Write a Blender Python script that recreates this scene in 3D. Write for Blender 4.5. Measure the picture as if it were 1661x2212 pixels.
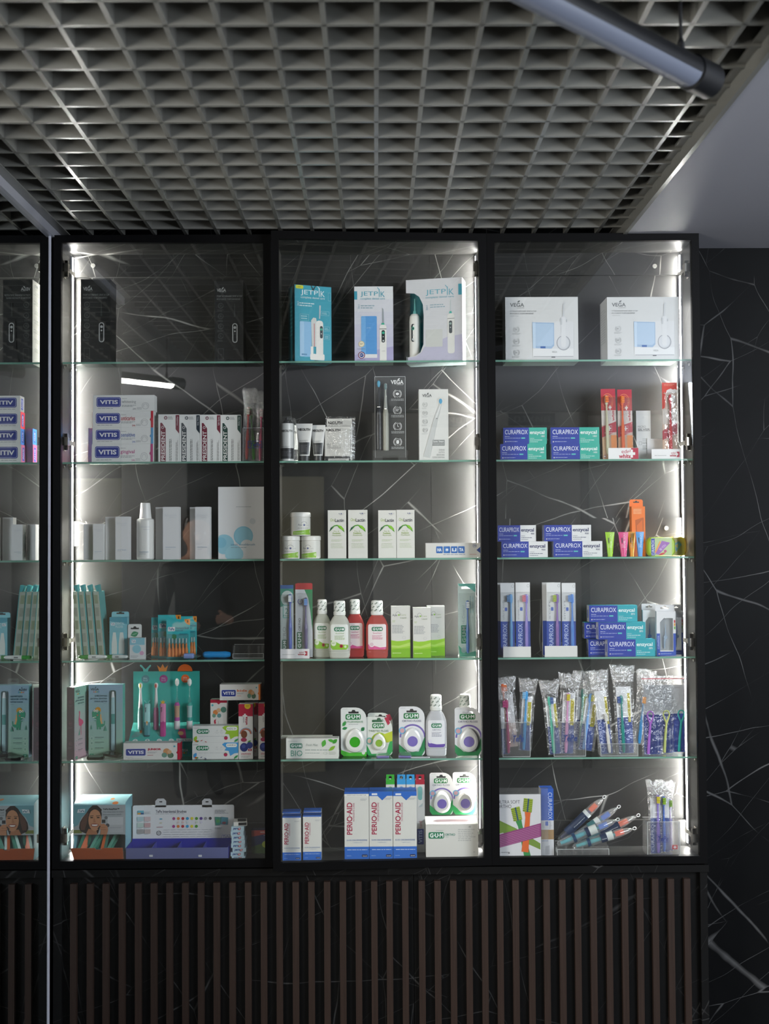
import bpy, math, random
from mathutils import Vector, Matrix
from mathutils.geometry import tessellate_polygon

for o in list(bpy.data.objects): bpy.data.objects.remove(o)
sc = bpy.context.scene
COL = sc.collection

# ------------------------------------------------------------------ camera
FPX, CXP, CYP = 2490.0, 830.5, 1106.0
YAW, PITCH, ROLL = 0.0083, 0.0290, -0.0062
EYE = Vector((0, 0, 1.62))
_f = Vector((math.sin(YAW)*math.cos(PITCH), math.cos(YAW)*math.cos(PITCH), math.sin(PITCH)))
_r0 = Vector((math.cos(YAW), -math.sin(YAW), 0)); _u0 = _r0.cross(_f)
_r = math.cos(ROLL)*_r0 + math.sin(ROLL)*_u0
_u = -math.sin(ROLL)*_r0 + math.cos(ROLL)*_u0
cam = bpy.data.cameras.new('camera'); camo = bpy.data.objects.new('camera', cam); COL.objects.link(camo)
cam.sensor_fit = 'VERTICAL'; cam.sensor_height = 36.0; cam.sensor_width = 24.0
cam.lens = 36.0*FPX/2212.0
camo.matrix_world = Matrix(((_r.x, _u.x, -_f.x, EYE.x), (_r.y, _u.y, -_f.y, EYE.y), (_r.z, _u.z, -_f.z, EYE.z), (0, 0, 0, 1)))
cam.dof.use_dof = True; cam.dof.focus_distance = 3.66; cam.dof.aperture_fstop = 3.6
cam.clip_start = 0.02
sc.camera = camo

def P(px, py, Y):
    """world point seen at a pixel of the photograph, on the upright plane y = Y"""
    d = _r*((px-CXP)/FPX) - _u*((py-CYP)/FPX) + _f
    return EYE + d*((Y-EYE.y)/d.y)
def PZ(px, py, Z):
    d = _r*((px-CXP)/FPX) - _u*((py-CYP)/FPX) + _f
    return EYE + d*((Z-EYE.z)/d.z)

# ------------------------------------------------------------------ world, exposure
w = bpy.data.worlds.new('world'); sc.world = w; w.use_nodes = True
w.node_tree.nodes['Background'].inputs[0].default_value = (0.6, 0.7, 0.9, 1)
w.node_tree.nodes['Background'].inputs[1].default_value = 0.05
vs = sc.view_settings
vs.view_transform = 'Standard'; vs.look = 'None'; vs.gamma = 1.0; vs.exposure = 0.0; vs.use_curve_mapping = False
try:
    sc.cycles.transparent_max_bounces = 28; sc.cycles.max_bounces = 7; sc.cycles.diffuse_bounces = 3; sc.cycles.glossy_bounces = 4
    sc.cycles.caustics_reflective = False; sc.cycles.caustics_refractive = False
    sc.cycles.sample_clamp_indirect = 6.0
except Exception: pass

def area(name, loc, target, sx, sy, power, col):
    l = bpy.data.lights.new(name, 'AREA'); l.shape = 'RECTANGLE'; l.size = sx; l.size_y = sy
    l.energy = power; l.color = col
    o = bpy.data.objects.new(name, l); COL.objects.link(o); o.location = loc
    o.rotation_euler = (Vector(target)-Vector(loc)).to_track_quat('-Z', 'Y').to_euler()
    return o
LED_POWER = 215.0
LAMP_POWER = 45.0
# daylight through the window in the right-hand wall, and an added broad warm fill from the left
area('window_light', (2.80, 1.2, 1.95), (0.3, 3.3, 1.6), 2.6, 1.3, 225, (0.86, 0.92, 1.0))
area('left_fill', (-3.10, 0.7, 1.95), (-0.4, 3.4, 1.6), 2.6, 1.3, 245, (1.0, 0.96, 0.89))

# ------------------------------------------------------------------ colours and materials
def lin(c):
    if isinstance(c, str):
        c = c.lstrip('#'); c = tuple(int(c[i:i+2], 16) for i in (0, 2, 4))
    def g(x):
        x = x/255.0
        return x/12.92 if x <= 0.04045 else ((x+0.055)/1.055)**2.4
    return (g(c[0]), g(c[1]), g(c[2]), 1.0)

def newmat(name):
    m = bpy.data.materials.new(name); m.use_nodes = True
    nt = m.node_tree
    for n in list(nt.nodes): nt.nodes.remove(n)
    out = nt.nodes.new('ShaderNodeOutputMaterial')
    return m, nt, out
def N(nt, t, **kw):
    n = nt.nodes.new(t)
    for k, v in kw.items(): setattr(n, k, v)
    return n
def princ(nt, rough=.5, spec=.4, metal=0.0):
    b = nt.nodes.new('ShaderNodeBsdfPrincipled')
    b.inputs['Roughness'].default_value = rough; b.inputs['Metallic'].default_value = metal
    b.inputs['Specular IOR Level'].default_value = spec
    return b
def mat_print(name, rough, spec, transl=0.0):
    """printed surface: the colour of each printed patch, with a faint paper grain"""
    m, nt, out = newmat(name); b = princ(nt, rough, spec)
    a = N(nt, 'ShaderNodeVertexColor'); a.layer_name = 'Col'
    no = N(nt, 'ShaderNodeTexNoise'); no.inputs['Scale'].default_value = 900
    bp = N(nt, 'ShaderNodeBump'); bp.inputs['Strength'].default_value = .03; bp.inputs['Distance'].default_value = .0005
    nt.links.new(no.outputs[0], bp.inputs['Height']); nt.links.new(bp.outputs[0], b.inputs['Normal'])
    nt.links.new(a.outputs[0], b.inputs['Base Color'])
    if transl:
        t = N(nt, 'ShaderNodeBsdfTranslucent'); nt.links.new(a.outputs[0], t.inputs[0])
        mx = N(nt, 'ShaderNodeMixShader'); mx.inputs[0].default_value = transl
        nt.links.new(b.outputs[0], mx.inputs[1]); nt.links.new(t.outputs[0], mx.inputs[2]); nt.links.new(mx.outputs[0], out.inputs[0])
    else: nt.links.new(b.outputs[0], out.inputs[0])
    return m
def mat_flat(name, col, rough=.5, spec=.4, metal=0.0, noise=0.0, nscale=30):
    m, nt, out = newmat(name); b = princ(nt, rough, spec, metal)
    c = lin(col)
    if noise:
        no = N(nt, 'ShaderNodeTexNoise'); no.inputs['Scale'].default_value = nscale; no.inputs['Detail'].default_value = 4
        g = N(nt, 'ShaderNodeNewGeometry'); nt.links.new(g.outputs['Position'], no.inputs['Vector'])
        r = N(nt, 'ShaderNodeMapRange'); r.inputs[3].default_value = 1-noise; r.inputs[4].default_value = 1+noise
        nt.links.new(no.outputs[0], r.inputs[0])
        mm = N(nt, 'ShaderNodeVectorMath', operation='SCALE'); mm.inputs[0].default_value = c[:3]
        nt.links.new(r.outputs[0], mm.inputs['Scale']); nt.links.new(mm.outputs[0], b.inputs['Base Color'])
    else: b.inputs['Base Color'].default_value = c
    nt.links.new(b.outputs[0], out.inputs[0])
    return m
def mat_emit(name, col, s):
    m, nt, out = newmat(name); e = N(nt, 'ShaderNodeEmission')
    e.inputs[0].default_value = lin(col); e.inputs[1].default_value = s
    nt.links.new(e.outputs[0], out.inputs[0]); return m
def mat_clear(name, tint=(1, 1, 1), f0=.045, fmax=.9, rough=0.0, haze=0.0, bump=0.0, bscale=60, hazecol=(.9, .9, .9), power=5):
    """clear sheet: see-through with a mirror reflection that grows towards grazing angles"""
    m, nt, out = newmat(name)
    lw = N(nt, 'ShaderNodeLayerWeight'); lw.inputs[0].default_value = .5
    pw = N(nt, 'ShaderNodeMath', operation='POWER'); pw.inputs[1].default_value = power
    nt.links.new(lw.outputs['Facing'], pw.inputs[0])
    ma = N(nt, 'ShaderNodeMath', operation='MULTIPLY_ADD'); ma.inputs[1].default_value = fmax; ma.inputs[2].default_value = f0
    ma.use_clamp = True
    nt.links.new(pw.outputs[0], ma.inputs[0])
    t = N(nt, 'ShaderNodeBsdfTransparent'); t.inputs[0].default_value = (*tint, 1)
    gl = N(nt, 'ShaderNodeBsdfGlossy'); gl.inputs['Roughness'].default_value = rough; gl.inputs[0].default_value = (1, 1, 1, 1)
    if bump:
        no = N(nt, 'ShaderNodeTexNoise'); no.inputs['Scale'].default_value = bscale; no.inputs['Detail'].default_value = 3
        tc = N(nt, 'ShaderNodeTexCoord'); nt.links.new(tc.outputs['Object'], no.inputs['Vector'])
        bp = N(nt, 'ShaderNodeBump'); bp.inputs['Strength'].default_value = bump; bp.inputs['Distance'].default_value = .01
        nt.links.new(no.outputs[0], bp.inputs['Height']); nt.links.new(bp.outputs[0], gl.inputs['Normal'])
    base = t
    if haze:
        d = N(nt, 'ShaderNodeBsdfDiffuse'); d.inputs[0].default_value = (*hazecol, 1)
        tr = N(nt, 'ShaderNodeBsdfTranslucent'); tr.inputs[0].default_value = (*hazecol, 1)
        ad = N(nt, 'ShaderNodeMixShader'); ad.inputs[0].default_value = .5
        nt.links.new(d.outputs[0], ad.inputs[1]); nt.links.new(tr.outputs[0], ad.inputs[2])
        mh = N(nt, 'ShaderNodeMixShader'); mh.inputs[0].default_value = haze
        nt.links.new(t.outputs[0], mh.inputs[1]); nt.links.new(ad.outputs[0], mh.inputs[2]); base = mh
    mx = N(nt, 'ShaderNodeMixShader')
    nt.links.new(ma.outputs[0], mx.inputs[0]); nt.links.new(base.outputs[0], mx.inputs[1]); nt.links.new(gl.outputs[0], mx.inputs[2])
    nt.links.new(mx.outputs[0], out.inputs[0])
    return m
def mat_marble(name, base=(.020, .021, .020), vein=(.42, .42, .40), rough=.33, spec=.4, seed=0.0, dens=1.0):
    """black stone with thin broken white veins running in two directions"""
    m, nt, out = newmat(name); b = princ(nt, rough, spec)
    g = N(nt, 'ShaderNodeNewGeometry')
    def layer(angle, sc_, stretch, width, off, amt):
        mp = N(nt, 'ShaderNodeMapping'); mp.vector_type = 'POINT'
        mp.inputs['Rotation'].default_value = (0, angle, 0)
        mp.inputs['Location'].default_value = (off+seed, off*.37, off*1.7+seed)
        sk = N(nt, 'ShaderNodeSeparateXYZ'); nt.links.new(g.outputs['Position'], sk.inputs[0])
        s1 = N(nt, 'ShaderNodeMath', operation='ADD'); nt.links.new(sk.outputs[0], s1.inputs[0]); nt.links.new(sk.outputs[1], s1.inputs[1])
        s2 = N(nt, 'ShaderNodeMath', operation='MULTIPLY_ADD'); s2.inputs[1].default_value = .4; nt.links.new(sk.outputs[1], s2.inputs[0]); nt.links.new(sk.outputs[2], s2.inputs[2])
        cb = N(nt, 'ShaderNodeCombineXYZ'); nt.links.new(s1.outputs[0], cb.inputs[0]); nt.links.new(s2.outputs[0], cb.inputs[2])
        nt.links.new(cb.outputs[0], mp.inputs[0])
        nz = N(nt, 'ShaderNodeTexNoise'); nz.inputs['Scale'].default_value = 3.2; nz.inputs['Detail'].default_value = 2; nz.inputs['Roughness'].default_value = .4
        nt.links.new(mp.outputs[0], nz.inputs['Vector'])
        sb = N(nt, 'ShaderNodeVectorMath', operation='SUBTRACT'); sb.inputs[1].default_value = (.5, .5, .5)
        nt.links.new(nz.outputs['Color'], sb.inputs[0])
        sc2 = N(nt, 'ShaderNodeVectorMath', operation='SCALE'); sc2.inputs['Scale'].default_value = .07
        nt.links.new(sb.outputs[0], sc2.inputs[0])
        ad = N(nt, 'ShaderNodeVectorMath', operation='ADD'); nt.links.new(mp.outputs[0], ad.inputs[0]); nt.links.new(sc2.outputs[0], ad.inputs[1])
        st = N(nt, 'ShaderNodeVectorMath', operation='MULTIPLY'); st.inputs[1].default_value = (sc_/stretch, 0.0, sc_)
        nt.links.new(ad.outputs[0], st.inputs[0])
        vo = N(nt, 'ShaderNodeTexVoronoi', feature='DISTANCE_TO_EDGE'); vo.inputs['Scale'].default_value = 1.0
        nt.links.new(st.outputs[0], vo.inputs['Vector'])
        wn = N(nt, 'ShaderNodeTexNoise'); wn.inputs['Scale'].default_value = 4.5; wn.inputs['Detail'].default_value = 3
        nt.links.new(mp.outputs[0], wn.inputs['Vector'])
        wr = N(nt, 'ShaderNodeMapRange'); wr.inputs[1].default_value = .44; wr.inputs[2].default_value = .72
        wr.inputs[3].default_value = .0022; wr.inputs[4].default_value = width
        nt.links.new(wn.outputs[0], wr.inputs[0])
        dv = N(nt, 'ShaderNodeMath', operation='DIVIDE'); nt.links.new(vo.outputs['Distance'], dv.inputs[0]); nt.links.new(wr.outputs[0], dv.inputs[1])
        iv = N(nt, 'ShaderNodeMath', operation='SUBTRACT'); iv.inputs[0].default_value = 1.0; iv.use_clamp = True
        nt.links.new(dv.outputs[0], iv.inputs[1])
        br = N(nt, 'ShaderNodeMapRange'); br.inputs[1].default_value = .40; br.inputs[2].default_value = .62; br.inputs[3].default_value = 0; br.inputs[4].default_value = amt
        nt.links.new(wn.outputs[0], br.inputs[0])
        mu = N(nt, 'ShaderNodeMath', operation='MULTIPLY'); nt.links.new(iv.outputs[0], mu.inputs[0]); nt.links.new(br.outputs[0], mu.inputs[1])
        return mu
    l1 = layer(math.radians(22), 4.2*dens, 3.2, .009, 1.3, 1.0)
    l2 = layer(math.radians(-72), 3.6*dens, 3.4, .0075, 5.1, .9)
    l3 = layer(math.radians(48), 6.5*dens, 3.6, .006, 9.7, .6)
    mx1 = N(nt, 'ShaderNodeMath', operation='MAXIMUM'); nt.links.new(l1.outputs[0], mx1.inputs[0]); nt.links.new(l2.outputs[0], mx1.inputs[1])
    mx2 = N(nt, 'ShaderNodeMath', operation='MAXIMUM'); nt.links.new(mx1.outputs[0], mx2.inputs[0]); nt.links.new(l3.outputs[0], mx2.inputs[1])
    cl = N(nt, 'ShaderNodeTexNoise'); cl.inputs['Scale'].default_value = 9; cl.inputs['Detail'].default_value = 6
    nt.links.new(g.outputs['Position'], cl.inputs['Vector'])
    cr = N(nt, 'ShaderNodeMixRGB'); cr.inputs[1].default_value = (*[x*.75 for x in base], 1); cr.inputs[2].default_value = (*[x*1.35 for x in base], 1)
    nt.links.new(cl.outputs[0], cr.inputs[0])
    cm = N(nt, 'ShaderNodeMixRGB'); cm.inputs[2].default_value = (*vein, 1)
    nt.links.new(mx2.outputs[0], cm.inputs[0]); nt.links.new(cr.outputs[0], cm.inputs[1])
    nt.links.new(cm.outputs[0], b.inputs['Base Color']); nt.links.new(b.outputs[0], out.inputs[0])
    return m
def mat_wood(name):
    m, nt, out = newmat(name); b = princ(nt, .5, .3)
    g = N(nt, 'ShaderNodeNewGeometry')
    mp = N(nt, 'ShaderNodeVectorMath', operation='MULTIPLY'); mp.inputs[1].default_value = (160, 160, 5)
    nt.links.new(g.outputs['Position'], mp.inputs[0])
    no = N(nt, 'ShaderNodeTexNoise'); no.inputs['Scale'].default_value = 1; no.inputs['Detail'].default_value = 5
    nt.links.new(mp.outputs[0], no.inputs['Vector'])
    cr = N(nt, 'ShaderNodeMixRGB'); cr.inputs[1].default_value = (.015, .0088, .0066, 1); cr.inputs[2].default_value = (.038, .022, .016, 1)
    nt.links.new(no.outputs[0], cr.inputs[0]); nt.links.new(cr.outputs[0], b.inputs['Base Color'])
    bp = N(nt, 'ShaderNodeBump'); bp.inputs['Strength'].default_value = .3; bp.inputs['Distance'].default_value = .001
    nt.links.new(no.outputs[0], bp.inputs['Height']); nt.links.new(bp.outputs[0], b.inputs['Normal'])
    nt.links.new(b.outputs[0], out.inputs[0]); return m

CARD = mat_print('printed_card', .42, .35)
GLOSS = mat_print('glossy_plastic', .2, .5)
SATIN = mat_print('satin_plastic', .35, .45)
MILKY = mat_print('milky_plastic', .3, .45, transl=.45)
MILKY_THIN = mat_print('thin_translucent_card', .35, .4, transl=.65)
LIQUID = mat_print('tinted_liquid', .08, .6, transl=.7)
FOIL = mat_print('mirror_foil_card', .16, 1.0)
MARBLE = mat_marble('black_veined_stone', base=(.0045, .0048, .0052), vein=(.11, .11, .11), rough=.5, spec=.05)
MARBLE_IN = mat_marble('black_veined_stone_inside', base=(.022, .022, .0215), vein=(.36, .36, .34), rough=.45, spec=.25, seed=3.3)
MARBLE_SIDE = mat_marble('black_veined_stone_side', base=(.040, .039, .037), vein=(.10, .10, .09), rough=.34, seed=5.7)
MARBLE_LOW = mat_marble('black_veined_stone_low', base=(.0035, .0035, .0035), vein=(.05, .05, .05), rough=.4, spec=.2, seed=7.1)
BLACKMETAL = mat_flat('black_anodised_aluminium', (8, 8, 9), .5, .08)
GRIDPAINT = mat_flat('grey_powder_coat', (109, 109, 105), .27, .6, noise=.04, nscale=60)
PLENUM = mat_flat('black_void_paint', (10, 10, 10), .9, .1)
WHITEPAINT = mat_flat('white_ceiling_paint', (138, 139, 147), .6, .3, noise=.02, nscale=4)
PALEDOOR = mat_flat('pale_door_paint', (205, 203, 198), .5, .3)
BEIGEDOOR = mat_flat('beige_door_paint', (190, 184, 158), .5, .3)
GREYWALL = mat_flat('grey_wall_paint', (104, 102, 98), .6, .3, noise=.05, nscale=3)
DARKWALL = mat_flat('dark_wall_panel', (40, 40, 40), .6, .3, noise=.05, nscale=3)
FLOORM = mat_flat('grey_stone_floor', (92, 91, 89), .4, .4, noise=.15, nscale=5)
CHROME = mat_flat('bright_nickel', (205, 200, 192), .16, .5, metal=1.0)
ALU = mat_flat('brushed_aluminium', (196, 198, 208), .42, .5, metal=.6)
LAMPBLACK = mat_flat('black_lamp_housing', (16, 17, 20), .38, .45)
OFFTUBE = mat_flat('unlit_grey_diffuser', (88, 93, 106), .4, .35)
WOOD = mat_wood('dark_smoked_wood')
LED = mat_emit('led_strip_glow', (255, 252, 246), LED_POWER)
LIT = mat_emit('lamp_tube_glow', (255, 253, 246), LAMP_POWER)
GLASS = mat_clear('clear_door_glass', tint=(.985, .99, .985), f0=.07, fmax=.7)
SHELFG = mat_clear('clear_shelf_glass', tint=(.93, .975, .955), f0=.035, fmax=.75)
SHELFEDGE = mat_flat('green_glass_edge', (120, 168, 150), .15, .6)
ACRYL = mat_clear('clear_acrylic', tint=(.95, .95, .95), f0=.05, fmax=.7, haze=.06, power=3)
FILM = mat_clear('crinkled_clear_film', tint=(.99, .99, .99), f0=.08, fmax=.6, rough=.10, haze=.05, bump=1.0, bscale=55, power=2)
ACRYLGLINT = mat_flat('painted_acrylic_glint', (206, 210, 210), .12, .7)  # opaque pale tone standing in for light caught along acrylic edges
FILMTOP = mat_clear('crumpled_film_top', tint=(.95, .95, .95), f0=.14, fmax=.6, rough=.14, haze=.26, bump=1.0, bscale=70, power=2, hazecol=(.95, .95, .95))
BLISTER = mat_clear('clear_blister', tint=(.95, .96, .96), f0=.06, fmax=.6, rough=.05, haze=.06, bump=.15, bscale=30, power=3)
MIRROR, _nt, _o = newmat('silver_mirror')
_g = N(_nt, 'ShaderNodeBsdfGlossy'); _g.inputs[0].default_value = (.86, .88, .87, 1); _g.inputs['Roughness'].default_value = 0.0
_nt.links.new(_g.outputs[0], _o.inputs[0])

# ------------------------------------------------------------------ mesh helpers
class MB:
    def __init__(s): s.v = []; s.f = []; s.c = []; s.m = []
    def add(s, vs_, fs, col, mi=0):
        n = len(s.v); s.v += [tuple(q) for q in vs_]
        c = lin(col)
        for q in fs: s.f.append(tuple(i+n for i in q)); s.c.append(c); s.m.append(mi)
    def box(s, x0, x1, y0, y1, z0, z1, col='ffffff', sides=None, mi=0):
        v = [(x0, y0, z0), (x1, y0, z0), (x1, y1, z0), (x0, y1, z0), (x0, y0, z1), (x1, y0, z1), (x1, y1, z1), (x0, y1, z1)]
        F = {'F': (0, 1, 5, 4), 'B': (2, 3, 7, 6), 'L': (3, 0, 4, 7), 'R': (1, 2, 6, 5), 'T': (4, 5, 6, 7), 'D': (3, 2, 1, 0)}
        for k, q in F.items(): s.add([v[i] for i in q], [(0, 1, 2, 3)], (sides or {}).get(k, col), mi)
        return s
    def hexa(s, v, col='ffffff', sides=None, mi=0):
        """box from eight corners, bottom four then top four, front-left first, counter-clockwise from above"""
        F = {'F': (0, 1, 5, 4), 'B': (2, 3, 7, 6), 'L': (3, 0, 4, 7), 'R': (1, 2, 6, 5), 'T': (4, 5, 6, 7), 'D': (3, 2, 1, 0)}
        for k, q in F.items(): s.add([v[i] for i in q], [(0, 1, 2, 3)], (sides or {}).get(k, col), mi)
        return s
    def loft(s, rings, col='ffffff', cap0=True, cap1=True, mi=0, cols=None):
        n = len(rings[0])
        for k in range(len(rings)-1):
            a, b = rings[k], rings[k+1]
            s.add(list(a)+list(b), [(i, (i+1) % n, n+(i+1) % n, n+i) for i in range(n)], cols[k] if cols else col, mi)
        if cap0: s.add(rings[0], [tuple(reversed(range(n)))], cols[0] if cols else col, mi)
        if cap1: s.add(rings[-1], [tuple(range(n))], cols[-1] if cols else col, mi)
        return s
    def lathe(s, prof, n=20, cx=0, cy=0, col='ffffff', sx=1, sy=1, pw=2.0, cols=None, mi=0, cap0=True, cap1=True):
        rings = []
        for q in prof:
            r, z = q[0], q[1]; fx = q[2] if len(q) > 2 else sx; fy = q[3] if len(q) > 3 else sy
            rg = []
            for i in range(n):
                a = 2*math.pi*i/n; ca, sa = math.cos(a), math.sin(a)
                rg.append((cx+r*fx*math.copysign(abs(ca)**(2/pw), ca), cy+r*fy*math.copysign(abs(sa)**(2/pw), sa), z))
            rings.append(rg)
        return s.loft(rings, col, cap0, cap1, mi, cols)
    def tube(s, path, rad, n=8, col='ffffff', mi=0, flat=1.0):
        path = [Vector(q) for q in path]; rings = []
        for i, q in enumerate(path):
            t = (path[min(i+1, len(path)-1)]-path[max(i-1, 0)]).normalized()
            a = Vector((0, 1, 0)) if abs(t.y) < .9 else Vector((1, 0, 0))
            e1 = t.cross(a).normalized(); e2 = t.cross(e1).normalized()
            r = rad[i] if isinstance(rad, (list, tuple)) else rad
            rings.append([tuple(q+e1*(r*math.cos(2*math.pi*k/n))+e2*(r*flat*math.sin(2*math.pi*k/n))) for k in range(n)])
        return s.loft(rings, col, True, True, mi)
    def plate(s, outer, holes=(), y0=0.0, y1=.001, col='ffffff', back=None, mi=0):
        """flat plate in the x-z plane with holes, thickness y0..y1"""
        loops = [outer]+list(holes)
        pts = [q for l in loops for q in l]
        tri = tessellate_polygon([[Vector((a, b, 0)) for a, b in l] for l in loops])
        fr, bk = [], []
        for t in tri:
            a, b, c = (pts[i] for i in t)
            if (b[0]-a[0])*(c[1]-a[1])-(b[1]-a[1])*(c[0]-a[0]) < 0: t = tuple(reversed(t))
            fr.append(tuple(t)); bk.append(tuple(reversed(t)))
        s.add([(a, y0, b) for a, b in pts], fr, col, mi)
        s.add([(a, y1, b) for a, b in pts], bk, back or col, mi)
        for li, l in enumerate(loops):
            n = len(l); ar = sum(l[i][0]*l[(i+1) % n][1]-l[(i+1) % n][0]*l[i][1] for i in range(n))
            ll = l if (ar > 0) == (li == 0) else list(reversed(l))
            s.add([(a, y0, b) for a, b in ll]+[(a, y1, b) for a, b in ll], [((i+1) % n, i, n+i, n+(i+1) % n) for i in range(n)], col, mi)
        return s
    def build(s, name, mat, parent=None, loc=(0, 0, 0), rot=(0, 0, 0), smooth=False, kind=None, label=None):
        me = bpy.data.meshes.new(name); me.from_pydata(s.v, [], s.f); me.update()
        at = me.color_attributes.new('Col', 'FLOAT_COLOR', 'CORNER')
        buf = []
        for q, c in zip(s.f, s.c): buf += list(c)*len(q)
        at.data.foreach_set('color', buf)
        for mm in (mat if isinstance(mat, (list, tuple)) else [mat]): me.materials.append(mm)
        if any(s.m): me.polygons.foreach_set('material_index', s.m)
        if smooth:
            try: me.shade_smooth()
            except Exception: me.polygons.foreach_set('use_smooth', [True]*len(me.polygons))
            if smooth != 'all':
                try: me.set_sharp_from_angle(angle=math.radians(40))
                except Exception: pass
        o = bpy.data.objects.new(name, me); COL.objects.link(o)
        o.location = loc; o.rotation_euler = rot
        if parent: o.parent = parent
        if kind: o['kind'] = kind
        if label: o['label'] = label
        return o
def tag(o, label, cat, group=None):
    o['label'] = label; o['category'] = cat
    if group: o['group'] = group
    return o
def thing(name, label, cat, loc=(0, 0, 0), rz=0.0, group=None, rot=None):
    o = bpy.data.objects.new(name, None); COL.objects.link(o); o.empty_display_size = .02
    o.location = loc; o.rotation_euler = rot or (0, 0, rz)
    return tag(o, label, cat, group)
def link_copy(src, parent=None, loc=None):
    c = src.copy(); COL.objects.link(c); c.parent = parent
    if loc is not None: c.location = loc
    return c
def BX(name, x0, x1, y0, y1, z0, z1, mat, parent=None, kind=None, col='ffffff', **k):
    return MB().box(x0, x1, y0, y1, z0, z1, col).build(name, mat, parent, kind=kind, **k)

# ------------------------------------------------------------------ flat print
_TXT = {}
def glyphs(text, bold=0.0, res=3):
    key = (text, bold, res)
    if key not in _TXT:
        cu = bpy.data.curves.new('lettering', 'FONT'); cu.body = text; cu.resolution_u = res
        cu.offset = bold; cu.fill_mode = 'FRONT'
        ob = bpy.data.objects.new('lettering', cu)
        me = ob.to_mesh()
        vs_ = [(v.co.x, v.co.y) for v in me.vertices]; fs = [tuple(p.vertices) for p in me.polygons]
        ob.to_mesh_clear(); bpy.data.objects.remove(ob); bpy.data.curves.remove(cu)
        if vs_:
            xa = min(q[0] for q in vs_); xb = max(q[0] for q in vs_); ya = min(q[1] for q in vs_); yb = max(q[1] for q in vs_)
            vs_ = [((x-xa)/max(xb-xa, 1e-6), (y-ya)/max(yb-ya, 1e-6)) for x, y in vs_]
        _TXT[key] = (vs_, fs)
    return _TXT[key]

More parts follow.
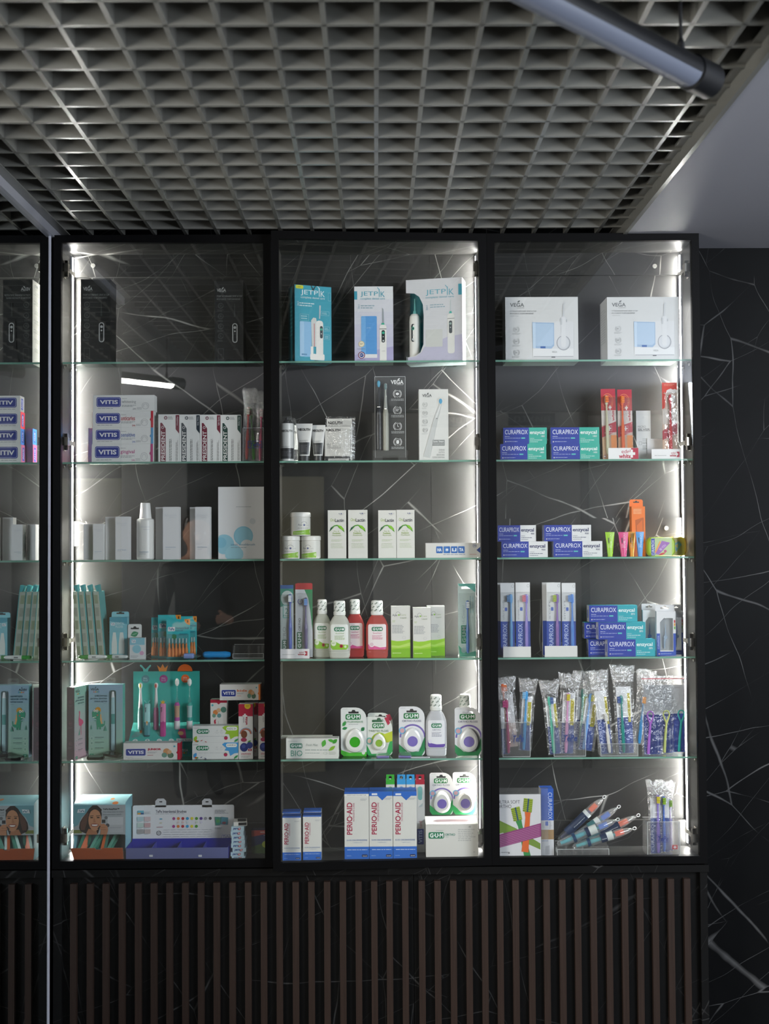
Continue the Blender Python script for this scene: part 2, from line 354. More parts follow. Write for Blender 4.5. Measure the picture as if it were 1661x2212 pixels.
class Art:
    """flat print laid out in the units of a reference rectangle (x right, y down)"""
    def __init__(s, x0, y0, x1, y1): s.ref = (x0, y0, x1, y1); s.p = []; s.L = 0
    def poly(s, pts, col, same=False):
        if not same: s.L += 1
        pts = list(pts); n = len(pts)
        a = sum(pts[i][0]*pts[(i+1) % n][1]-pts[(i+1) % n][0]*pts[i][1] for i in range(n))
        if a > 0: pts.reverse()          # y runs down: make it counter-clockwise seen from the front
        convex = n <= 4
        if convex: s.p.append((pts, [tuple(range(n))], col, s.L))
        else:
            tri = tessellate_polygon([[Vector((x, -y, 0)) for x, y in pts]]); out = []
            for t in tri:
                A, B, C = (pts[i] for i in t)
                if (B[0]-A[0])*-(C[1]-A[1])+(B[1]-A[1])*(C[0]-A[0]) < 0: t = tuple(reversed(t))
                out.append(tuple(t))
            s.p.append((pts, out, col, s.L))
        return s
    def r(s, x0, y0, x1, y1, col, n=1):
        s.L += 1
        for i in range(n):
            a = x0+(x1-x0)*i/n; b = x0+(x1-x0)*(i+1)/n
            s.poly([(a, y0), (b, y0), (b, y1), (a, y1)], col, True)
        return s
    def rr(s, x0, y0, x1, y1, rad, col):
        pts = []
        for cx, cy, a0 in ((x1-rad, y0+rad, -90), (x1-rad, y1-rad, 0), (x0+rad, y1-rad, 90), (x0+rad, y0+rad, 180)):
            for k in range(5):
                a = math.radians(a0+k*22.5); pts.append((cx+rad*math.cos(a), cy+rad*math.sin(a)))
        return s.poly(pts, col)
    def c(s, cx, cy, rx, col, ry=None, n=18):
        ry = ry or rx
        return s.poly([(cx+rx*math.cos(2*math.pi*i/n), cy+ry*math.sin(2*math.pi*i/n)) for i in range(n)], col)
    def ring(s, cx, cy, r, wd, col, a0=0, a1=360, n=20, ry=None):
        s.L += 1; k = (ry or r)/r
        for i in range(n):
            a = math.radians(a0+(a1-a0)*i/n); b = math.radians(a0+(a1-a0)*(i+1)/n)
            s.poly([(cx+(r-wd)*math.cos(a), cy+k*(r-wd)*math.sin(a)), (cx+r*math.cos(a), cy+k*r*math.sin(a)), (cx+r*math.cos(b), cy+k*r*math.sin(b)), (cx+(r-wd)*math.cos(b), cy+k*(r-wd)*math.sin(b))], col, True)
        return s
    def line(s, x0, y0, x1, y1, wd, col):
        d = math.hypot(x1-x0, y1-y0) or 1; nx, ny = -(y1-y0)/d*wd/2, (x1-x0)/d*wd/2
        return s.poly([(x0+nx, y0+ny), (x1+nx, y1+ny), (x1-nx, y1-ny), (x0-nx, y0-ny)], col)
    def frame(s, x0, y0, x1, y1, wd, col):
        s.r(x0, y0, x1, y0+wd, col).r(x0, y1-wd, x1, y1, col).r(x0, y0, x0+wd, y1, col).r(x1-wd, y0, x1, y1, col); return s
    def t(s, text, x0, y0, x1, y1, col, bold=0.0, up=False, down=False, shear=0.0, ang=0.0, res=3):
        """lettering fitted to a box; up / down: written upwards or downwards along the box"""
        s.L += 1; vs_, fs = glyphs(text, bold, res)
        pts = []
        for a, b in vs_:
            a2 = a+shear*b*(y1-y0)/max(abs(x1-x0), 1e-6)
            if up: x, y = x0+(1-b)*(x1-x0), y1-a*(y1-y0)
            elif down: x, y = x0+b*(x1-x0), y0+a*(y1-y0)
            else: x, y = x0+a2*(x1-x0), y1-b*(y1-y0)
            if ang:
                cx, cy = (x0+x1)/2, (y0+y1)/2; ca, sa = math.cos(ang), math.sin(ang)
                x, y = cx+(x-cx)*ca+(y-cy)*sa, cy-(x-cx)*sa+(y-cy)*ca
            pts.append((x, y))
        s.p.append((pts, fs, col, s.L)); return s
    def lines(s, x0, y0, x1, y1, n, col, seed=1, fill=.42, vert=False, full=False):
        """lines of print too small to read"""
        rnd = random.Random(seed); s.L += 1
        for i in range(n):
            if vert:
                a = x0+(x1-x0)*(i+.2)/n; b = a+(x1-x0)/n*fill; q = y1; e = y0+(0 if full else rnd.uniform(0, .35))*(y1-y0)
                while q > e:
                    l = rnd.uniform(.06, .16)*(y1-y0); s.poly([(a, max(q-l, e)), (b, max(q-l, e)), (b, q), (a, q)], col, True); q -= l+.025*(y1-y0)
            else:
                a = y0+(y1-y0)*(i+.2)/n; b = a+(y1-y0)/n*fill; q = x0; e = x1-(0 if full else rnd.uniform(0, .3))*(x1-x0)
                while q < e:
                    l = rnd.uniform(.08, .22)*(x1-x0); s.poly([(q, a), (min(q+l, e), a), (min(q+l, e), b), (q, b)], col, True); q += l+.03*(x1-x0)
        return s
    def star(s, cx, cy, r, col, n=5, k=.45):
        return s.poly([(cx+(r if i % 2 == 0 else r*k)*math.sin(math.pi*i/n), cy-(r if i % 2 == 0 else r*k)*math.cos(math.pi*i/n)) for i in range(2*n)], col)
    def leaf(s, cx, cy, l, wd, ang, col):
        ca, sa = math.cos(ang), math.sin(ang); pts = []
        for i in range(13):
            t = i/12; pts.append((-l/2+l*t, -wd/2*math.sin(math.pi*t)))
        for i in range(1, 12):
            t = 1-i/12; pts.append((-l/2+l*t, wd/2*math.sin(math.pi*t)))
        return s.poly([(cx+x*ca+y*sa, cy-x*sa+y*ca) for x, y in pts], col)
    def cross(s, cx, cy, r, col, k=.34):
        a = r*k; s.r(cx-a, cy-r, cx+a, cy+r, col); return s.r(cx-r, cy-a, cx+r, cy+a, col)
    def build(s, name, mat, parent, fn, label=None, eps=.00006, off=.0003, smooth=False, slices=0):
        x0, y0, x1, y1 = s.ref; mb = MB()
        def cl(q): return (min(1.0, max(0.0, (q[0]-x0)/(x1-x0))), min(1.0, max(0.0, (q[1]-y0)/(y1-y0))))
        def clip(poly, k, lim, keep_less):
            out = []
            for i in range(len(poly)):
                A, B = poly[i], poly[(i+1) % len(poly)]; ia = (A[k] <= lim) == keep_less or A[k] == lim; ib = (B[k] <= lim) == keep_less or B[k] == lim
                if ia: out.append(A)
                if ia != ib and A[k] != B[k]:
                    t_ = (lim-A[k])/(B[k]-A[k]); out.append((A[0]+(B[0]-A[0])*t_, A[1]+(B[1]-A[1])*t_))
            return out
        for pts, fs, col, L in s.p:
            uvs = [cl(q) for q in pts]
            if not slices: mb.add([fn(u, v, off+eps*L) for u, v in uvs], fs, col); continue
            for f in fs:
                poly = [uvs[i] for i in f]
                k0 = int(min(q[0] for q in poly)*slices); k1 = min(slices-1, int(max(q[0] for q in poly)*slices))
                for k in range(k0, k1+1):
                    q = clip(clip(poly, 0, k/slices, False), 0, (k+1)/slices, True) if k1 > k0 else poly
                    if len(q) >= 3: mb.add([fn(u, v, off+eps*L) for u, v in q], [tuple(range(len(q)))], col)
        return mb.build(name, mat, parent, label=label, smooth=smooth)
def face_front(w_, h_, y=0.0, lean=None):
    return lambda u, v, e: (-w_/2+u*w_, y-e, h_*(1-v))
def face_left(w_, h_, d_):
    return lambda u, v, e: (-w_/2-e, d_*(1-u), h_*(1-v))
def face_right(w_, h_, d_):
    return lambda u, v, e: (w_/2+e, d_*u, h_*(1-v))
def face_top(w_, h_, d_):
    return lambda u, v, e: (-w_/2+u*w_, d_*(1-v), h_+e)

# pieces of the photograph that were measured, each with its own enlargement
CROP = {}
for _i, _y in enumerate((500, 800, 1010, 1220, 1420, 1640)): CROP['A%d' % (_i+1)] = (0, _y, 1661/600)
for _i, _y in enumerate((500, 800, 1010, 1230, 1440, 1640)): CROP['B%d' % (_i+1)] = (570, _y, 1661/510)
for _i, _y in enumerate((500, 800, 1010, 1220, 1430, 1640)): CROP['C%d' % (_i+1)] = (1040, _y, 1661/520)
def K(crop, x, y):
    ox, oy, s_ = CROP[crop]; return ox+x/s_, oy+y/s_
def span(crop, rect, Y, zb):
    x0, y0, x1, y1 = rect
    a = P(*K(crop, x0, (y0+y1)/2), Y); b = P(*K(crop, x1, (y0+y1)/2), Y); t = P(*K(crop, (x0+x1)/2, y0), Y)
    return (a.x+b.x)/2, b.x-a.x, t.z-zb

# ================================================================== the room
EZ = EYE.z
CEIL = EZ+1.005           # underside of the open grid
BULK = EZ+.978            # underside of the lowered white ceiling
XB = .800                 # its edge
YB = 3.785                # wall behind the cabinets
XM = -1.013               # mirror plane
def structure(o): o['kind'] = 'structure'; return o
structure(BX('floor', -3.2, 2.9, -1.2, YB, -.02, 0, FLOORM))
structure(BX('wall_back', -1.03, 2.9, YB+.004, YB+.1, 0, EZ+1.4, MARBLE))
structure(BX('wall_rear', -3.2, 2.9, -1.3, -1.2, 0, EZ+1.4, GREYWALL))
structure(BX('wall_right', 2.9, 3.0, -1.2, YB+.1, 0, EZ+1.4, GREYWALL))
structure(BX('wall_far_left', -3.3, -3.2, -1.2, YB+.1, 0, EZ+1.4, GREYWALL))
structure(BX('wall_left', XM-.10, XM-.006, 2.60, YB+.1, 0, EZ+1.4, GREYWALL))
structure(BX('wall_left_return', -3.2, XM-.10, YB-.05, YB+.1, 0, EZ+1.4, GREYWALL))
structure(BX('ceiling_void', -3.2, 2.9, -1.2, YB+.1, EZ+1.30, EZ+1.4, PLENUM))
structure(BX('ceiling_bulkhead', XB, 2.9, -1.2, YB, BULK, EZ+1.3, WHITEPAINT))
structure(BX('ceiling_rear', -3.2, XB, -1.2, .95, BULK, EZ+1.3, WHITEPAINT))
structure(BX('wall_rear_panel', -1.36, -.80, -1.2, -1.18, 0, EZ+.97, DARKWALL))
structure(BX('wall_rear_panel', .62, 1.50, -1.206, -1.1995, 0, EZ+.97, PALEDOOR))
structure(BX('door_1', -.30, .26, -1.2, -1.17, 0, EZ+.50, BEIGEDOOR))
structure(BX('door_2', -1.92, -1.37, -1.2, -1.17, 0, EZ+.94, PALEDOOR))
structure(BX('wall_rear_panel', 1.56, 2.6, -1.2, -1.18, 0, EZ+.94, PALEDOOR))
structure(BX('wall_rear_post', 1.50, 1.56, -1.2, -1.16, 0, EZ+.97, DARKWALL))
# sign over the door behind the camera, seen only as a reflection in the glass
t = thing('door_sign', 'dark sign with pale capital letters, reflected in the right cabinet glass', 'sign', (1.15, -1.2, EZ+.915))
BX('panel', -.17, .17, 0, .015, -.045, .045, mat_flat('dark_sign_board', (12, 16, 15), .6, .1), t)
Art(0, 0, 100, 30).t('ВИХІД', 8, 7, 92, 23, '6a6d6a', bold=.03).build('lettering', CARD, t, lambda u, v, e: (.16-u*.32, .015+e, .045-v*.09))

# mirror on the partition, its bright edge and the profile along the ceiling
t = thing('wall_mirror', 'tall wall mirror at the left, reflecting the cabinet beside it', 'mirror', (XM, 3.2, 0))
BX('mirror_glass', -.005, 0, -.60, .575, .0, 2.618, MIRROR, t)
BX('edge_profile', 0, .0028, .388, .398, .0, 2.618, mat_flat('pale_edge_strip', (205, 207, 220), .5), t)
structure(BX('trim_1', XM, XM+.012, 2.6, YB-.05, BULK-.004, CEIL+.05, ALU))
structure(BX('trim_2', XM+.012, XM+.040, 2.6, YB-.05, CEIL-.004, CEIL-.001, GRIDPAINT))
structure(BX('trim_3', XB-.012, XB, .95, YB-.02, BULK-.002, CEIL+.012, GRIDPAINT))
structure(BX('trim_4', XB-.030, XB-.012, .95, YB-.02, CEIL+.006, CEIL+.012, GRIDPAINT))

# open grid ceiling: every slat on its own
cg = thing('grid_ceiling', 'grey open-cell grid ceiling above the cabinets', 'ceiling'); cg['kind'] = 'structure'
PIT = .102; GX = -.0932; GY = 2.2003
sl = MB().box(-.005, .005, -1.37, 1.37, 0, .05).build('slat', GRIDPAINT, cg, (0, 0, 0)); first = True
for i in range(-9, 9):
    x = GX+PIT*i
    if x < XM+.03 or x > XB-.03: continue
    o = sl if first else link_copy(sl, cg); first = False
    o.location = (x, 2.34, CEIL)
sl2 = MB().box(XM+.012, XB-.012, -.005, .005, 0, .0499).build('cross_slat', GRIDPAINT, cg); first = True
for i in range(-11, 15):
    o = sl2 if first else link_copy(sl2, cg); first = False
    o.location = (0, GY+PIT*i, CEIL)
sl3 = MB().box(-.005, .005, -.80, .80, 0, .05).build('slat', GRIDPAINT, cg); first = True
for i in range(-22, -9):
    o = sl3 if first else link_copy(sl3, cg); first = False
    o.location = (GX+PIT*i, 1.76, CEIL)
sl4 = MB().box(-3.19, XM-.11, -.005, .005, 0, .0499).build('cross_slat', GRIDPAINT, cg); first = True
for i in range(-12, 4):
    o = sl4 if first else link_copy(sl4, cg); first = False
    o.location = (0, GY+PIT*i, CEIL)
for o in cg.children: o['label'] = 'grey metal ceiling slat'

# pendant tube lamps
def lamp(name, label, cpos, ang, length, lit, wires):
    t = thing(name, label, 'lamp', cpos, ang, group=None)
    n = 20; R_ = .030
    mb = MB()
    def ring(x, a0, a1, r, k=14): return [(x, r*math.cos(math.radians(a0+(a1-a0)*i/k)), r*math.sin(math.radians(a0+(a1-a0)*i/k))) for i in range(k+1)]
    L0, L1 = -length, -.075
    # the housing wraps the upper half, the diffuser shows below
    for (a0, a1, nm, mt, rr) in ((-20, 200, 'housing', LAMPBLACK, R_), (-160, -20, 'diffuser', LIT if lit else OFFTUBE, R_*.96)):
        A = ring(L0, a0, a1, rr); B = ring(L1, a0, a1, rr); C = ring(L1, a0, a1, rr*.55); D = ring(L0, a0, a1, rr*.55); m = len(A)
        mb = MB(); mb.add(A+B, [(i, i+1, m+i+1, m+i) for i in range(m-1)], 'ffffff')
        mb.add(C+D, [(i, i+1, m+i+1, m+i) for i in range(m-1)], 'ffffff')
        mb.add([A[0], D[0], C[0], B[0]], [(0, 1, 2, 3)], 'ffffff'); mb.add([A[-1], B[-1], C[-1], D[-1]], [(0, 1, 2, 3)], 'ffffff')
        mb.build(nm, mt, t, smooth=True)
    for nm, xa, xb in (('end_cap', -.078, 0.0), ('end_cap', -length-.078, -length)):
        prof = [(R_*.85, xa), (R_*1.12, xa+.006), (R_*1.12, xb-.006), (R_*1.0, xb-.001), (R_*.9, xb)]
        rings = [[(z, r*math.cos(2*math.pi*i/24), r*math.sin(2*math.pi*i/24)) for i in range(24)] for r, z in prof]
        MB().loft(rings).build(nm, LAMPBLACK, t, smooth=True)
    for wx in wires:
        MB().tube([(wx, 0, R_*.7), (wx, 0, .33)], .0035, 8).build('cable', LAMPBLACK, t)
        MB().lathe([(.007, R_*.8), (.007, R_*1.5), (.004, R_*1.8)], 12, wx, 0).build('cable_grip', LAMPBLACK, t)
    return t
lamp('pendant_lamp', 'unlit black tube pendant lamp hanging below the ceiling grid, top right', (.655, 2.20, EZ+.892), math.atan2(.297, .318), 1.15, False, (-.105, -1.0))
lamp('pendant_lamp', 'lit white tube pendant lamp, reflected in the left cabinet glass', (-1.03, 1.02, EZ+.875), math.radians(-45), 1.2, True, (-.105, -1.2))

# ================================================================== wall cabinets
DX = [-1.005, -.3215, .3560, 1.0275]
DT, DB = EZ+.9800, EZ-.9935
YD = 3.600                               # front of the doors
CF, CBK = 3.622, 3.785                   # carcass front and back
ZT, ZB = EZ+.960, EZ-.981                # inside top and bottom
SHY0, SHY1 = 3.640, 3.780
SZ = {1: EZ+.5859, 2: EZ+.2690, 3: EZ-.0404, 4: EZ-.3557, 5: EZ-.6693, 6: ZB}
CLAB = ['left glass-shelved wall cabinet, next to the mirror',
        'middle glass-shelved wall cabinet with its door slightly ajar',
        'right glass-shelved wall cabinet, beside the bare stone wall']
def hinge_mesh(s_):
    """nickel hinge on a side panel; s_ = +1 when the panel is on the left"""
    mb = MB()
    mb.box(*sorted((0, s_*.003)), .028, .052, -.028, .028)
    mb.box(*sorted((s_*.003, s_*.010)), .034, .046, -.024, -.014).box(*sorted((s_*.003, s_*.010)), .034, .046, .014, .024)
    mb.box(*sorted((s_*.003, s_*.015)), .018, .118, -.0075, .0075)
    mb.box(*sorted((s_*.004, s_*.022)), .002, .026, -.013, .013)
    mb.box(*sorted((s_*.006, s_*.017)), .020, .030, -.026, .026)
    return mb
for ci in range(3):
    xa, xb = DX[ci]+.001, DX[ci+1]-.001
    c = thing('display_cabinet', CLAB[ci], 'cabinet', ((xa+xb)/2, YD, DB))
    ox, oz = (xa+xb)/2, DB
    def part(name, x0, x1, y0, y1, z0, z1, mat, par=c):
        return MB().box(x0-ox, x1-ox, y0-YD, y1-YD, z0-oz, z1-oz).build(name, mat, par)
    th = .016
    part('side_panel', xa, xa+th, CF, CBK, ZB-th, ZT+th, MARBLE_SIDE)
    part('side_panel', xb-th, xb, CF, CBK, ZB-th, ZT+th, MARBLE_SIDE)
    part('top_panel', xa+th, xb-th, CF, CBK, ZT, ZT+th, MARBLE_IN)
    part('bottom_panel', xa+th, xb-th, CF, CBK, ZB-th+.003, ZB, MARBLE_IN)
    if ci == 1:
        xs = P(932, 1200, CBK).x
        part('back_panel', xa+th, xs-.0006, CBK-.004, CBK, ZB, ZT, MARBLE_IN)
        part('back_panel', xs+.0006, xb-th, CBK-.004, CBK, ZB, ZT, MARBLE_IN)
    else:
        part('back_panel', xa+th, xb-th, CBK-.004, CBK, ZB, ZT, MARBLE_IN)
        for (ya, yb) in ((547, 596), (1122, 1176), (1776, 1825)):
            za = ZT if ya == 547 else P(830, ya, 3.768).z; zb_ = ZB if yb == 1825 else P(830, yb, 3.768).z
            part('mounting_rail', xa+th, xb-th, 3.768, 3.781, zb_, za, MARBLE_IN)
        for px, py in (((201, 574),) if ci == 0 else ((1414, 575), (1439, 1141))):
            q = P(px, py, 3.768)
            MB().loft([[(q.x-ox+.0072*math.cos(2*math.pi*i/16), y, q.z-oz+.0072*math.sin(2*math.pi*i/16)) for i in range(16)] for y in (3.768-YD, 3.765-YD)], '8a8a86').build('screw_cap', SATIN, c)
    side = 1 if ci == 0 else -1
    xi = xa+th if side == 1 else xb-th
    x0, x1 = sorted((xi, xi+side*.006))
    x0, x1 = sorted((xi+side*.0006, xi+side*.0030))
    part('light_strip', x0, x1, 3.745, 3.763, ZB+.012, ZT-.012, LED)
    for ya, yb in ((3.7425, 3.745), (3.763, 3.7655)): part('strip_channel', *sorted((xi, xi+side*.0052)), ya, yb, ZB+.010, ZT-.010, ALU)
    part('channel_base', *sorted((xi, xi+side*.0005)), 3.745, 3.763, ZB+.010, ZT-.010, ALU)
    # glass shelves on small nickel pins
    for k in range(1, 6):
        sh = part('glass_shelf', xa+th+.0015, xb-th-.0015, SHY0, SHY1-.002, SZ[k]-.006, SZ[k], SHELFG)
        part('edge_bar', xa+th+.0015, xb-th-.0015, SHY0-.0012, SHY0, SZ[k]-.0058, SZ[k]-.0002, SHELFEDGE, sh)
        for sx, xq in ((1, xa+th), (-1, xb-th)):
            for yq in (3.662, 3.752):
                if sx == side and yq > 3.74: yq = 3.732
                mb = MB(); mb.box(*sorted((0, sx*.011)), -.005, .005, -.0105, -.0065)
                mb.box(*sorted((0, sx*.0035)), -.006, .006, -.018, -.0065)
                mb.build('shelf_pin', CHROME, c, (xq-ox, yq-YD, SZ[k]-oz))
    for py in (582, 955, 1386, 1806):
        q = P((140, 1042, 1488)[ci], py, 3.66)
        hinge_mesh(side).build('hinge', CHROME, c, (xi-ox, 3.628-YD, q.z-oz))
    # door: four mitred frame bars and a pane, hung on the light-strip side
    hx = xa if side == 1 else xb
    d = bpy.data.objects.new('door', None); COL.objects.link(d); d.parent = c; d['label'] = 'black framed glass door'
    d.location = (hx-ox, .020, 0)
    d.rotation_euler = (0, 0, -.066*(-1) if ci == 1 else 0.0)
    X0, X1, H_ = xa-hx, xb-hx, DT-DB; fw = .0240; ft = .020
    bars = {'stile': [((X0, 0), (X0+fw, fw), (X0+fw, H_-fw), (X0, H_)), ((X1, 0), (X1, H_), (X1-fw, H_-fw), (X1-fw, fw))],
            'rail': [((X0, 0), (X1, 0), (X1-fw, fw), (X0+fw, fw)), ((X0, H_), (X0+fw, H_-fw), (X1-fw, H_-fw), (X1, H_))]}
    for nm, ls in bars.items():
        for pts in ls: MB().plate(list(pts), (), -ft, 0).build('frame_'+nm, BLACKMETAL, d)
    MB().box(X0+fw-.004, X1-fw+.004, -.0135, -.0095, fw-.004, H_-fw+.004).build('glass_pane', GLASS, d)

# ================================================================== slatted base units
ZL0 = P(830, 1873.5, 3.605).z; ZL1 = P(830, 1890, 3.605).z
t = tag(BX('ledge_board', DX[0]-.002, DX[3]+.004, 3.606, YB, ZL1, ZL0-.0015, MARBLE_LOW), 'thin black stone ledge between the cabinets and the slatted base', 'ledge')
xs0 = [151, 187, 221, 256, 291, 325, 359, 393, 427, 461, 495, 529, 563, 597, 632, 666, 700, 734, 768, 802, 835, 869]
xs1 = [905, 939, 973, 1007, 1041, 1074, 1108, 1142, 1175, 1209, 1242, 1276, 1310, 1344, 1377, 1410, 1444, 1479]
ZS = P(600, 1906, 3.618).z
SLM = MB().box(-.0098, .0098, 0, .016, 0, ZS-.08)
slat_o = None
for nm, xs_, pa, pb in (('slatted left base unit with dark brown vertical wood slats beside the mirror', xs0, DX[0]+.028, P(894, 2000, 3.634).x-.0008),
                        ('slatted right base unit with dark brown vertical wood slats by the stone wall', xs1, P(894, 2000, 3.634).x+.0008, DX[3]-.022)):
    b = thing('slatted_base_unit', nm, 'base cabinet', ((pa+pb)/2, 3.634, .08)); bx = (pa+pb)/2
    MB().box(pa-bx, pb-bx, 0, YB-3.634, 0, ZL1-.0005-.08).build('stone_front', MARBLE_LOW, b)
    for x in xs_:
        xx = P(x+7, 2040, 3.618).x
        if slat_o is None: o = slat_o = SLM.build('slat', WOOD, b)
        else: o = link_copy(slat_o, b)
        o.location = (xx-bx, -.0162, 0)
    if xs_ is xs0: MB().box(DX[0]-bx+.001, pa-bx-.0005, -.020, .1, 0, ZL1-.0008-.08).build('end_panel', MARBLE_LOW, b)
    else: MB().box(pb-bx+.0005, DX[3]-bx+.001, -.020, .1, 0, ZL1-.0008-.08).build('end_panel', MARBLE_LOW, b)
    MB().box(pa-bx, pb-bx, .03, .10, -.08, -.0005).build('plinth', BLACKMETAL, b)

# ================================================================== product builders
class It:
    def __init__(s, root, x, Y, z, w, h, d): s.root, s.x, s.Y, s.z, s.w, s.h, s.d = root, x, Y, z, w, h, d; s.top = z+h
def carton(crop, rect, row, name, label, cat='box', art=None, Y=3.668, dep=.045, col='f2f2ef', sides=None, zb=None, rz=0.0,
           group=None, mat=None, left=None, right=None, top=None, w=None):
    z = SZ[row]+.0002 if zb is None else zb+.0002
    x, ww, h = span(crop, rect, Y, z)
    if w: ww = w
    r = thing(name, label, cat, (x, Y, z), rz, group)
    b = .0007
    mb = MB(); e = b
    # folded card: body with a slightly rounded front edge
    v = [(-ww/2, 0, 0), (ww/2, 0, 0), (ww/2, dep, 0), (-ww/2, dep, 0), (-ww/2, 0, h), (ww/2, 0, h), (ww/2, dep, h), (-ww/2, dep, h)]
    mb.hexa(v, col, sides)
    mb.build('carton', mat or CARD, r)
    if art: art.build('front_print', mat or CARD, r, face_front(ww, h))
    if left: left.build('end_print', mat or CARD, r, face_left(ww, h, dep))
    if right: right.build('end_print', mat or CARD, r, face_right(ww, h, dep))
    if top: top.build('top_print', mat or CARD, r, face_top(ww, h, dep))
    return It(r, x, Y, z, ww, h, dep)
def rrect(x0, z0, x1, z1, r, n=4):
    pts = []
    for cx, cz, a0 in ((x1-r, z0+r, -90), (x1-r, z1-r, 0), (x0+r, z1-r, 90), (x0+r, z0+r, 180)):
        for k in range(n+1):
            a = math.radians(a0+k*90/n); pts.append((cx+r*math.cos(a), cz+r*math.sin(a)))
    return pts
def eurohole(cx, cz, w_):
    h = w_*.22
    return [(cx-w_/2, cz-h*.5), (cx+w_/2, cz-h*.5), (cx+w_/2, cz+h*.35), (cx+w_*.2, cz+h*.35), (cx+w_*.12, cz+h*1.1), (cx-w_*.12, cz+h*1.1), (cx-w_*.2, cz+h*.35), (cx-w_/2, cz+h*.35)]
def toothbrush(parent, x, z0, z1, y, hcol, bcol, side='F', tilt=0.0, fat=1.0, name='toothbrush', neck=None, headlen=.026):
    """brush standing head up; side: which way the bristles point (F front, L left, R right)"""
    L = z1-z0; mb = MB()
    def q(t): return (x+tilt*t*L, y, z0+t*L)
    prof = [(0, .0022), (.02, .0042), (.12, .0056), (.3, .0052), (.42, .0058), (.52, .0042), (.62, .0030), (.78, .0026)]
    mb.tube([q(t) for t, r in prof], [r*fat for t, r in prof], 8, hcol)
    nk = [(.76, .0026), (.84, .0028)]
    mb.tube([q(t) for t, r in nk], [r*fat for t, r in nk], 8, neck or hcol)
    a = 1-headlen/L
    hp = [(.83, .0026), (a, .0050), (a+.3*(1-a), .0058), (1-.3*(1-a), .0058), (1-.08*(1-a), .0046), (1, .0022)]
    mb.tube([q(t) for t, r in hp], [r*fat for t, r in hp], 8, neck or hcol, flat=.55)
    o = mb.build(name, SATIN, parent, smooth=True)
    bb = MB(); zc0, zc1 = q(a+.08*(1-a)), q(1-.12*(1-a)); dx = .0048*fat
    n = 4
    for i in range(n):
        f0, f1 = i/n+.03, (i+1)/n-.03
        p0 = [zc0[k]+(zc1[k]-zc0[k])*f0 for k in range(3)]; p1 = [zc0[k]+(zc1[k]-zc0[k])*f1 for k in range(3)]
        lx0, lx1, ly0, ly1 = {'F': (-dx, dx, -.0125, -.002), 'L': (-.0125, -.002, -dx, dx), 'R': (.002, .0125, -dx, dx)}[side]
        bb.hexa([(p0[0]+lx0, y+ly0, p0[2]), (p0[0]+lx1, y+ly0, p0[2]), (p0[0]+lx1, y+ly1, p0[2]), (p0[0]+lx0, y+ly1, p0[2]),
                 (p1[0]+lx0, y+ly0, p1[2]), (p1[0]+lx1, y+ly0, p1[2]), (p1[0]+lx1, y+ly1, p1[2]), (p1[0]+lx0, y+ly1, p1[2])], bcol)
    bb.build('bristles', SATIN, o)
    return o
def pillow(parent, w_, h_, bulge, y, seed, name='film_bag', x=0, z=0, taper=.0, flare=.0, nx=7, nz=12, mat=None, ragged=.004):
    """closed clear bag: two crinkled skins meeting at the seams"""
    rnd = random.Random(seed); mb = MB()
    def grid(sg):
        g = []
        for j in range(nz+1):
            for i in range(nx+1):
                u, v = i/nx, j/nz
                prof = (4*u*(1-u))**.6*(min(1, 6*(1-v), 8*v+.2))
                ww = w_*(1+flare*v-taper*(1-v))
                zz = h_*v+(rnd.uniform(-ragged, ragged) if j == nz else 0)
                g.append((x+(u-.5)*ww, y+sg*(bulge*prof*(.8+.4*rnd.random())), z+zz))
        return g
    F = []
    for j in range(nz):
        for i in range(nx):
            a = j*(nx+1)+i; F.append((a, a+1, a+nx+2, a+nx+1))
    mb.add(grid(-1), F, 'ffffff'); mb.add(grid(1), [tuple(reversed(q)) for q in F], 'ffffff')
    return mb.build(name, mat or FILM, parent, smooth='all')
def acrylic_box(parent, w_, d_, h_, hb=None, t_=.0022, name='clear_box', slots=0):
    """open clear box: base, front, back and two sides, optionally with dividers"""
    hb = hb or h_
    mb = MB()
    mb.box(-w_/2, w_/2, 0, d_, 0, t_).box(-w_/2, w_/2, 0, t_, t_, h_).box(-w_/2, w_/2, d_-t_, d_, t_, hb)
    for sx in (-1, 1):
        a, b = sorted((sx*w_/2, sx*(w_/2-t_)))
        mb.hexa([(a, t_, t_), (b, t_, t_), (b, d_-t_, t_), (a, d_-t_, t_), (a, t_, h_), (b, t_, h_), (b, d_-t_, hb), (a, d_-t_, hb)])
    for i in range(1, slots):
        xx = -w_/2+w_*i/slots; mb.box(xx-t_/2, xx+t_/2, t_, d_-t_, t_, min(h_, hb)*.9)
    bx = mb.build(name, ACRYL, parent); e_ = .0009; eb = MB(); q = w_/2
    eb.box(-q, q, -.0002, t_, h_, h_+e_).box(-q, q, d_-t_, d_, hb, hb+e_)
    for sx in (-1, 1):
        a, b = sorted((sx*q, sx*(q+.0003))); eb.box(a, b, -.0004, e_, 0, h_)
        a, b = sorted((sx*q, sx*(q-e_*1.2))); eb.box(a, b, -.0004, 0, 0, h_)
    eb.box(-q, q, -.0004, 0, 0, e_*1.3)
    eb.build('edge_bar', ACRYLGLINT, bx)  # pale bars: the bright edge glint of the clear box, put into colour
    return bx
def card_plate(parent, name, pts, holes, y, thick, col, mat=None, back=None, label=None):
    return MB().plate(pts, holes, y, y+thick, col, back).build(name, mat or CARD, parent, label=label)
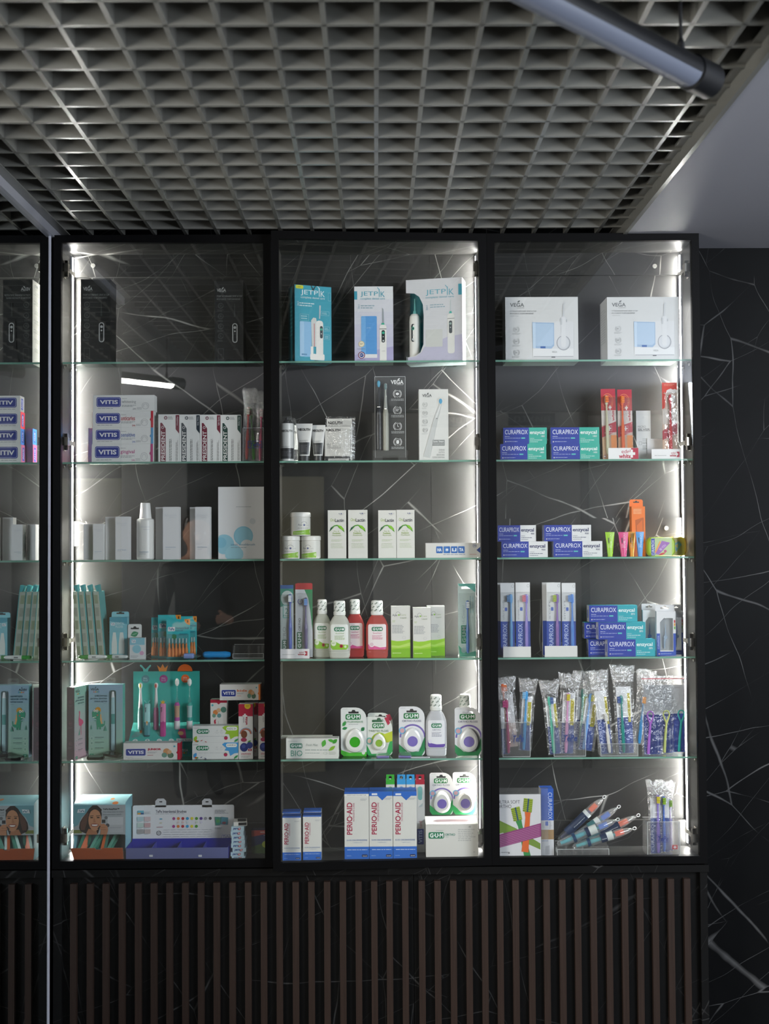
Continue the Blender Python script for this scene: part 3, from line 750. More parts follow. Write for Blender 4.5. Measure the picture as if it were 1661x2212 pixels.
def oval_bottle(crop, rect, row, label, bodycol, capcol, art, Y=3.675, mat=None, group=None, dep=.60, capfrac=.26, name='mouthwash_bottle', capart=True, label_v=(.30, .93), fillcol=None):
    z = SZ[row]+.0002; x, w_, h = span(crop, rect, Y, z); hw = w_/2; sy = dep
    r = thing(name, label, 'bottle', (x, Y+hw*sy, z), 0, group)
    n = 36
    prof = [(hw*.86, 0), (hw*.95, .004), (hw*.97, h*.10), (hw*.955, h*.115), (hw, h*.13), (hw, h*.52), (hw*.97, h*.57), (hw*.86, h*.63), (hw*.70, h*.69), (hw*.52, h*.735), (hw*.50, h*(1-capfrac)+.002)]
    MB().lathe(prof, n, 0, 0, bodycol, 1, sy, 3.2, cols=None).build('bottle_body', mat or MILKY, r, smooth=True)
    c0 = h*(1-capfrac)
    cp = [(hw*.50, c0, 1, .8), (hw*.56, c0+.002, 1, .9), (hw*.565, c0+h*.06, 1, .9), (hw*.53, c0+h*.075, 1, .9), (hw*.53, h-.006, 1, .9), (hw*.49, h-.0015, 1, .9), (hw*.42, h, 1, .9)]
    cap = MB().lathe(cp, 28, 0, 0, capcol, 1, 1).build('cap', SATIN, r, smooth=True)
    if capart:
        rr_ = hw*.53
        a = Art(-90, 0, 90, 100)
        for k, (ax, ay) in enumerate(((-58, 18), (-10, 12), (40, 20), (-40, 50), (12, 46), (60, 55), (-62, 82), (-14, 80), (34, 84))):
            a.t('GUM', ax-15, ay-6, ax+15, ay+6, '2f5d46', bold=.03, ang=.6, res=2)
        a.build('cap_print', SATIN, cap, lambda u, v, e: ((rr_+e)*math.sin(math.radians(-90+180*u)), -(rr_*.9+e)*math.cos(math.radians(-90+180*u)), h-.005-v*h*(capfrac-.085)))
    v0, v1 = label_v; pw = 3.2
    def fn(u, v, e):
        X = hw*(-.86+1.72*u); k = (1-min(1, abs(X/hw))**pw)**(1/pw)
        return (X, -(hw*sy*k)-e, h*(1-v0)-v*h*(v1-v0)) if False else (X, -(hw*sy*k)-e-.0004, h*.60-v*h*.46)
    if art: art.build('label', CARD, r, fn, slices=14)
    return It(r, x, Y, z, w_, h, hw*2*sy)
def cream_tube(crop, rect, row, name, label, col, art, capcol, Y=3.675, capfrac=.16, group=None, botw=.62, thick=.018, cols=None, lower=None):
    z = SZ[row]+.0002; x, w_, h = span(crop, rect, Y, z)
    r = thing(name, label, 'tube', (x, Y+thick/2, z), 0, group)
    rc = w_*botw/2; hc = h*capfrac
    MB().lathe([(rc*.92, 0, 1, min(1, thick/2/rc)), (rc*.92, hc, 1, min(1, thick/2/rc))], 20, 0, 0, capcol).build('cap', SATIN, r, smooth=True)
    prof = []; K_ = 9
    for k in range(K_+1):
        f = k/K_; prof.append((1.0, hc+(h-hc)*f, rc+(w_/2-rc)*f, max(.0008, (thick/2)*(1-f**1.6))))
    MB().lathe(prof, 20, 0, 0, col, cols=[(lower[0] if lower and (k+.5)/K_ < lower[1] else col) for k in range(K_+1)]).build('tube_body', SATIN, r, smooth=True)
    def fn(u, v, e):
        f = 1-v; hx = rc+(w_/2-rc)*f; t_ = (thick/2)*(1-f**1.6); X = (u-.5)*2*hx*.96
        return (X, -t_*math.sqrt(max(0, 1-(X/hx)**2))-e-.0004, hc+(h-hc)*f)
    if art: art.build('tube_print', SATIN, r, fn, slices=10)
    return It(r, x, Y, z, w_, h, thick)

NAVY = '2b3a8c'
# ------------------------------------------------------------------ LEFT CABINET
# row 1: two tall black cartons
def art_vega_black():
    a = Art(484, 285, 660, 775); g = '8f9190'; d = '5b5d5d'
    a.t('VEGA', 497, 331, 553, 351, 'b9bab8', bold=.02).leaf(534, 327, 14, 6, .5, 'b9bab8').r(525, 353, 552, 356, d)
    a.t('ПОРТАТИВНИЙ ІРИГАТОР', 497, 368, 652, 382, g).t('РОТОВОЇ ПОРОЖНИНИ', 497, 386, 640, 399, g)
    for y in (433, 495, 555, 612):
        a.ring(520, y, 17, 2, d).ring(520, y, 13, 1.5, d, 20, 300); a.lines(514, y-6, 528, y+7, 2, d, y); a.lines(500, y+22, 540, y+34, 2, d, y)
    a.frame(503, 685, 538, 750, 2, d).t('USB', 514, 718, 528, 724, d).lines(497, 757, 545, 763, 1, d)
    a.poly([(604, 420), (609, 420), (612, 500), (601, 500)], '3a3c3d')
    a.poly([(585, 520), (628, 520), (636, 690), (648, 760), (564, 760), (578, 690)], '1b1c1d')
    a.rr(592, 537, 624, 652, 15, 'c3c5c3').rr(597, 542, 619, 647, 10, '141516').c(608, 562, 8, 'c3c5c3').c(608, 584, 5, 'c3c5c3').rr(599, 598, 617, 645, 8, '55585a').rr(601, 600, 615, 643, 7, '141516')
    a.t('VEGA', 596, 686, 620, 694, d)
    return a
def art_vega_side():
    a = Art(0, 0, 90, 490); a.r(0, 0, 90, 490, 'd8d8d2')
    for i in range(7): a.lines(8, 60+i*55, 80, 85+i*55, 3, '9b9c98', i)
    a.r(30, 20, 60, 35, '555755'); return a
carton('A1', (484, 285, 660, 775), 1, 'irrigator_carton', 'tall black carton at the left end of the top shelf, beside the light strip', art=art_vega_black(), Y=3.672, dep=.082, col='17191a', left=art_vega_side())
carton('A1', (1285, 295, 1455, 773), 1, 'irrigator_carton', 'tall black carton standing alone at the right of the left cabinet top shelf', art=art_vega_black(), Y=3.690, dep=.082, col='1d1f20', left=art_vega_side())
# row 2
def art_vitis(nm, nc, sc_, junior=False):
    a = Art(0, 0, 366, 97)
    a.rr(20, 12, 166, 73, 12, NAVY).rr(24, 16, 162, 69, 9, 'c9cdec').rr(26, 18, 160, 67, 8, NAVY).t('VITIS', 40, 30, 148, 55, 'f1f1f4', bold=.03)
    a.lines(172, 20, 205, 25, 1, '9a9c9c').t(nm, 172, 31, 256, 55, nc, bold=.008).lines(172, 60, 262, 74, 2, '9c9ea0', 3).lines(28, 80, 140, 86, 1, '8b8d90', 5)
    a.ring(313, 66, 21, 2, 'c2c2c2').ring(313, 66, 13, 3, 'd6d6d6', 150, 390).t('24h', 238, 80, 258, 90, nc).lines(262, 76, 292, 90, 2, 'b0b1b1', 8)
    if sc_: a.r(352, 0, 366, 97, sc_).poly([(344, 50), (353, 38), (353, 62)], sc_)
    return a
def end_vitis(c):
    a = Art(0, 0, 45, 97); a.r(0, 0, 45, 97, c); a.rr(13, 14, 33, 84, 4, NAVY).t('VITIS', 17, 22, 29, 76, 'f1f1f4', bold=.03, up=True); return a
vz = None
for nm, rect, c, sc_, lb, wd in (('gingival', (548, 440, 915, 537), 'c0428a', 'b93f7c', 'white toothpaste carton marked gingival, lowest of the stack of four', 'e47aa6'),
                             ('sensitive', (553, 343, 917, 440), '5a76b8', '5b9fd0', 'white toothpaste carton marked sensitive with blue end, second lowest of its stack', '3f86cf'),
                             ('anticaries', (553, 243, 917, 343), 'c24450', 'c93042', 'white toothpaste carton marked anticaries with red end, above the sensitive one', 'd8283c'),
                             ('whitening', (557, 148, 923, 243), 'b4b6b6', None, 'white toothpaste carton marked whitening on top of the stack of four', 'e8e8e4')):
    it = carton('A2', rect, 2, 'toothpaste_carton', lb, art=art_vitis(nm, c, sc_), Y=3.672, dep=.045, zb=vz, left=end_vitis(wd), group='stacked dark-blue-logo toothpaste cartons'); vz = it.top
vz = None
for rect, wd, lb in (((527, 440, 895, 537), 'e47aa6', 'pink-ended toothpaste carton, lower of the two behind the stack of four'), ((529, 345, 897, 440), '3f86cf', 'blue-ended toothpaste carton, upper of the two behind the stack of four')):
    it = carton('A2', rect, 2, 'toothpaste_carton', lb, art=None, Y=3.7195, dep=.045, zb=vz, left=end_vitis(wd), group='stacked dark-blue-logo toothpaste cartons'); vz = it.top
def art_president(c, c2, tab):
    a = Art(0, 0, 124, 272)
    a.poly([(12, 48), (22, 48), (44, 80), (44, 272), (12, 272)], c).t('PRESIDENT', 17, 95, 40, 265, 'f4f2ee', bold=.015, up=True).c(26, 74, 8, 'd9d9d9').c(26, 74, 5, c)
    a.poly([(104, 4), (124, 4), (124, 110), (104, 85)], c2).t(tab, 109, 12, 119, 62, 'eeeeee', up=True)
    a.c(44, 20, 10, c).c(44, 20, 6, 'cfcfcf').lines(58, 12, 92, 30, 3, '9a9b9a', 2)
    a.lines(66, 130, 82, 262, 2, '8d8e8d', 4, vert=True).lines(104, 120, 118, 262, 3, 'b5b5b3', 6, vert=True)
    return a
for i, (x0, x1, c, c2, tab) in enumerate(((946, 1072, '7a2a3d', '7a2a3d', 'Healthy'), (1072, 1195, '3d464d', '283440', 'Daily White'), (1195, 1318, '7a2a3d', '7a2a3d', 'Safe Gums'), (1318, 1440, '24453d', '24453d', 'Daily Use'))):
    carton('A2', (x0+.6, 263+i, x1-.6, 535), 2, 'toothpaste_carton', ('upright white carton with a maroon band, next to the stack of four', 'upright white carton with a slate grey band and navy tab', 'upright white carton with a maroon band between the grey and green ones', 'upright white carton with a dark green band, beside the bagged brushes')[i],
           art=art_president(c, c2, tab), Y=3.672, dep=.035, group='row of upright toothpaste cartons')

def bagged_brush(crop, x0, y0, x1, y1, row, label, hcol, bcol, cardcol='2b4a98', Y=3.68, tilt=0.0, side='F', text='CURAPROX', bx=.5, yellow=None, bag=(1.0, 1.0), group=None, seed=1, fat=1.0, headv=.10, zlift=.004, cardsplit=.5, flare=.15, white='e9ebee', lean=0.0, card=True):
    """a toothbrush with its printed card inside a clear film bag; x0..x1, y0..y1 is the bag outline"""
    z = SZ[row]+zlift; x, w_, h = span(crop, (x0, y0, x1, y1), Y, z)
    r = thing('bagged_toothbrush', label, 'toothbrush pack', (x, Y, z), 0, group, rot=(lean, tilt, 0))
    pillow(r, w_, h, .006, 0, seed, flare=flare)
    pillow(r, w_*(1.02+flare), h*.20, .0045, 0, seed+500, 'crumpled_top', z=h*.86, flare=.22, ragged=h*.022, nx=9, nz=5, mat=FILMTOP)
    if card:
        cw = w_*.74; ch = h*.80
        cd = MB().box(-cw/2, cw/2, .0020, .0028, .001, ch, white).build('insert_card', CARD, r)
        a = Art(0, 0, 100, 300).r(0, 300*cardsplit, 100, 300, cardcol)
        if text: a.t(text, 6, 300*cardsplit+8, 34, 290, 'c9d4ee', bold=.005, up=True, res=2)
        a.lines(12, 40, 22, 140, 1, '9aa0a8', seed, vert=True).lines(60, 200, 75, 285, 2, '7f97cf', seed, vert=True)
        if yellow: a.r(yellow[0], 30, yellow[1], 160, 'c9bd1c').lines(yellow[0]+4, 40, yellow[1]-4, 150, 2, '8a8420', seed, vert=True)
        a.build('card_print', CARD, cd, lambda u, v, e: (-cw/2+u*cw, .0020-e, .001+(ch-.001)*(1-v)))
    toothbrush(r, (bx-.5)*w_, .004, h*(1-headv), -.0035, hcol, bcol, side, 0.0, fat)
    return r
def brush_holder(crop, rect, row, label, Y=3.668, dep=.06, logo=None, back=None, name='acrylic_brush_holder', slots=0):
    z = SZ[row]+.0002; x, w_, h = span(crop, rect, Y, z)
    r = thing(name, label, 'holder', (x, Y, z))
    b = acrylic_box(r, w_, dep, h, back*h if back else None, slots=slots)
    if logo:
        cx0, cy0, cx1, cy1 = rect; a = Art(cx0, cy0, cx1, cy1); lx0, ly0, lx1, ly1 = logo
        a.frame(lx0, ly0, lx1, ly1, 3, '27407f').t('TePe', lx0+10, ly0+10, lx1-10, ly1-8, '27407f', bold=.02, shear=.2)
        a.build('logo_print', CARD, b, face_front(w_, h))
    return r
h_ = brush_holder('A2', (1452, 345, 1578, 535), 2, 'clear holder of bagged toothbrushes at the right end of the second shelf', logo=(1482, 418, 1566, 458), dep=.06)
for i, (x0, x1, hc, bc, tl, lb) in enumerate(((1447, 1503, 'c8433a', 'e9e4da', .04, 'bagged red toothbrush next to the green-banded carton'), (1486, 1552, '58b64a', 'dfe6d8', -.06, 'bagged bright green toothbrush at the middle of the clear holder'), (1530, 1582, 'c65a7a', 'e8dfe0', .03, 'bagged pink toothbrush at the end against the door frame'))):
    bagged_brush('A2', x0, 132+8*i, x1, 530, 2, lb, hc, bc, Y=3.680+.019*i, tilt=tl, seed=i+20, card=False, group='bagged toothbrushes in the left cabinet', headv=.22)

# row 3: plain white cartons and a bottle
def art_bluem(ref, prod, col='8aa6bd'):
    x0, y0, x1, y1 = ref; a = Art(*ref); W, H = x1-x0, y1-y0
    a.t('bluem', x0+.12*W, y0+.13*H, x0+.84*W, y0+.185*H, 'dfe1e4').lines(x0+.4*W, y0+.20*H, x0+.84*W, y0+.215*H, 1, 'cfd2d6', 3)
    a.t(prod, x0+.16*W, y1-.245*H, x0+.80*W, y1-.215*H, col).lines(x0+.16*W, y1-.20*H, x0+.6*W, y1-.185*H, 1, 'b9bdc2', 2); return a
Wc = 'eeeeee'
for rect, lb, Y, prod in (((500, 338, 552, 547), 'small white carton partly behind its twin at the left of the third shelf', 3.710, None), ((556, 337, 620, 547), 'small plain white carton in front of its twin, third shelf left', 3.690, 'mouth spray'),
                          ((630, 295, 692, 548), 'white carton with its left side brightly lit, tucked behind another', 3.705, None), ((690, 293, 770, 548), 'white carton left of the white pump bottle', 3.672, 'oral foam'),
                          ((930, 237, 1000, 547), 'white toothpaste carton half hidden behind the one right of the bottle', 3.712, None), ((974, 235, 1070, 548), 'tall white toothpaste carton just right of the white bottle', 3.672, 'toothpaste'),
                          ((1135, 237, 1230, 547), 'white toothpaste carton half hidden, third shelf middle', 3.712, None), ((1167, 235, 1255, 548), 'tall white toothpaste carton standing left of the large white box', 3.672, 'toothpaste')):
    carton('A3', rect, 3, 'white_carton', lb, art=art_bluem(rect, prod) if prod else None, Y=Y, dep=.036, col=Wc, group='plain white oral care cartons')
a = Art(1305, 115, 1600, 548)
a.c(1340, 460, 60, '9fd3e4').c(1400, 520, 55, 'a9dbe9').c(1455, 410, 58, '8fcbe0').c(1455, 410, 52, '9ed5e6').c(1475, 470, 38, 'eef0f0').r(1305, 400, 1306, 401, Wc).c(1510, 322, 18, 'd9dee0').c(1322, 450, 32, '8cc9df')
a.lines(1412, 232, 1510, 240, 1, 'b0b4b6', 4).t('sonic toothbrush', 1380, 455, 1524, 468, '5b8fae').lines(1380, 476, 1480, 484, 1, '93a9b5')
carton('A3', (1305, 115, 1600, 548), 3, 'toothbrush_box', 'large white box with pale blue circles at the right end of the third shelf', art=a, Y=3.690, dep=.060, col=Wc)
z = SZ[3]+.0002; x, w_, h = span('A3', (807, 210, 912, 548), 3.68, z); hw = w_/2
t = thing('white_bottle', 'white pump bottle with a tapered cap on the third shelf', 'bottle', (x, 3.68+hw, z))
MB().lathe([(hw*.93, 0), (hw, .004), (hw, h*.68), (hw*.96, h*.71), (hw*.75, h*.725)], 28, 0, 0, 'ecebe6').build('bottle_body', SATIN, t, smooth=True)
MB().lathe([(hw*.70, h*.725), (hw*.70, h*.74), (hw*.68, h*.75), (hw*.54, h*.985), (hw*.50, h)], 24, 0, 0, 'f2f1ee').build('cap', SATIN, t, smooth=True)
Art(0, 0, 100, 100).t('bluem', 34, 12, 78, 18, 'd4d6d8').lines(48, 21, 80, 24, 1, 'cdd0d2').t('mouthwash', 28, 78, 72, 82, '7d98ad').lines(28, 84, 62, 87, 1, 'b0b5b8').build('label', SATIN, t, lambda u, v, e: ((hw+e)*math.sin((u-.5)*2.4), -(hw+e)*math.cos((u-.5)*2.4), h*.68*(1-v)))

# row 4
for i, (xb0, xb1, xt0, xt1) in enumerate(((462, 494, 433, 466), (503, 536, 470, 503), (546, 580, 512, 548), (592, 630, 556, 594))):
    Y = 3.690+.006*i; z = SZ[4]+.0002
    zt = P(*K('A4', xt0, 160), Y).z-z; pb0 = P(*K('A4', xb0, 528), Y).x; pb1 = P(*K('A4', xb1, 528), Y).x; pt0 = P(*K('A4', xt0, 160), Y).x; pt1 = P(*K('A4', xt1, 160), Y).x
    t = thing('interdental_pack', ('leftmost leaning slim pack, brightly lit by the light strip', 'second slim leaning pack from the light strip', 'third slim leaning pack from the light strip', 'fourth slim leaning pack, nearest the turquoise floss box')[i], 'blister pack', (pb0, Y, z), group='slim packs leaning side by side')
    W_ = pb1-pb0; sl_ = pt0-pb0; d_ = .070
    def hx(x0, x1, y0, y1, z0, z1, c, m, nm, par=t):
        f0, f1 = sl_*z0/zt, sl_*z1/zt
        return MB().hexa([(x0+f0, y0, z0), (x1+f0, y0, z0), (x1+f0, y1, z0), (x0+f0, y1, z0), (x0+f1, y0, z1), (x1+f1, y0, z1), (x1+f1, y1, z1), (x0+f1, y1, z1)], c).build(nm, m, par)
    hx(0, W_*.88, 0, d_, 0, zt, 'e3e9dc', MILKY, 'blister')
    for k in range(5): hx(W_*.10, W_*.66, -.0008, 0, zt*(.06+.19*k), zt*(.06+.19*k+.13), ('c3d0ae', 'cdd4c4')[k % 2], MILKY, 'brush_window')
    cb = hx(W_*.90, W_, 0, d_, 0, zt, '5fb0b0', CARD, 'backing_card')
    f1 = sl_
    MB().hexa([(W_*.55+f1, .002, zt), (W_+f1, .002, zt), (W_+f1, .03, zt), (W_*.55+f1, .03, zt), (W_*.2+f1, .002, zt+.018), (W_*.85+f1, .002, zt+.022), (W_*.85+f1, .03, zt+.022), (W_*.2+f1, .03, zt+.018)], '4aa9ad').build('hang_tab', CARD, cb)
def hang_box(crop, rect, row, name, label, art, tabh, Y, dep, col, tabcol, group=None, hole=.45, mat=None, tab_w=1.0, cat='box'):
    """upright carton with a hanging tab; rect covers carton and tab"""
    x0, y0, x1, y1 = rect
    it = carton(crop, (x0, y0+tabh, x1, y1), row, name, label, cat, art, Y, dep, col, group=group, mat=mat)
    zt = P(*K(crop, (x0+x1)/2, y0), Y+dep).z-it.z; w_ = it.w*tab_w
    m = (it.h+zt)/2+.001
    pts = [(-w_/2, it.h-.001), (w_/2, it.h-.001)]+rrect(-w_/2, it.h, w_/2, zt, min(.006, w_*.2))[5:15]
    card_plate(it.root, 'hang_tab', pts, [eurohole(0, m+.002, w_*hole)], dep-.0008, .0008, tabcol)
    return it
a = Art(655, 312, 760, 512).r(655, 312, 760, 512, '7fc3cf').poly([(655, 312), (760, 312), (760, 345), (655, 330)], '4a9fb3').rr(663, 338, 688, 352, 3, 'e8f1f2').t('TePe', 665, 340, 686, 350, '2a5a88').t('DENTAL', 692, 336, 745, 348, 'dff0f2').t('FLOSS', 692, 352, 735, 363, 'dff0f2')
for k, (q0, q1) in enumerate(((668, 700), (710, 745))): a.poly([(q0+8, 385), (q1-8, 385), (q1, 440), (q1, 490), (q0, 490), (q0, 440)], 'dfe8e2')
hang_box('A4', (655, 280, 760, 512), 4, 'floss_pack', 'pale turquoise floss box with a hanging tab beside the leaning slim packs', a, 34, 3.700, .03, '7fc3cf', '8bcbd5')
a = Art(775, 437, 865, 567).r(775, 437, 865, 480, '8cc7d6').rr(787, 448, 812, 468, 4, 'eef4f5').t('TePe', 789, 452, 810, 464, '2a5a88').c(818, 505, 26, '8fcbd8').ring(818, 505, 28, 3, 'cfe4e8').c(848, 530, 13, 'd9a6c4').lines(782, 545, 830, 560, 2, '9aa4a8').r(843, 562, 844, 563, 'dddddd')
it = carton('A4', (775, 437, 865, 567), 4, 'floss_pack', 'small white and turquoise box with a round blue mark, in front of its leaf card', art=a, Y=3.672, dep=.022, col='dfe3e2')
t = thing('floss_card', 'white hanging card with a green leaf behind the small turquoise box', 'card', (P(*K('A4', 806, 450), 3.70).x, 3.70, SZ[4]+.0002))
zt = P(*K('A4', 806, 355), 3.70).z-SZ[4]; w_ = P(*K('A4', 847, 450), 3.70).x-P(*K('A4', 765, 450), 3.70).x
card_plate(t, 'card', rrect(-w_/2, 0, w_/2, zt, .006), [eurohole(0, zt*.875, w_*.6)], 0, .001, 'e3e6e2')
Art(0, 0, 82, 212).leaf(40, 62, 50, 34, .35, '2f8a5b').leaf(40, 62, 38, 6, .35, '8fc3a2').lines(20, 92, 62, 110, 3, '9aa59e').build('card_print', CARD, t, face_front(w_, zt))
def art_interdental(ref):
    x0, y0, x1, y1 = ref; W, H = x1-x0, y1-y0; a = Art(*ref)
    a.r(x0, y0, x1, y1, '3fbfc4').c(x1, y0, .24*W, 'ee9a42', ry=.15*H).rr(x0+.06*W, y0+.20*H, x0+.36*W, y0+.31*H, 4, 'eef4f4').t('TePe', x0+.09*W, y0+.22*H, x0+.33*W, y0+.29*H, '2a4f8a', bold=.02)
    a.t('Interdental Brush', x0+.40*W, y0+.20*H, x0+.95*W, y0+.255*H, '1d4f7d').t('Extra Soft', x0+.40*W, y0+.27*H, x0+.7*W, y0+.31*H, '1d4f7d').leaf(x0+.33*W, y0+.45*H, .22*W, .15*H, .5, '2e8d57').lines(x0+.55*W, y0+.36*H, x0+.92*W, y0+.42*H, 2, '2a7f92').t('1', x0+.87*W, y0+.03*H, x0+.93*W, y0+.09*H, '7a4a12')
    return a
for i, (rect, Y, lb) in enumerate((((1080, 308, 1176, 545), 3.735, 'turquoise interdental brush pack at the right rear of its cluster'), ((905, 315, 1002, 545), 3.736, 'turquoise interdental brush pack at the left rear of its cluster'), ((945, 300, 1082, 540), 3.714, 'tallest turquoise interdental brush pack, middle rear of its cluster'), ((995, 325, 1136, 545), 3.690, 'front turquoise interdental brush pack showing most of its orange brushes'))):
    z = SZ[4]+.0002; x, w_, h = span('A4', rect, Y, z)
    t = thing('interdental_brush_pack', lb, 'blister pack', (x, Y, z), group='turquoise packs of orange interdental brushes')
    card_plate(t, 'backing_card', rrect(-w_/2, .0, w_/2, h, .004), [[(w_*.08+.010*math.cos(k*math.pi/4), h*.93+.005*math.sin(k*math.pi/4)) for k in range(8)]], .001, .0008, '3fbfc4')
    art_interdental((0, 0, 141, 220)).build('card_print', CARD, t, face_front(w_, h, .001))
    MB().box(-w_*.46, w_*.46, -.014, .0005, .002, h*.62).build('blister', BLISTER, t)
    for k in range(6):
        bx = -w_*.36+w_*.72*k/5
        b = MB().lathe([(.0052, .006), (.0058, .012), (.0050, .030), (.0030, .036), (.0028, .046), (.0012, .049)], 10, bx, -.007, 'ee8d3c').build('interdental_brush', SATIN, t, smooth=True)
        MB().lathe([(.0006, .049), (.0016, .052), (.0014, .064)], 6, bx, -.007, 'e8e6e2').build('bristle_tip', SATIN, b)
def lying_brush(crop, x0, x1, yb, row, Y, rz, label, name, c0, c1, hgt=.016, wid=.018, c2=None):
    z = SZ[row]+.0004; pa = P(*K(crop, x0, yb), Y); pb = P(*K(crop, x1, yb), Y); L = pb.x-pa.x
    t = thing(name, label, 'travel brush', ((pa.x+pb.x)/2, Y, z), rz)
    prof = [(-L/2, .35), (-L/2+.006, .85), (-L*.15, 1.0)]; prof2 = [(-L*.15, 1.0), (L*.2, .95), (L/2-.006, .75), (L/2, .35)]
    def mk(pr, c, nm): MB().loft([[(xx, wid/2*s_*math.cos(2*math.pi*k/14), hgt/2+hgt/2*s_*math.sin(2*math.pi*k/14)) for k in range(14)] for xx, s_ in pr], c).build(nm, GLOSS, t, smooth=True)
    mk(prof, c0, 'cover'); mk(prof2, c1, 'handle')
    if c2: MB().box(-L*.02, L*.12, -wid/2-.0002, -wid/2+.001, hgt*.35, hgt*.65, c2).build('mark', GLOSS, t)
    return t
def capsule_bag(crop, rect, row, Y, label, name, col, mat=None):
    z = SZ[row]+.0004; x, w_, h = span(crop, rect, Y, z); t = thing(name, label, 'pack', (x, Y+.015, z))
    MB().loft([[(-w_/2+w_*f, .013*s_*math.cos(2*math.pi*k/14), h/2*.98+h/2*.98*s_*math.sin(2*math.pi*k/14)) for k in range(14)] for f, s_ in ((0, .55), (.06, .9), (.2, 1), (.5, .93), (.8, 1), (.95, .8), (1, .5))], col).build('pouch', mat or GLOSS, t, smooth=True)
    return t
z = SZ[4]
t = thing('paper_disc', 'flat white round card under the green and white travel brush', 'card', (P(*K('A4', 545, 560), 3.668).x, 3.668, z+.0002))
MB().lathe([(.021, 0), (.021, .0012)], 24, 0, 0, 'e6e8e4').build('disc', CARD, t)
lying_brush('A4', 470, 640, 560, 4, 3.666, .05, 'green and white travel brush lying by the light strip', 'travel_brush', '4aa24a', 'e3e6e2', .014, .016, '8a8c8a').location.z += .0016
lying_brush('A4', 622, 770, 545, 4, 3.684, -.08, 'green and white travel brush lying in front of the turquoise floss box', 'travel_brush', '4f9a50', 'd7e0dc', .014, .016, '8a8c8a')
t = thing('bagged_brush_cover', 'small lilac blue cover in a clear bag below the orange brush packs', 'pack', (P(*K('A4', 1128, 550), 3.650).x, 3.650, z+.0004))
MB().loft([[(xx, .010+.010*s_*math.cos(2*math.pi*k/12), .010+.009*s_*math.sin(2*math.pi*k/12)) for k in range(12)] for xx, s_ in ((-.018, .5), (-.015, .95), (.012, 1), (.016, .6))], '93a8e0').build('cover', GLOSS, t, smooth=True)
o = pillow(t, .062, .022, .005, 0, 4, nx=6, nz=6); o.rotation_euler = (math.radians(-86), 0, 0); o.location = (.006, .0, .009)
capsule_bag('A4', (1210, 518, 1376, 566), 4, 3.675, 'bright blue soft pouch lying left of the clear empty stand', 'blue_pouch', '2e8fd2')
t = thing('acrylic_stand', 'small empty clear stand at the right end of the fourth shelf', 'stand', (P(*K('A4', 1484, 540), 3.68).x, 3.68, z+.0002))
w_ = .098; h = .040
acrylic_box(t, w_, .045, h*.35, h, slots=2)
mb = MB()
for xx in (-w_*.5, -w_*.02, w_*.30, w_*.43): mb.box(xx, xx+.006, .004, .012, 0, h)
mb.build('posts', ACRYL, t)
CROP.update({'D1': (260, 1430, 1661/180), 'D2': (400, 1460, 1661/185), 'D3': (130, 1450, 1604/145), 'D4': (130, 1700, 1661/170), 'D5': (270, 1710, 1661/315), 'D6': (1190, 1700, 1661/300), 'D7': (1060, 1440, 1661/260), 'D8': (1280, 1430, 1661/240)})
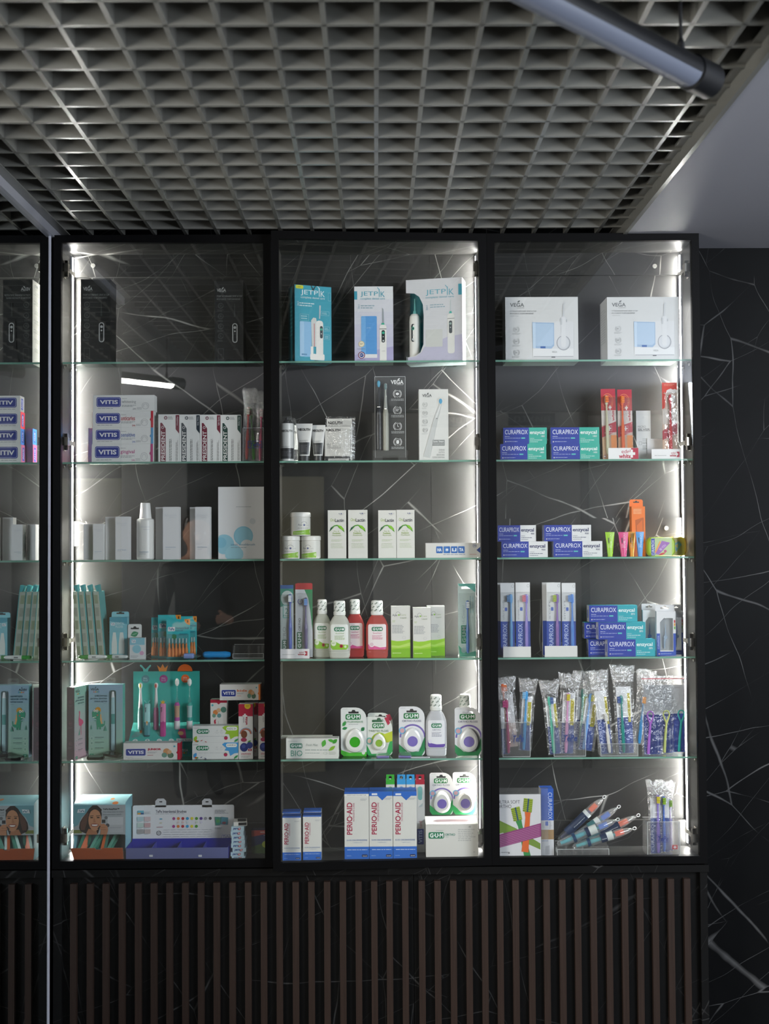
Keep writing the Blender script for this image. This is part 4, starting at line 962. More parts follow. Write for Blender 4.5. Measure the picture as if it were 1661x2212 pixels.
# ------------------------------------------------------------------ left cabinet, row 5: children's brushes and pastes
def art_kids(ref, bg0, bg1, dino=True):
    x0, y0, x1, y1 = ref; a = Art(*ref)
    for i in range(8):
        f = i/7; c = tuple(int(bg0[k]*(1-f)+bg1[k]*f) for k in range(3))
        a.r(x0, y0+(y1-y0)*i/8, x1, y0+(y1-y0)*(i+1)/8, c)
    a.t('VEGA', 710, 395, 915, 445, '22343c', bold=.02).leaf(835, 375, 40, 18, .6, '22343c')
    for k, (ch, cc) in enumerate(zip('kids', ('e0584a', 'f09a3a', '6fb04e', '3f8fc0'))): a.t(ch, 785+38*k, 460, 812+38*k, 492, cc, bold=.03)
    a.t('ЕЛЕКТРИЧНА', 820, 548, 1118, 585, '24505f', bold=.02).t('ДИТЯЧА ЗВУКОВА', 705, 610, 1118, 648, '24505f', bold=.02).t('ЗУБНА ЩІТКА', 808, 672, 1118, 710, '24505f', bold=.02).lines(1030, 735, 1118, 748, 1, '5a7b86')
    if dino:
        g = '3f9a78'
        a.c(895, 880, 70, 'd79a35', 70).poly([(750, 930), (790, 890), (930, 890), (950, 940), (950, 1060), (880, 1090), (760, 1040)], g).poly([(870, 1060), (950, 1040), (1000, 1180), (1040, 1190), (1050, 1110), (1068, 1115), (1060, 1210), (1010, 1250), (870, 1255), (855, 1140)], g)
        a.poly([(950, 950), (985, 1000), (970, 1020), (1000, 1080), (985, 1100), (1010, 1170), (975, 1190), (945, 1090)], 'e3b27a').r(868, 1240, 905, 1302, g).r(930, 1240, 968, 1302, g)
        a.c(812, 893, 26, 'f4f2e6').c(872, 898, 30, 'f4f2e6').c(812, 896, 10, '16201e').c(874, 900, 12, '16201e').c(885, 990, 18, 'c96a60').poly([(765, 1035), (850, 1022), (850, 1034), (768, 1047)], 'f4f2e6').poly([(790, 1110), (850, 1100), (850, 1120)], g).poly([(735, 1190), (715, 1300), (760, 1300)], '5a9a86').poly([(1078, 1210), (1038, 1335), (1112, 1335)], '5a9a86')
    else:
        a.poly([(880, 850), (930, 880), (905, 1010), (960, 1040), (1060, 1080), (1090, 1140), (980, 1200), (880, 1180), (850, 1060), (880, 960), (890, 900), (870, 905)], 'd9577f').line(940, 1190, 930, 1400, 12, 'd9577f').line(985, 1190, 985, 1400, 12, 'd9577f').poly([(840, 1390), (900, 1260), (930, 1390)], '6fae9a')
    for k, y in enumerate((1500, 1605, 1730)):
        a.ring(748, y, 42, 4, 'd9e6da').lines(735, y-18, 760, y+18, 2, '2d5a52', k).lines(825, y-30, 1040, y-8, 1, '24404a', k, full=True).lines(825, y+2, 1000, y+16, 1, '6a8a86', k+4)
    a.rr(700, 1838, 795, 1895, 8, '3f9a78').t('4+', 725, 1850, 770, 1882, 'eaf2ea')
    a.rr(1182, 440, 1340, 1790, 50, '5b7e80').rr(1192, 452, 1330, 1780, 44, '2b4447')
    return a
def window_brush(it, c1, c2, top='e8eef0', ref=(665, 320, 1495, 1915)):
    """brush seen through the die-cut window: lies just behind the front, so it is built proud of the dark window print"""
    x0, y0, x1, y1 = ref; kx = it.w/(x1-x0); kz = it.h/(y1-y0)
    cx = (1262-x0)*kx-it.w/2; zb = (y1-1770)*kz; zt = (y1-470)*kz
    mb = MB(); L = zt-zb; r = 52*kx
    prof = [(r*.8, zb), (r, zb+.004), (r, zb+L*.45), (r, zb+L*.62), (r*.95, zb+L*.9), (r*.7, zt)]
    mb.lathe([(p[0], p[1], 1, .25) for p in prof], 14, cx, -.0024, c1, cols=[c1, c1, c2, c1, top, top]).build('brush_in_window', SATIN, it.root, smooth=True)
it = carton('D3', (680, 320, 1495, 1915), 5, 'kids_brush_box', 'pale blue box of a child toothbrush with a green dinosaur print', art=art_kids((665, 320, 1495, 1915), (150, 180, 200), (160, 200, 175)), Y=3.705, dep=.034, col='8fb6c6', sides={'R': '6cc0b0', 'T': 'a9d6df'})
window_brush(it, 'a9cfd4', '4f9a94')
zt = it.h
card_plate(it.root, 'hang_tab', rrect(-.012, zt-.001, .024, zt+.018, .004), [eurohole(.006, zt+.009, .022)], it.d-.001, .0007, 'ffffff', mat=BLISTER)
th = math.radians(72); c0 = P(160.5, 1560, 3.650); w_, d_ = .098, .027
zt = P(161.6, 1485, 3.652).z-SZ[5]
t = thing('kids_brush_box', 'turned box of a child toothbrush with a pink flamingo print, against the light strip', 'box', (c0.x+w_/2*math.cos(th), c0.y+w_/2*math.sin(th), SZ[5]+.0002), th)
MB().box(-w_/2, w_/2, 0, d_, 0, zt, '9ec3bd', {'L': '8b7d80', 'T': 'e6efe8'}).build('carton', CARD, t)
art_kids((665, 320, 1495, 1915), (150, 200, 180), (205, 170, 180), False).build('front_print', CARD, t, face_front(w_, zt))
a = Art(0, 0, 100, 800)
for k, y in enumerate((160, 400, 620)): a.ring(50, y, 22, 3, 'b98a92').lines(32, y-10, 68, y+10, 2, 'c0959c', k).lines(20, y+35, 80, y+60, 2, 'a8949a', k+3)
a.build('side_print', CARD, t, face_left(w_, zt, d_))
for k, (x, yb, rz, lb, Yc) in enumerate(((850, 2050, .06, 'flat black charging dock lying in front of the blue dinosaur box', 3.664), (1250, 1985, -.25, 'flat black dock leaning on another, left of the junior toothpaste carton', 3.676))):
    p_ = P(*K('D3', x, yb), Yc)
    t = thing('charging_dock', lb, 'device', (p_.x, Yc, SZ[5]+.0016 if k == 0 else SZ[5]+.0085), rot=(0, 0, rz) if k == 0 else (0, math.radians(6), rz))
    mb = MB(); pts = rrect(-.026, -.017, .026, .017, .005)
    mb.loft([[(x_*f, y_*f, z_) for x_, y_ in pts] for z_, f in ((0, .97), (.002, 1), (.008, 1), (.010, .94))], '17181b').build('dock', GLOSS, t)
    mb = MB().loft([[(x_*.8, y_*.75, z_) for x_, y_ in pts] for z_ in (.010, .0105)], '3a3d3c').build('top_plate', GLOSS, t)
    pillow(t, .058, .040, .0012, 0, 30+k, nx=5, nz=5, ragged=.003).rotation_euler = (math.radians(-90), 0, 0); t.children[-1].location = (0, -.020, .0012 if k else .0006)
# display stand
YF, YK = 3.702, 3.762
zf = P(*K('D1', 700, 1590), YF).z-SZ[5]; zk = P(*K('D1', 700, 1205), YK).z-SZ[5]; ztp = P(*K('D1', 800, 188), YK).z-SZ[5]
xa = P(*K('D1', 258, 700), YK).x; xb = P(*K('D1', 1580, 700), YK).x; xfa = P(*K('D1', 160, 1600), YF).x; xfb = P(*K('D1', 1660, 1600), YF).x
xc = (xa+xb)/2
t = thing('brush_display_stand', 'turquoise cardboard display stand for children toothbrushes', 'stand', (xc, YF, SZ[5]+.0002))
TQ = '3aa69a'
MB().box(xa-xc, xb-xc, YK-YF, YK-YF+.003, zk-.01, ztp, TQ).build('back_panel', CARD, t)
MB().hexa([(xfa-xc, 0, 0), (xfb-xc, 0, 0), (xb-xc, YK-YF, 0), (xa-xc, YK-YF, 0), (xfa-xc, 0, zf), (xfb-xc, 0, zf), (xb-xc, YK-YF, zk), (xa-xc, YK-YF, zk)], TQ, {'F': '2f8f88', 'T': '46b2a6'}).build('sloping_step', CARD, t)
def d1(x, y): q = P(*K('D1', x, y), YK); return (q.x-xc, q.z-SZ[5])
card_plate(t, 'antenna_topper', [d1(*q) for q in ((460, 192), (545, 192), (560, 140), (612, 78), (598, 55), (580, 68), (500, 150), (420, 62), (392, 55), (390, 85), (445, 130))], [], YK-YF, .002, '63c1b8')
card_plate(t, 'crown_topper', [d1(*q) for q in ((775, 192), (912, 192), (950, 65), (885, 125), (840, 42), (800, 125), (730, 65))], [], YK-YF, .002, 'e8892f')
card_plate(t, 'disc_topper', [d1(1288+150*math.cos(math.radians(k)), 192-148*math.sin(math.radians(k))) for k in range(0, 181, 15)], [], YK-YF, .002, 'e56a2a')
a = Art(258, 188, 1580, 1205)
for cx, cy, c in ((500, 340, '4e7f86'), (862, 340, '96327a'), (1295, 335, 'd9622b')): a.c(cx, cy, 82, c).t('Вік', cx-38, cy-32, cx+38, cy-4, 'c9d6d4').t('3-12', cx-44, cy+10, cx+44, cy+42, 'c9d6d4')
a.build('panel_print', CARD, t, lambda u, v, e: (xa-xc+u*(xb-xc-xa+xc), YK-YF-e, zk+(ztp-zk)*(1-v)))
a = Art(160, 1205, 1660, 1590)
for k, (cx, wd) in enumerate(((290, 55), (535, 50), (775, 55), (1018, 55))): a.c(cx, 1580, wd, 'e9efec', 44).t(('2', '♥', 'SO', 'max')[k], cx-20, 1548, cx+20, 1572, '4c9088')
a.rr(1120, 1536, 1430, 1592, 10, 'f1f2ee').t('Sonic Smile', 1140, 1548, 1415, 1582, '2d6f86', bold=.02).poly([(200, 1480), (260, 1400), (400, 1370), (410, 1430), (330, 1500), (210, 1520)], '6a9c96').c(375, 1395, 30, 'e8894a').poly([(1150, 1420), (1200, 1340), (1320, 1340), (1320, 1420), (1320, 1530), (1210, 1530)], 'c4458a').c(1215, 1430, 60, 'e0b77a', 40)
def slope(u, v, e):
    f = 1-v; l = xfa+(xa-xfa)*f; r_ = xfb+(xb-xfb)*f
    return (l+(r_-l)*u-xc, (YK-YF)*f-e*.6, zf+(zk-zf)*f+e*.8)
a.build('step_print', CARD, t, slope)
a = Art(160, 1600, 1660, 1905).r(160, 1600, 1660, 1640, '247a76').t('VEGA', 1205, 1750, 1350, 1800, 'bfe0da', bold=.02)
for k, (ch, cc) in enumerate(zip('kids', ('e0584a', 'f09a3a', '6fb04e', '3f8fc0'))): a.t(ch, 1215+40*k, 1810, 1245+40*k, 1845, cc, bold=.03)
a.build('front_print', CARD, t, lambda u, v, e: (xfa-xc+(xfb-xfa)*u, -e, zf*(1-v)))
def stand_brush(kind, x, ytop, ybot, Y, c1, c2, bc, label, w_=110):
    q = P(*K('D1', x, ybot), Y); h = P(*K('D1', x, ytop), Y).z-q.z; r = w_/2/9.228*Y/FPX
    t = thing('sample_toothbrush', label, 'toothbrush', (q.x, Y, q.z), group='sample brushes on the display stand')
    if kind == 0:
        MB().lathe([(r*.95, 0), (r, .004), (r*1.02, h*.3), (r*.86, h*.47)], 16, 0, 0, c1).build('handle', SATIN, t, smooth=True)
        hd = MB().lathe([(r*.72, h*.47), (r*.62, h*.6), (r*.40, h*.85), (r*.42, h*.87), (r*.74, h*.93), (r*.7, h*.98), (r*.3, h)], 16, 0, 0, 'e9e7e2', 1, .7).build('brush_head', SATIN, t, smooth=True)
        MB().lathe([(r*.3, h*.90, 1, .5), (r*.4, h*.94, 1, .5), (r*.3, h*.975, 1, .5)], 10, 0, -r*.55, bc).build('bristles', SATIN, hd)
    elif kind == 1:
        MB().lathe([(r*.9, 0), (r, .004), (r, h*.40), (r, h*.88), (r*.85, h*.9)], 20, 0, 0, c1, 1, .8, 3.0, cols=[bc, c2, c1, c1, c1]).build('handle', SATIN, t, smooth=True)
        a = Art(0, 0, 100, 100).t('vega', 22, 8, 55, 24, '203038', up=True, bold=.02)
        if bc != c2: a.c(58, 58, 20, 'e0a040', 7).c(58, 61, 12, 'f4f2e6', 4).c(58, 61, 5, '14201e', 2)
        else: a.poly([(10, 70), (40, 62), (60, 50), (90, 55), (96, 70)], c2)
        a.build('handle_print', SATIN, t, lambda u, v, e: ((u-.5)*1.6*r, -r*.8-e-.0002, h*.88*(1-v)))
        if bc != c2:
            for s_ in (-1, 1): MB().tube([(s_*r*.2, 0, h*.9), (s_*r*.45, 0, h*.95), (s_*r*.95, 0, h*.99)], [.0012, .001, .0018], 6, '7fc4c0').build('antenna', SATIN, t)
        else: card_plate(t, 'crown', [(-r*.4, h*.9), (r*.4, h*.9), (r*.8, h*.985), (r*.3, h*.945), (0, h), (-r*.3, h*.945), (-r*.8, h*.985)], [], -.001, .002, 'e8b52f', mat=SATIN)
    else:
        MB().lathe([(r*.9, 0), (r, .003), (r, h*.17)], 18, 0, 0, 'e6e4e2').build('base', SATIN, t, smooth=True)
        MB().lathe([(r*.95, h*.17), (r*.92, h*.24), (r*.88, h*.25), (r*.9, h*.42), (r*1.02, h*.47), (r*.6, h*.53)], 18, 0, 0, c1, cols=[c1, c2, c2, c2, c1, c1]).build('handle', SATIN, t, smooth=True)
        MB().lathe([(r*.45, h*.53), (r*.75, h*.57), (r*.3, h*.62), (r*.22, h*.66), (r*.2, h*.86)], 12, 0, 0, 'dfe6e4').build('clear_neck', BLISTER, t, smooth=True)
        MB().lathe([(r*.3, h*.855), (r*.72, h*.90), (r*.7, h*.96), (r*.3, h)], 14, 0, 0, 'efede6', 1, .7).build('brush_head', SATIN, t, smooth=True)
stand_brush(0, 402, 415, 1345, 3.742, '9ccfcb', '', 'cdbf3a', 'pale turquoise sample toothbrush with a white neck on the stand')
stand_brush(0, 712, 415, 1345, 3.742, 'c97a9c', '', 'd8614f', 'pink sample toothbrush with a white neck on the stand')
stand_brush(1, 532, 760, 1480, 3.722, 'a6dad6', '4d9499', '223c48', 'turquoise sample brush handle topped by two antennae', 122)
stand_brush(1, 848, 755, 1480, 3.722, 'd98ab0', 'b83a86', 'b83a86', 'pink sample brush handle topped by a yellow crown', 118)
stand_brush(2, 1130, 330, 1340, 3.742, 'b0569a', 'c09a80', '', 'purple and tan sample toothbrush with a white base on the stand', 116)
stand_brush(2, 1380, 330, 1340, 3.742, '4aa096', 'a5c6c2', '', 'green and pale grey sample toothbrush with a white base on the stand', 116)
# junior and kids pastes (cartoon figures left out, plain colour patches in their place)
def art_vitis_kid(nm, c, stripe, bold=.03):
    a = Art(0, 0, 338, 107); a.rr(14, 36, 134, 82, 9, 'b9c0e8').rr(16, 38, 132, 80, 8, NAVY).t('VITIS', 26, 48, 122, 70, 'f1f1f4', bold=.03)
    a.t(nm, 144, 34, 226, 50, c, bold=bold).lines(144, 56, 205, 68, 2, '9c9ea0').lines(144, 76, 180, 82, 1, c).lines(14, 90, 60, 94, 1, '9c9ea0').lines(24, 98, 120, 102, 1, '9c9ea0')
    a.c(258, 55, 20, 'd99a62').c(245, 78, 16, '6f9a86').c(282, 80, 18, '5a7a5f').c(275, 58, 13, 'e0b48a').c(305, 22, 6, '62b4c0')
    a.r(323, 0, 338, 107, stripe).poly([(315, 62), (324, 52), (324, 72)], stripe); return a
carton('D1', (60, 1615, 1190, 1965), 5, 'toothpaste_carton', 'white junior toothpaste carton with a red end, in front of the turquoise stand', art=art_vitis_kid('JUNIOR', 'c22b45', 'c0243e', .06), Y=3.655, dep=.040, col='e9e6e0', sides={'R': 'b01f38'})
def art_gumkids(c, word, leafc):
    a = Art(145, 970, 1035, 1300)
    a.t('SUNSTAR', 165, 1004, 265, 1020, '8c9092').rr(222, 1035, 466, 1125, 40, '1f7a53').t('G·U·M', 245, 1052, 452, 1108, 'f2f5f2', bold=.04)
    for cx in (620, 708): a.ring(cx, 1080, 36, 3, 'a3a8a8', 20, 160).lines(cx-18, 1055, cx+18, 1085, 2, 'b3b8b8')
    a.lines(270, 1172, 760, 1184, 1, 'a8acac', 5, full=True)
    a.poly([(770, 972), (1035, 972), (1035, 1180), (960, 1190), (880, 1240), (850, 1140), (770, 1130), (800, 1080), (720, 1010)], c).rr(800, 990, 1010, 1065, 34, 'eef0ea').t(word, 820, 1010, 990, 1048, '4a5a52')
    a.c(790, 1212, 36, 'b8385a', 38).leaf(790, 1180, 40, 18, 0, '4a8a48').leaf(200, 1220, 110, 60, 1.1, c).leaf(230, 1275, 80, 36, .1, '4f8a3a').c(215, 1268, 18, 'd9622b').leaf(320, 1262, 50, 14, .5, leafc).leaf(400, 1285, 50, 14, -.4, leafc).leaf(990, 1260, 110, 40, .7, '3f9a5a'); return a
g1 = carton('D2', (138, 1292, 1030, 1610), 5, 'toothpaste_carton', 'white junior toothpaste carton with a blue corner, lower of the green-logo pair', art=art_gumkids('4f9fd8', 'JUNIOR 6+', '3a4a6a'), Y=3.656, dep=.036, col='e3e4e0', group='pair of children toothpaste cartons with green logos')
carton('D2', (145, 968, 1036, 1292), 5, 'toothpaste_carton', 'white kids toothpaste carton with a lime green corner, upper of the green-logo pair', art=art_gumkids('9cc43a', 'KIDS 3+', 'b83a3a'), Y=3.657, dep=.036, col='e3e4e0', zb=g1.top, group='pair of children toothpaste cartons with green logos')
def art_edelkids(xr=1320):
    a = Art(1035, 545, xr, 1605); a.r(1035, 545, 1320, 780, 'b3243f').c(1215, 580, 62, 'e2bf2e', 60).lines(1180, 570, 1250, 605, 2, '8a6a1a')
    a.cross(1162, 775, 45, 'eceae6', .4).t('edel', 1115, 790, 1150, 900, '9a9296', up=True).t('white', 1165, 790, 1215, 950, 'b3243f', up=True, bold=.03)
    for k, c in enumerate(('8a9ac0', 'c98a4a', 'b8485a')): a.ring(1180, 1130, 130-14*k, 14, c, 185, 355)
    a.c(1145, 1130, 62, '7a4a32', 75).c(1140, 1235, 60, 'a83a5c', 40).c(1145, 1380, 82, '2f3a78', 85).c(1255, 1340, 62, '3a4488', 65).leaf(1250, 1265, 80, 30, .4, '5a9a3a').c(1135, 1360, 40, '4a569a', 38)
    a.r(1228, 1410, 1296, 1452, 'b3243f').cross(1262, 1431, 14, 'eceae6').lines(1085, 1490, 1280, 1530, 2, 'b3243f', full=True).lines(1085, 1545, 1270, 1580, 2, '9c9c9c'); return a
ek = 'upright white and red children toothpaste cartons'
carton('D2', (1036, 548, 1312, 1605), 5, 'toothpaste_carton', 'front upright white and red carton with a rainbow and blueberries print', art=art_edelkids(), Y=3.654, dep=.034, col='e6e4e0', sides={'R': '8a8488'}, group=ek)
carton('D2', (1150, 525, 1408, 1590), 5, 'toothpaste_carton', 'white and red upright carton half hidden behind the blueberries one', art=art_edelkids(), Y=3.700, dep=.034, col='e0dedb', group=ek)
carton('D2', (1418, 535, 1604, 1590), 5, 'toothpaste_carton', 'white and red upright carton cut off by the door frame', art=art_edelkids(1230), Y=3.656, dep=.034, col='e6e4e0', group=ek)
a = Art(490, 460, 810, 1520).r(490, 460, 810, 520, 'b3243f').poly([(610, 518), (690, 518), (650, 552)], 'b3243f').c(530, 565, 22, '62b4c0').c(590, 700, 48, 'e08a4a').c(560, 760, 36, '7aa08a').c(650, 660, 40, 'e0b48a').c(745, 650, 55, '5a8a78').c(660, 760, 40, '6f9a98').t('JUNIOR', 560, 815, 610, 1250, 'c22b45', up=True, bold=.06).lines(635, 850, 655, 1200, 1, 'a0a2a2', vert=True)
j = carton('D2', (490, 460, 810, 1520), 5, 'toothpaste_carton', 'upright junior carton with a red top standing behind the green-logo pair', art=a, Y=3.706, dep=.036, col='e6e3dc')
it = carton('D2', (672, 165, 1458, 500), 5, 'toothpaste_carton', 'white kids toothpaste carton with an orange end, lying on top of the upright ones', art=art_vitis_kid('kids', 'e2703a', 'ee8030', .02), Y=3.688, dep=.048, col='e9e6e0', zb=max(j.top, P(*K('D2', 1060, 512), 3.70).z), sides={'R': 'd9702a', 'T': 'b9b7b2'})

# ------------------------------------------------------------------ left cabinet, row 6
YE = 3.650; zb = SZ[6]
def e4(x, y, Y=YE): q = P(*K('D4', x, y), Y); return q.x, q.z-zb
x0, zt0 = e4(285, 385); x1, zm = e4(1375, 1000); _, zp = e4(700, 235, YE+.05); _, zl = e4(700, 1290, YE-.012); xl0, _ = e4(220, 1290, YE-.012); xl1, _ = e4(1320, 1290, YE-.012)
xc = (x0+x1)/2; dp = .105
t = thing('pick_dispenser', 'counter dispenser box with a smiling woman printed on it, in the lower left corner', 'dispenser', (xc, YE, zb+.0002))
MB().box(x0-xc, x1-xc, 0, .0012, zm, zt0, '9aa6a8').build('picture_panel', CARD, t)
mb = MB(); n = 8; rings = []
for k in range(n+1):
    f = k/n; rings.append((YE*0+dp*.62*(1-math.cos(f*math.pi/2)), zt0+(zp-zt0)*math.sin(f*math.pi/2)))
V = []
for y_, z_ in rings: V += [(x0-xc, y_, z_), (x1-xc, y_, z_)]
mb.add(V, [(2*k, 2*k+1, 2*k+3, 2*k+2) for k in range(n)], '9fd0d8')
mb.add([(x0-xc, rings[-1][0], rings[-1][1]), (x1-xc, rings[-1][0], rings[-1][1]), (x1-xc, dp, rings[-1][1]), (x0-xc, dp, rings[-1][1])], [(0, 1, 2, 3)], '9fd0d8')
hood = mb.build('hood', CARD, t, smooth=True)
Art(0, 0, 100, 100).line(50, 0, 68, 90, 5, '8a7fc0').line(56, 0, 70, 60, 5, '9a8fd0').c(70, 25, 4, 'e8925a', 12).c(80, 75, 6, 'e07a3a', 20).build('hood_print', CARD, hood, lambda u, v, e: (x0-xc+(x1-x0)*u, dp*.62*(1-math.cos((1-v)*math.pi/2))-e*.8, zt0+(zp-zt0)*math.sin((1-v)*math.pi/2)+e*.6))
for sx, xx in ((-1, x0-xc), (1, x1-xc)):
    a_, b_ = sorted((xx, xx-sx*.0012)); prof = [(0, 0), (dp, 0), (dp, zp)]+[(y_, z_) for y_, z_ in reversed(rings)]+[(0, zm), (.004, zm*.8), (0, zl)]
    mb = MB(); n = len(prof)
    mb.add([(a_, y_, z_) for y_, z_ in prof], [tuple(reversed(range(n)))], '8fc4cf'); mb.add([(b_, y_, z_) for y_, z_ in prof], [tuple(range(n))], '8fc4cf'); mb.build('side_panel', CARD, t)
MB().box(x0-xc+.0012, x1-xc-.0012, dp-.001, dp, 0, zp, '8fc4cf').build('back_panel', CARD, t)
MB().box(x0-xc+.0012, x1-xc-.0012, .001, dp-.001, 0, .0012, 'b4623a').build('tray_floor', CARD, t)
xb0, _ = e4(295, 1520); xb1, _ = e4(1340, 1520)
pts = [(xb0-xc, 0, 0), (xb1-xc, 0, 0), (xl1-xc, -.012, zl), (xl1-xc-.03, -.012, zl), (.012, -.012, zl), (.008, -.0112, zl-.005), (-.008, -.0112, zl-.005), (-.012, -.012, zl), (xl0-xc, -.012, zl)]
mb = MB(); n = len(pts); mb.add(pts, [tuple(range(n))], 'b4552a'); mb.add([(a_, b_+.0012, c_) for a_, b_, c_ in pts], [tuple(reversed(range(n)))], 'd9d2c8')
mb.build('front_lip', CARD, t)
# printed picture: woman with long dark hair smiling and holding a pick
a = Art(285, 385, 1375, 1000)
a.r(285, 385, 1375, 1000, 'a9b0b2').poly([(285, 385), (690, 385), (600, 520), (450, 640), (380, 800), (285, 840)], '6ea2aa').r(1000, 640, 1330, 800, 'c6cacc').r(1040, 800, 1330, 960, 'b7bbbd').r(880, 690, 955, 760, '2c2e30').c(1000, 810, 40, '4a4d4f').c(970, 650, 35, '6d7072').r(285, 900, 460, 970, '707a3a').lines(1050, 850, 1300, 870, 1, '8a8d90')
a.poly([(690, 388), (780, 392), (850, 460), (880, 560), (870, 720), (840, 860), (800, 980), (560, 985), (430, 930), (400, 860), (420, 740), (480, 640), (560, 540), (620, 450)], '2c211d')
a.poly([(480, 650), (560, 545), (600, 560), (560, 760), (520, 900), (440, 900), (430, 780)], '5a3d32')
a.poly([(600, 880), (760, 900), (790, 1000), (540, 1000)], 'a8714f').c(735, 700, 138, 'c08a66', 225).c(735, 610, 118, 'c08a66', 130)
a.poly([(600, 560), (640, 470), (735, 445), (820, 480), (860, 560), (880, 480), (800, 405), (690, 395), (600, 470)], '2c211d')
for ex in (665, 805): a.c(ex, 645, 34, '3a261e', 13).c(ex, 645, 12, '120c0a', 10).line(ex-45, 612, ex+40, 605, 12, '33221b')
a.poly([(725, 640), (755, 740), (700, 745)], 'ad7654').c(730, 800, 80, '8a4a40', 36).c(732, 798, 64, 'f0e8df', 22).poly([(650, 775), (815, 775), (810, 790), (655, 790)], '9c5a4c')
a.poly([(800, 830), (860, 780), (930, 770), (1000, 830), (1015, 900), (990, 1000), (850, 1000), (860, 900)], 'b98260').line(845, 850, 960, 850, 8, '8d5c42').line(850, 890, 970, 900, 8, '8d5c42').line(800, 880, 850, 820, 22, '24282a')
a.poly([(380, 470), (530, 462), (515, 540), (362, 542)], 'e2e9ea').t('TePe', 385, 482, 510, 530, '5b7f92', bold=.03, shear=.2).t('TePe EasyPick™', 905, 452, 1250, 495, '33383c', bold=.03).t('The easy way to clean', 905, 515, 1345, 545, '63686c').t('between your teeth', 905, 568, 1295, 598, '63686c')
a.build('picture_print', CARD, t, lambda u, v, e: (x0-xc+(x1-x0)*u, -e, zm+(zt0-zm)*(1-v)))
rnd = random.Random(5); xdisp = xc
for k in range(12):
    L = .074; xx = xdisp-.070+.0092*k
    o = tag(MB().box(-.0045, .0045, -.0008, .0008, 0, L, ('2f7a62', '3f8f78', '5aa08a', '2a6a58', 'd9662a', '4a8f80')[(k*5) % 6] if k != 1 else 'd9662a').build('pick_sachet', SATIN, None, (xx, YE+.018+.004*(k % 4), zb+.030), (math.radians(-18-4*(k % 3)), math.radians(rnd.uniform(4, 30)), math.radians(rnd.uniform(-14, 14)))), 'slim green sachet of picks inside the lower left dispenser' if k != 1 else 'orange sachet of picks sticking up in the lower left dispenser', 'sachet', 'pick sachets in the dispenser')
# interdental brush display
YP = 3.735
def d5(x, y, Y=YP): q = P(*K('D5', x, y), Y); return q.x, q.z-zb
x0, zt0 = d5(88, 160); x1, z0_ = d5(1243, 700); xc = (x0+x1)/2
t = thing('interdental_display', 'blue compartment tray with a white chart board, bottom shelf of the left cabinet', 'display', (xc, 3.645, zb+.0002)); yo = YP-3.645
card_plate(t, 'chart_board', rrect(x0-xc, .004, x1-xc, zt0, .006), [], yo, .003, 'e7e7e8')
for (ax, bx) in ((345, 468), (878, 990)):
    pa, pz = d5(ax, 165); pb, _ = d5(bx, 165); _, ph = d5(ax, 82)
    pa -= xc; pb -= xc; m = (pa+pb)/2; ins = (pb-pa)*.22
    card_plate(t, 'hang_tab', [(pa, pz-.004), (pb, pz-.004), (pb, ph-ins), (pb-ins, ph), (pa+ins, ph), (pa, ph-ins)], [[(m-.005, ph-.012), (m+.005, ph-.012), (m+.005, ph-.008), (m-.005, ph-.008)]], yo, .002, 'cfd0d2')
a = Art(88, 160, 1243, 545)
a.t('TePe Interdental Brushes', 350, 213, 700, 245, '3a3f55', bold=.012).lines(348, 252, 680, 262, 1, '9a9ca4', 3, full=True)
for k, c in enumerate(('a83a86', 'e0843a', 'b8242f', '2f9ccf', 'e3d83a', '4f9a30', '5a3a94', 'a3a5a7', '343638')):
    a.c(556+52*k, 310, 17, c)
    if k < 6: a.c(554+52*k, 398, 17, c)
for k, (xx, c) in enumerate(((607, 'e4d2c8'), (660, 'e4c8c4'), (712, 'd6e0e4'), (817, 'd2e0cc'), (870, 'dcd8e6'))): a.c(xx, 352, 14, c)
a.leaf(410, 312, 42, 14, 0, '4aa3c0').leaf(408, 357, 42, 10, 0, 'c9bf94').line(360, 404, 432, 402, 6, 'a8606a').ring(388, 470, 26, 5, '55585c').lines(375, 458, 402, 482, 3, '6a6d70')
for r0 in range(3):
    for c0 in range(2):
        a.r(140+82*c0, 285+70*r0, 210+82*c0, 335+70*r0, ('b9cfd2', 'd8c0c0', 'bfcfc4', 'd0a9a9', 'a9a3a0', 'c4b4b0')[r0*2+c0]).lines(142+82*c0, 338+70*r0, 205+82*c0, 346+70*r0, 1, 'a3a5a8', r0)
a.r(146, 216, 216, 240, '6ab4c4').r(146, 240, 180, 258, 'e0a03a').r(180, 240, 216, 258, '3a5a8a').lines(225, 228, 295, 256, 3, 'a9abae')
a.poly([(1025, 292), (1095, 296), (1085, 385), (1035, 388)], '3a8a78').poly([(1100, 292), (1178, 300), (1170, 382), (1092, 376)], '4a8a9a').c(1060, 340, 20, '4f9a58').c(1130, 360, 24, '8a4a58', 14).lines(1028, 212, 1180, 258, 4, '8a8d92', 5).lines(1030, 408, 1115, 434, 2, 'a9abae')
for r0 in range(4): a.lines(440, 430+25*r0, 990, 440+25*r0, 1, 'b4b6ba', r0+7, full=True)
a.poly([(1108, 494), (1200, 494), (1188, 540), (1096, 540)], '5a6aa8').poly([(1111, 497), (1197, 497), (1186, 537), (1100, 537)], 'e7e7e8').t('TePe', 1114, 503, 1188, 534, '3f4f96', shear=.2).lines(110, 530, 940, 536, 1, '9a9ca0', 2, full=True)
zbp = d5(600, 545)[1]
a.build('chart_print', CARD, t, lambda u, v, e: (x0-xc+(x1-x0)*u, yo-e, zbp+(zt0-zbp)*(1-v)))
xa, zf_ = d5(12, 643, 3.65); xb, _ = d5(1178, 643, 3.65); xa -= xc; xb -= xc
TB = '2733c4'
tr = MB(); tr.box(xa, xb, .001, .003, .0, zf_, '8088c0').build('tray_front', MILKY, t)
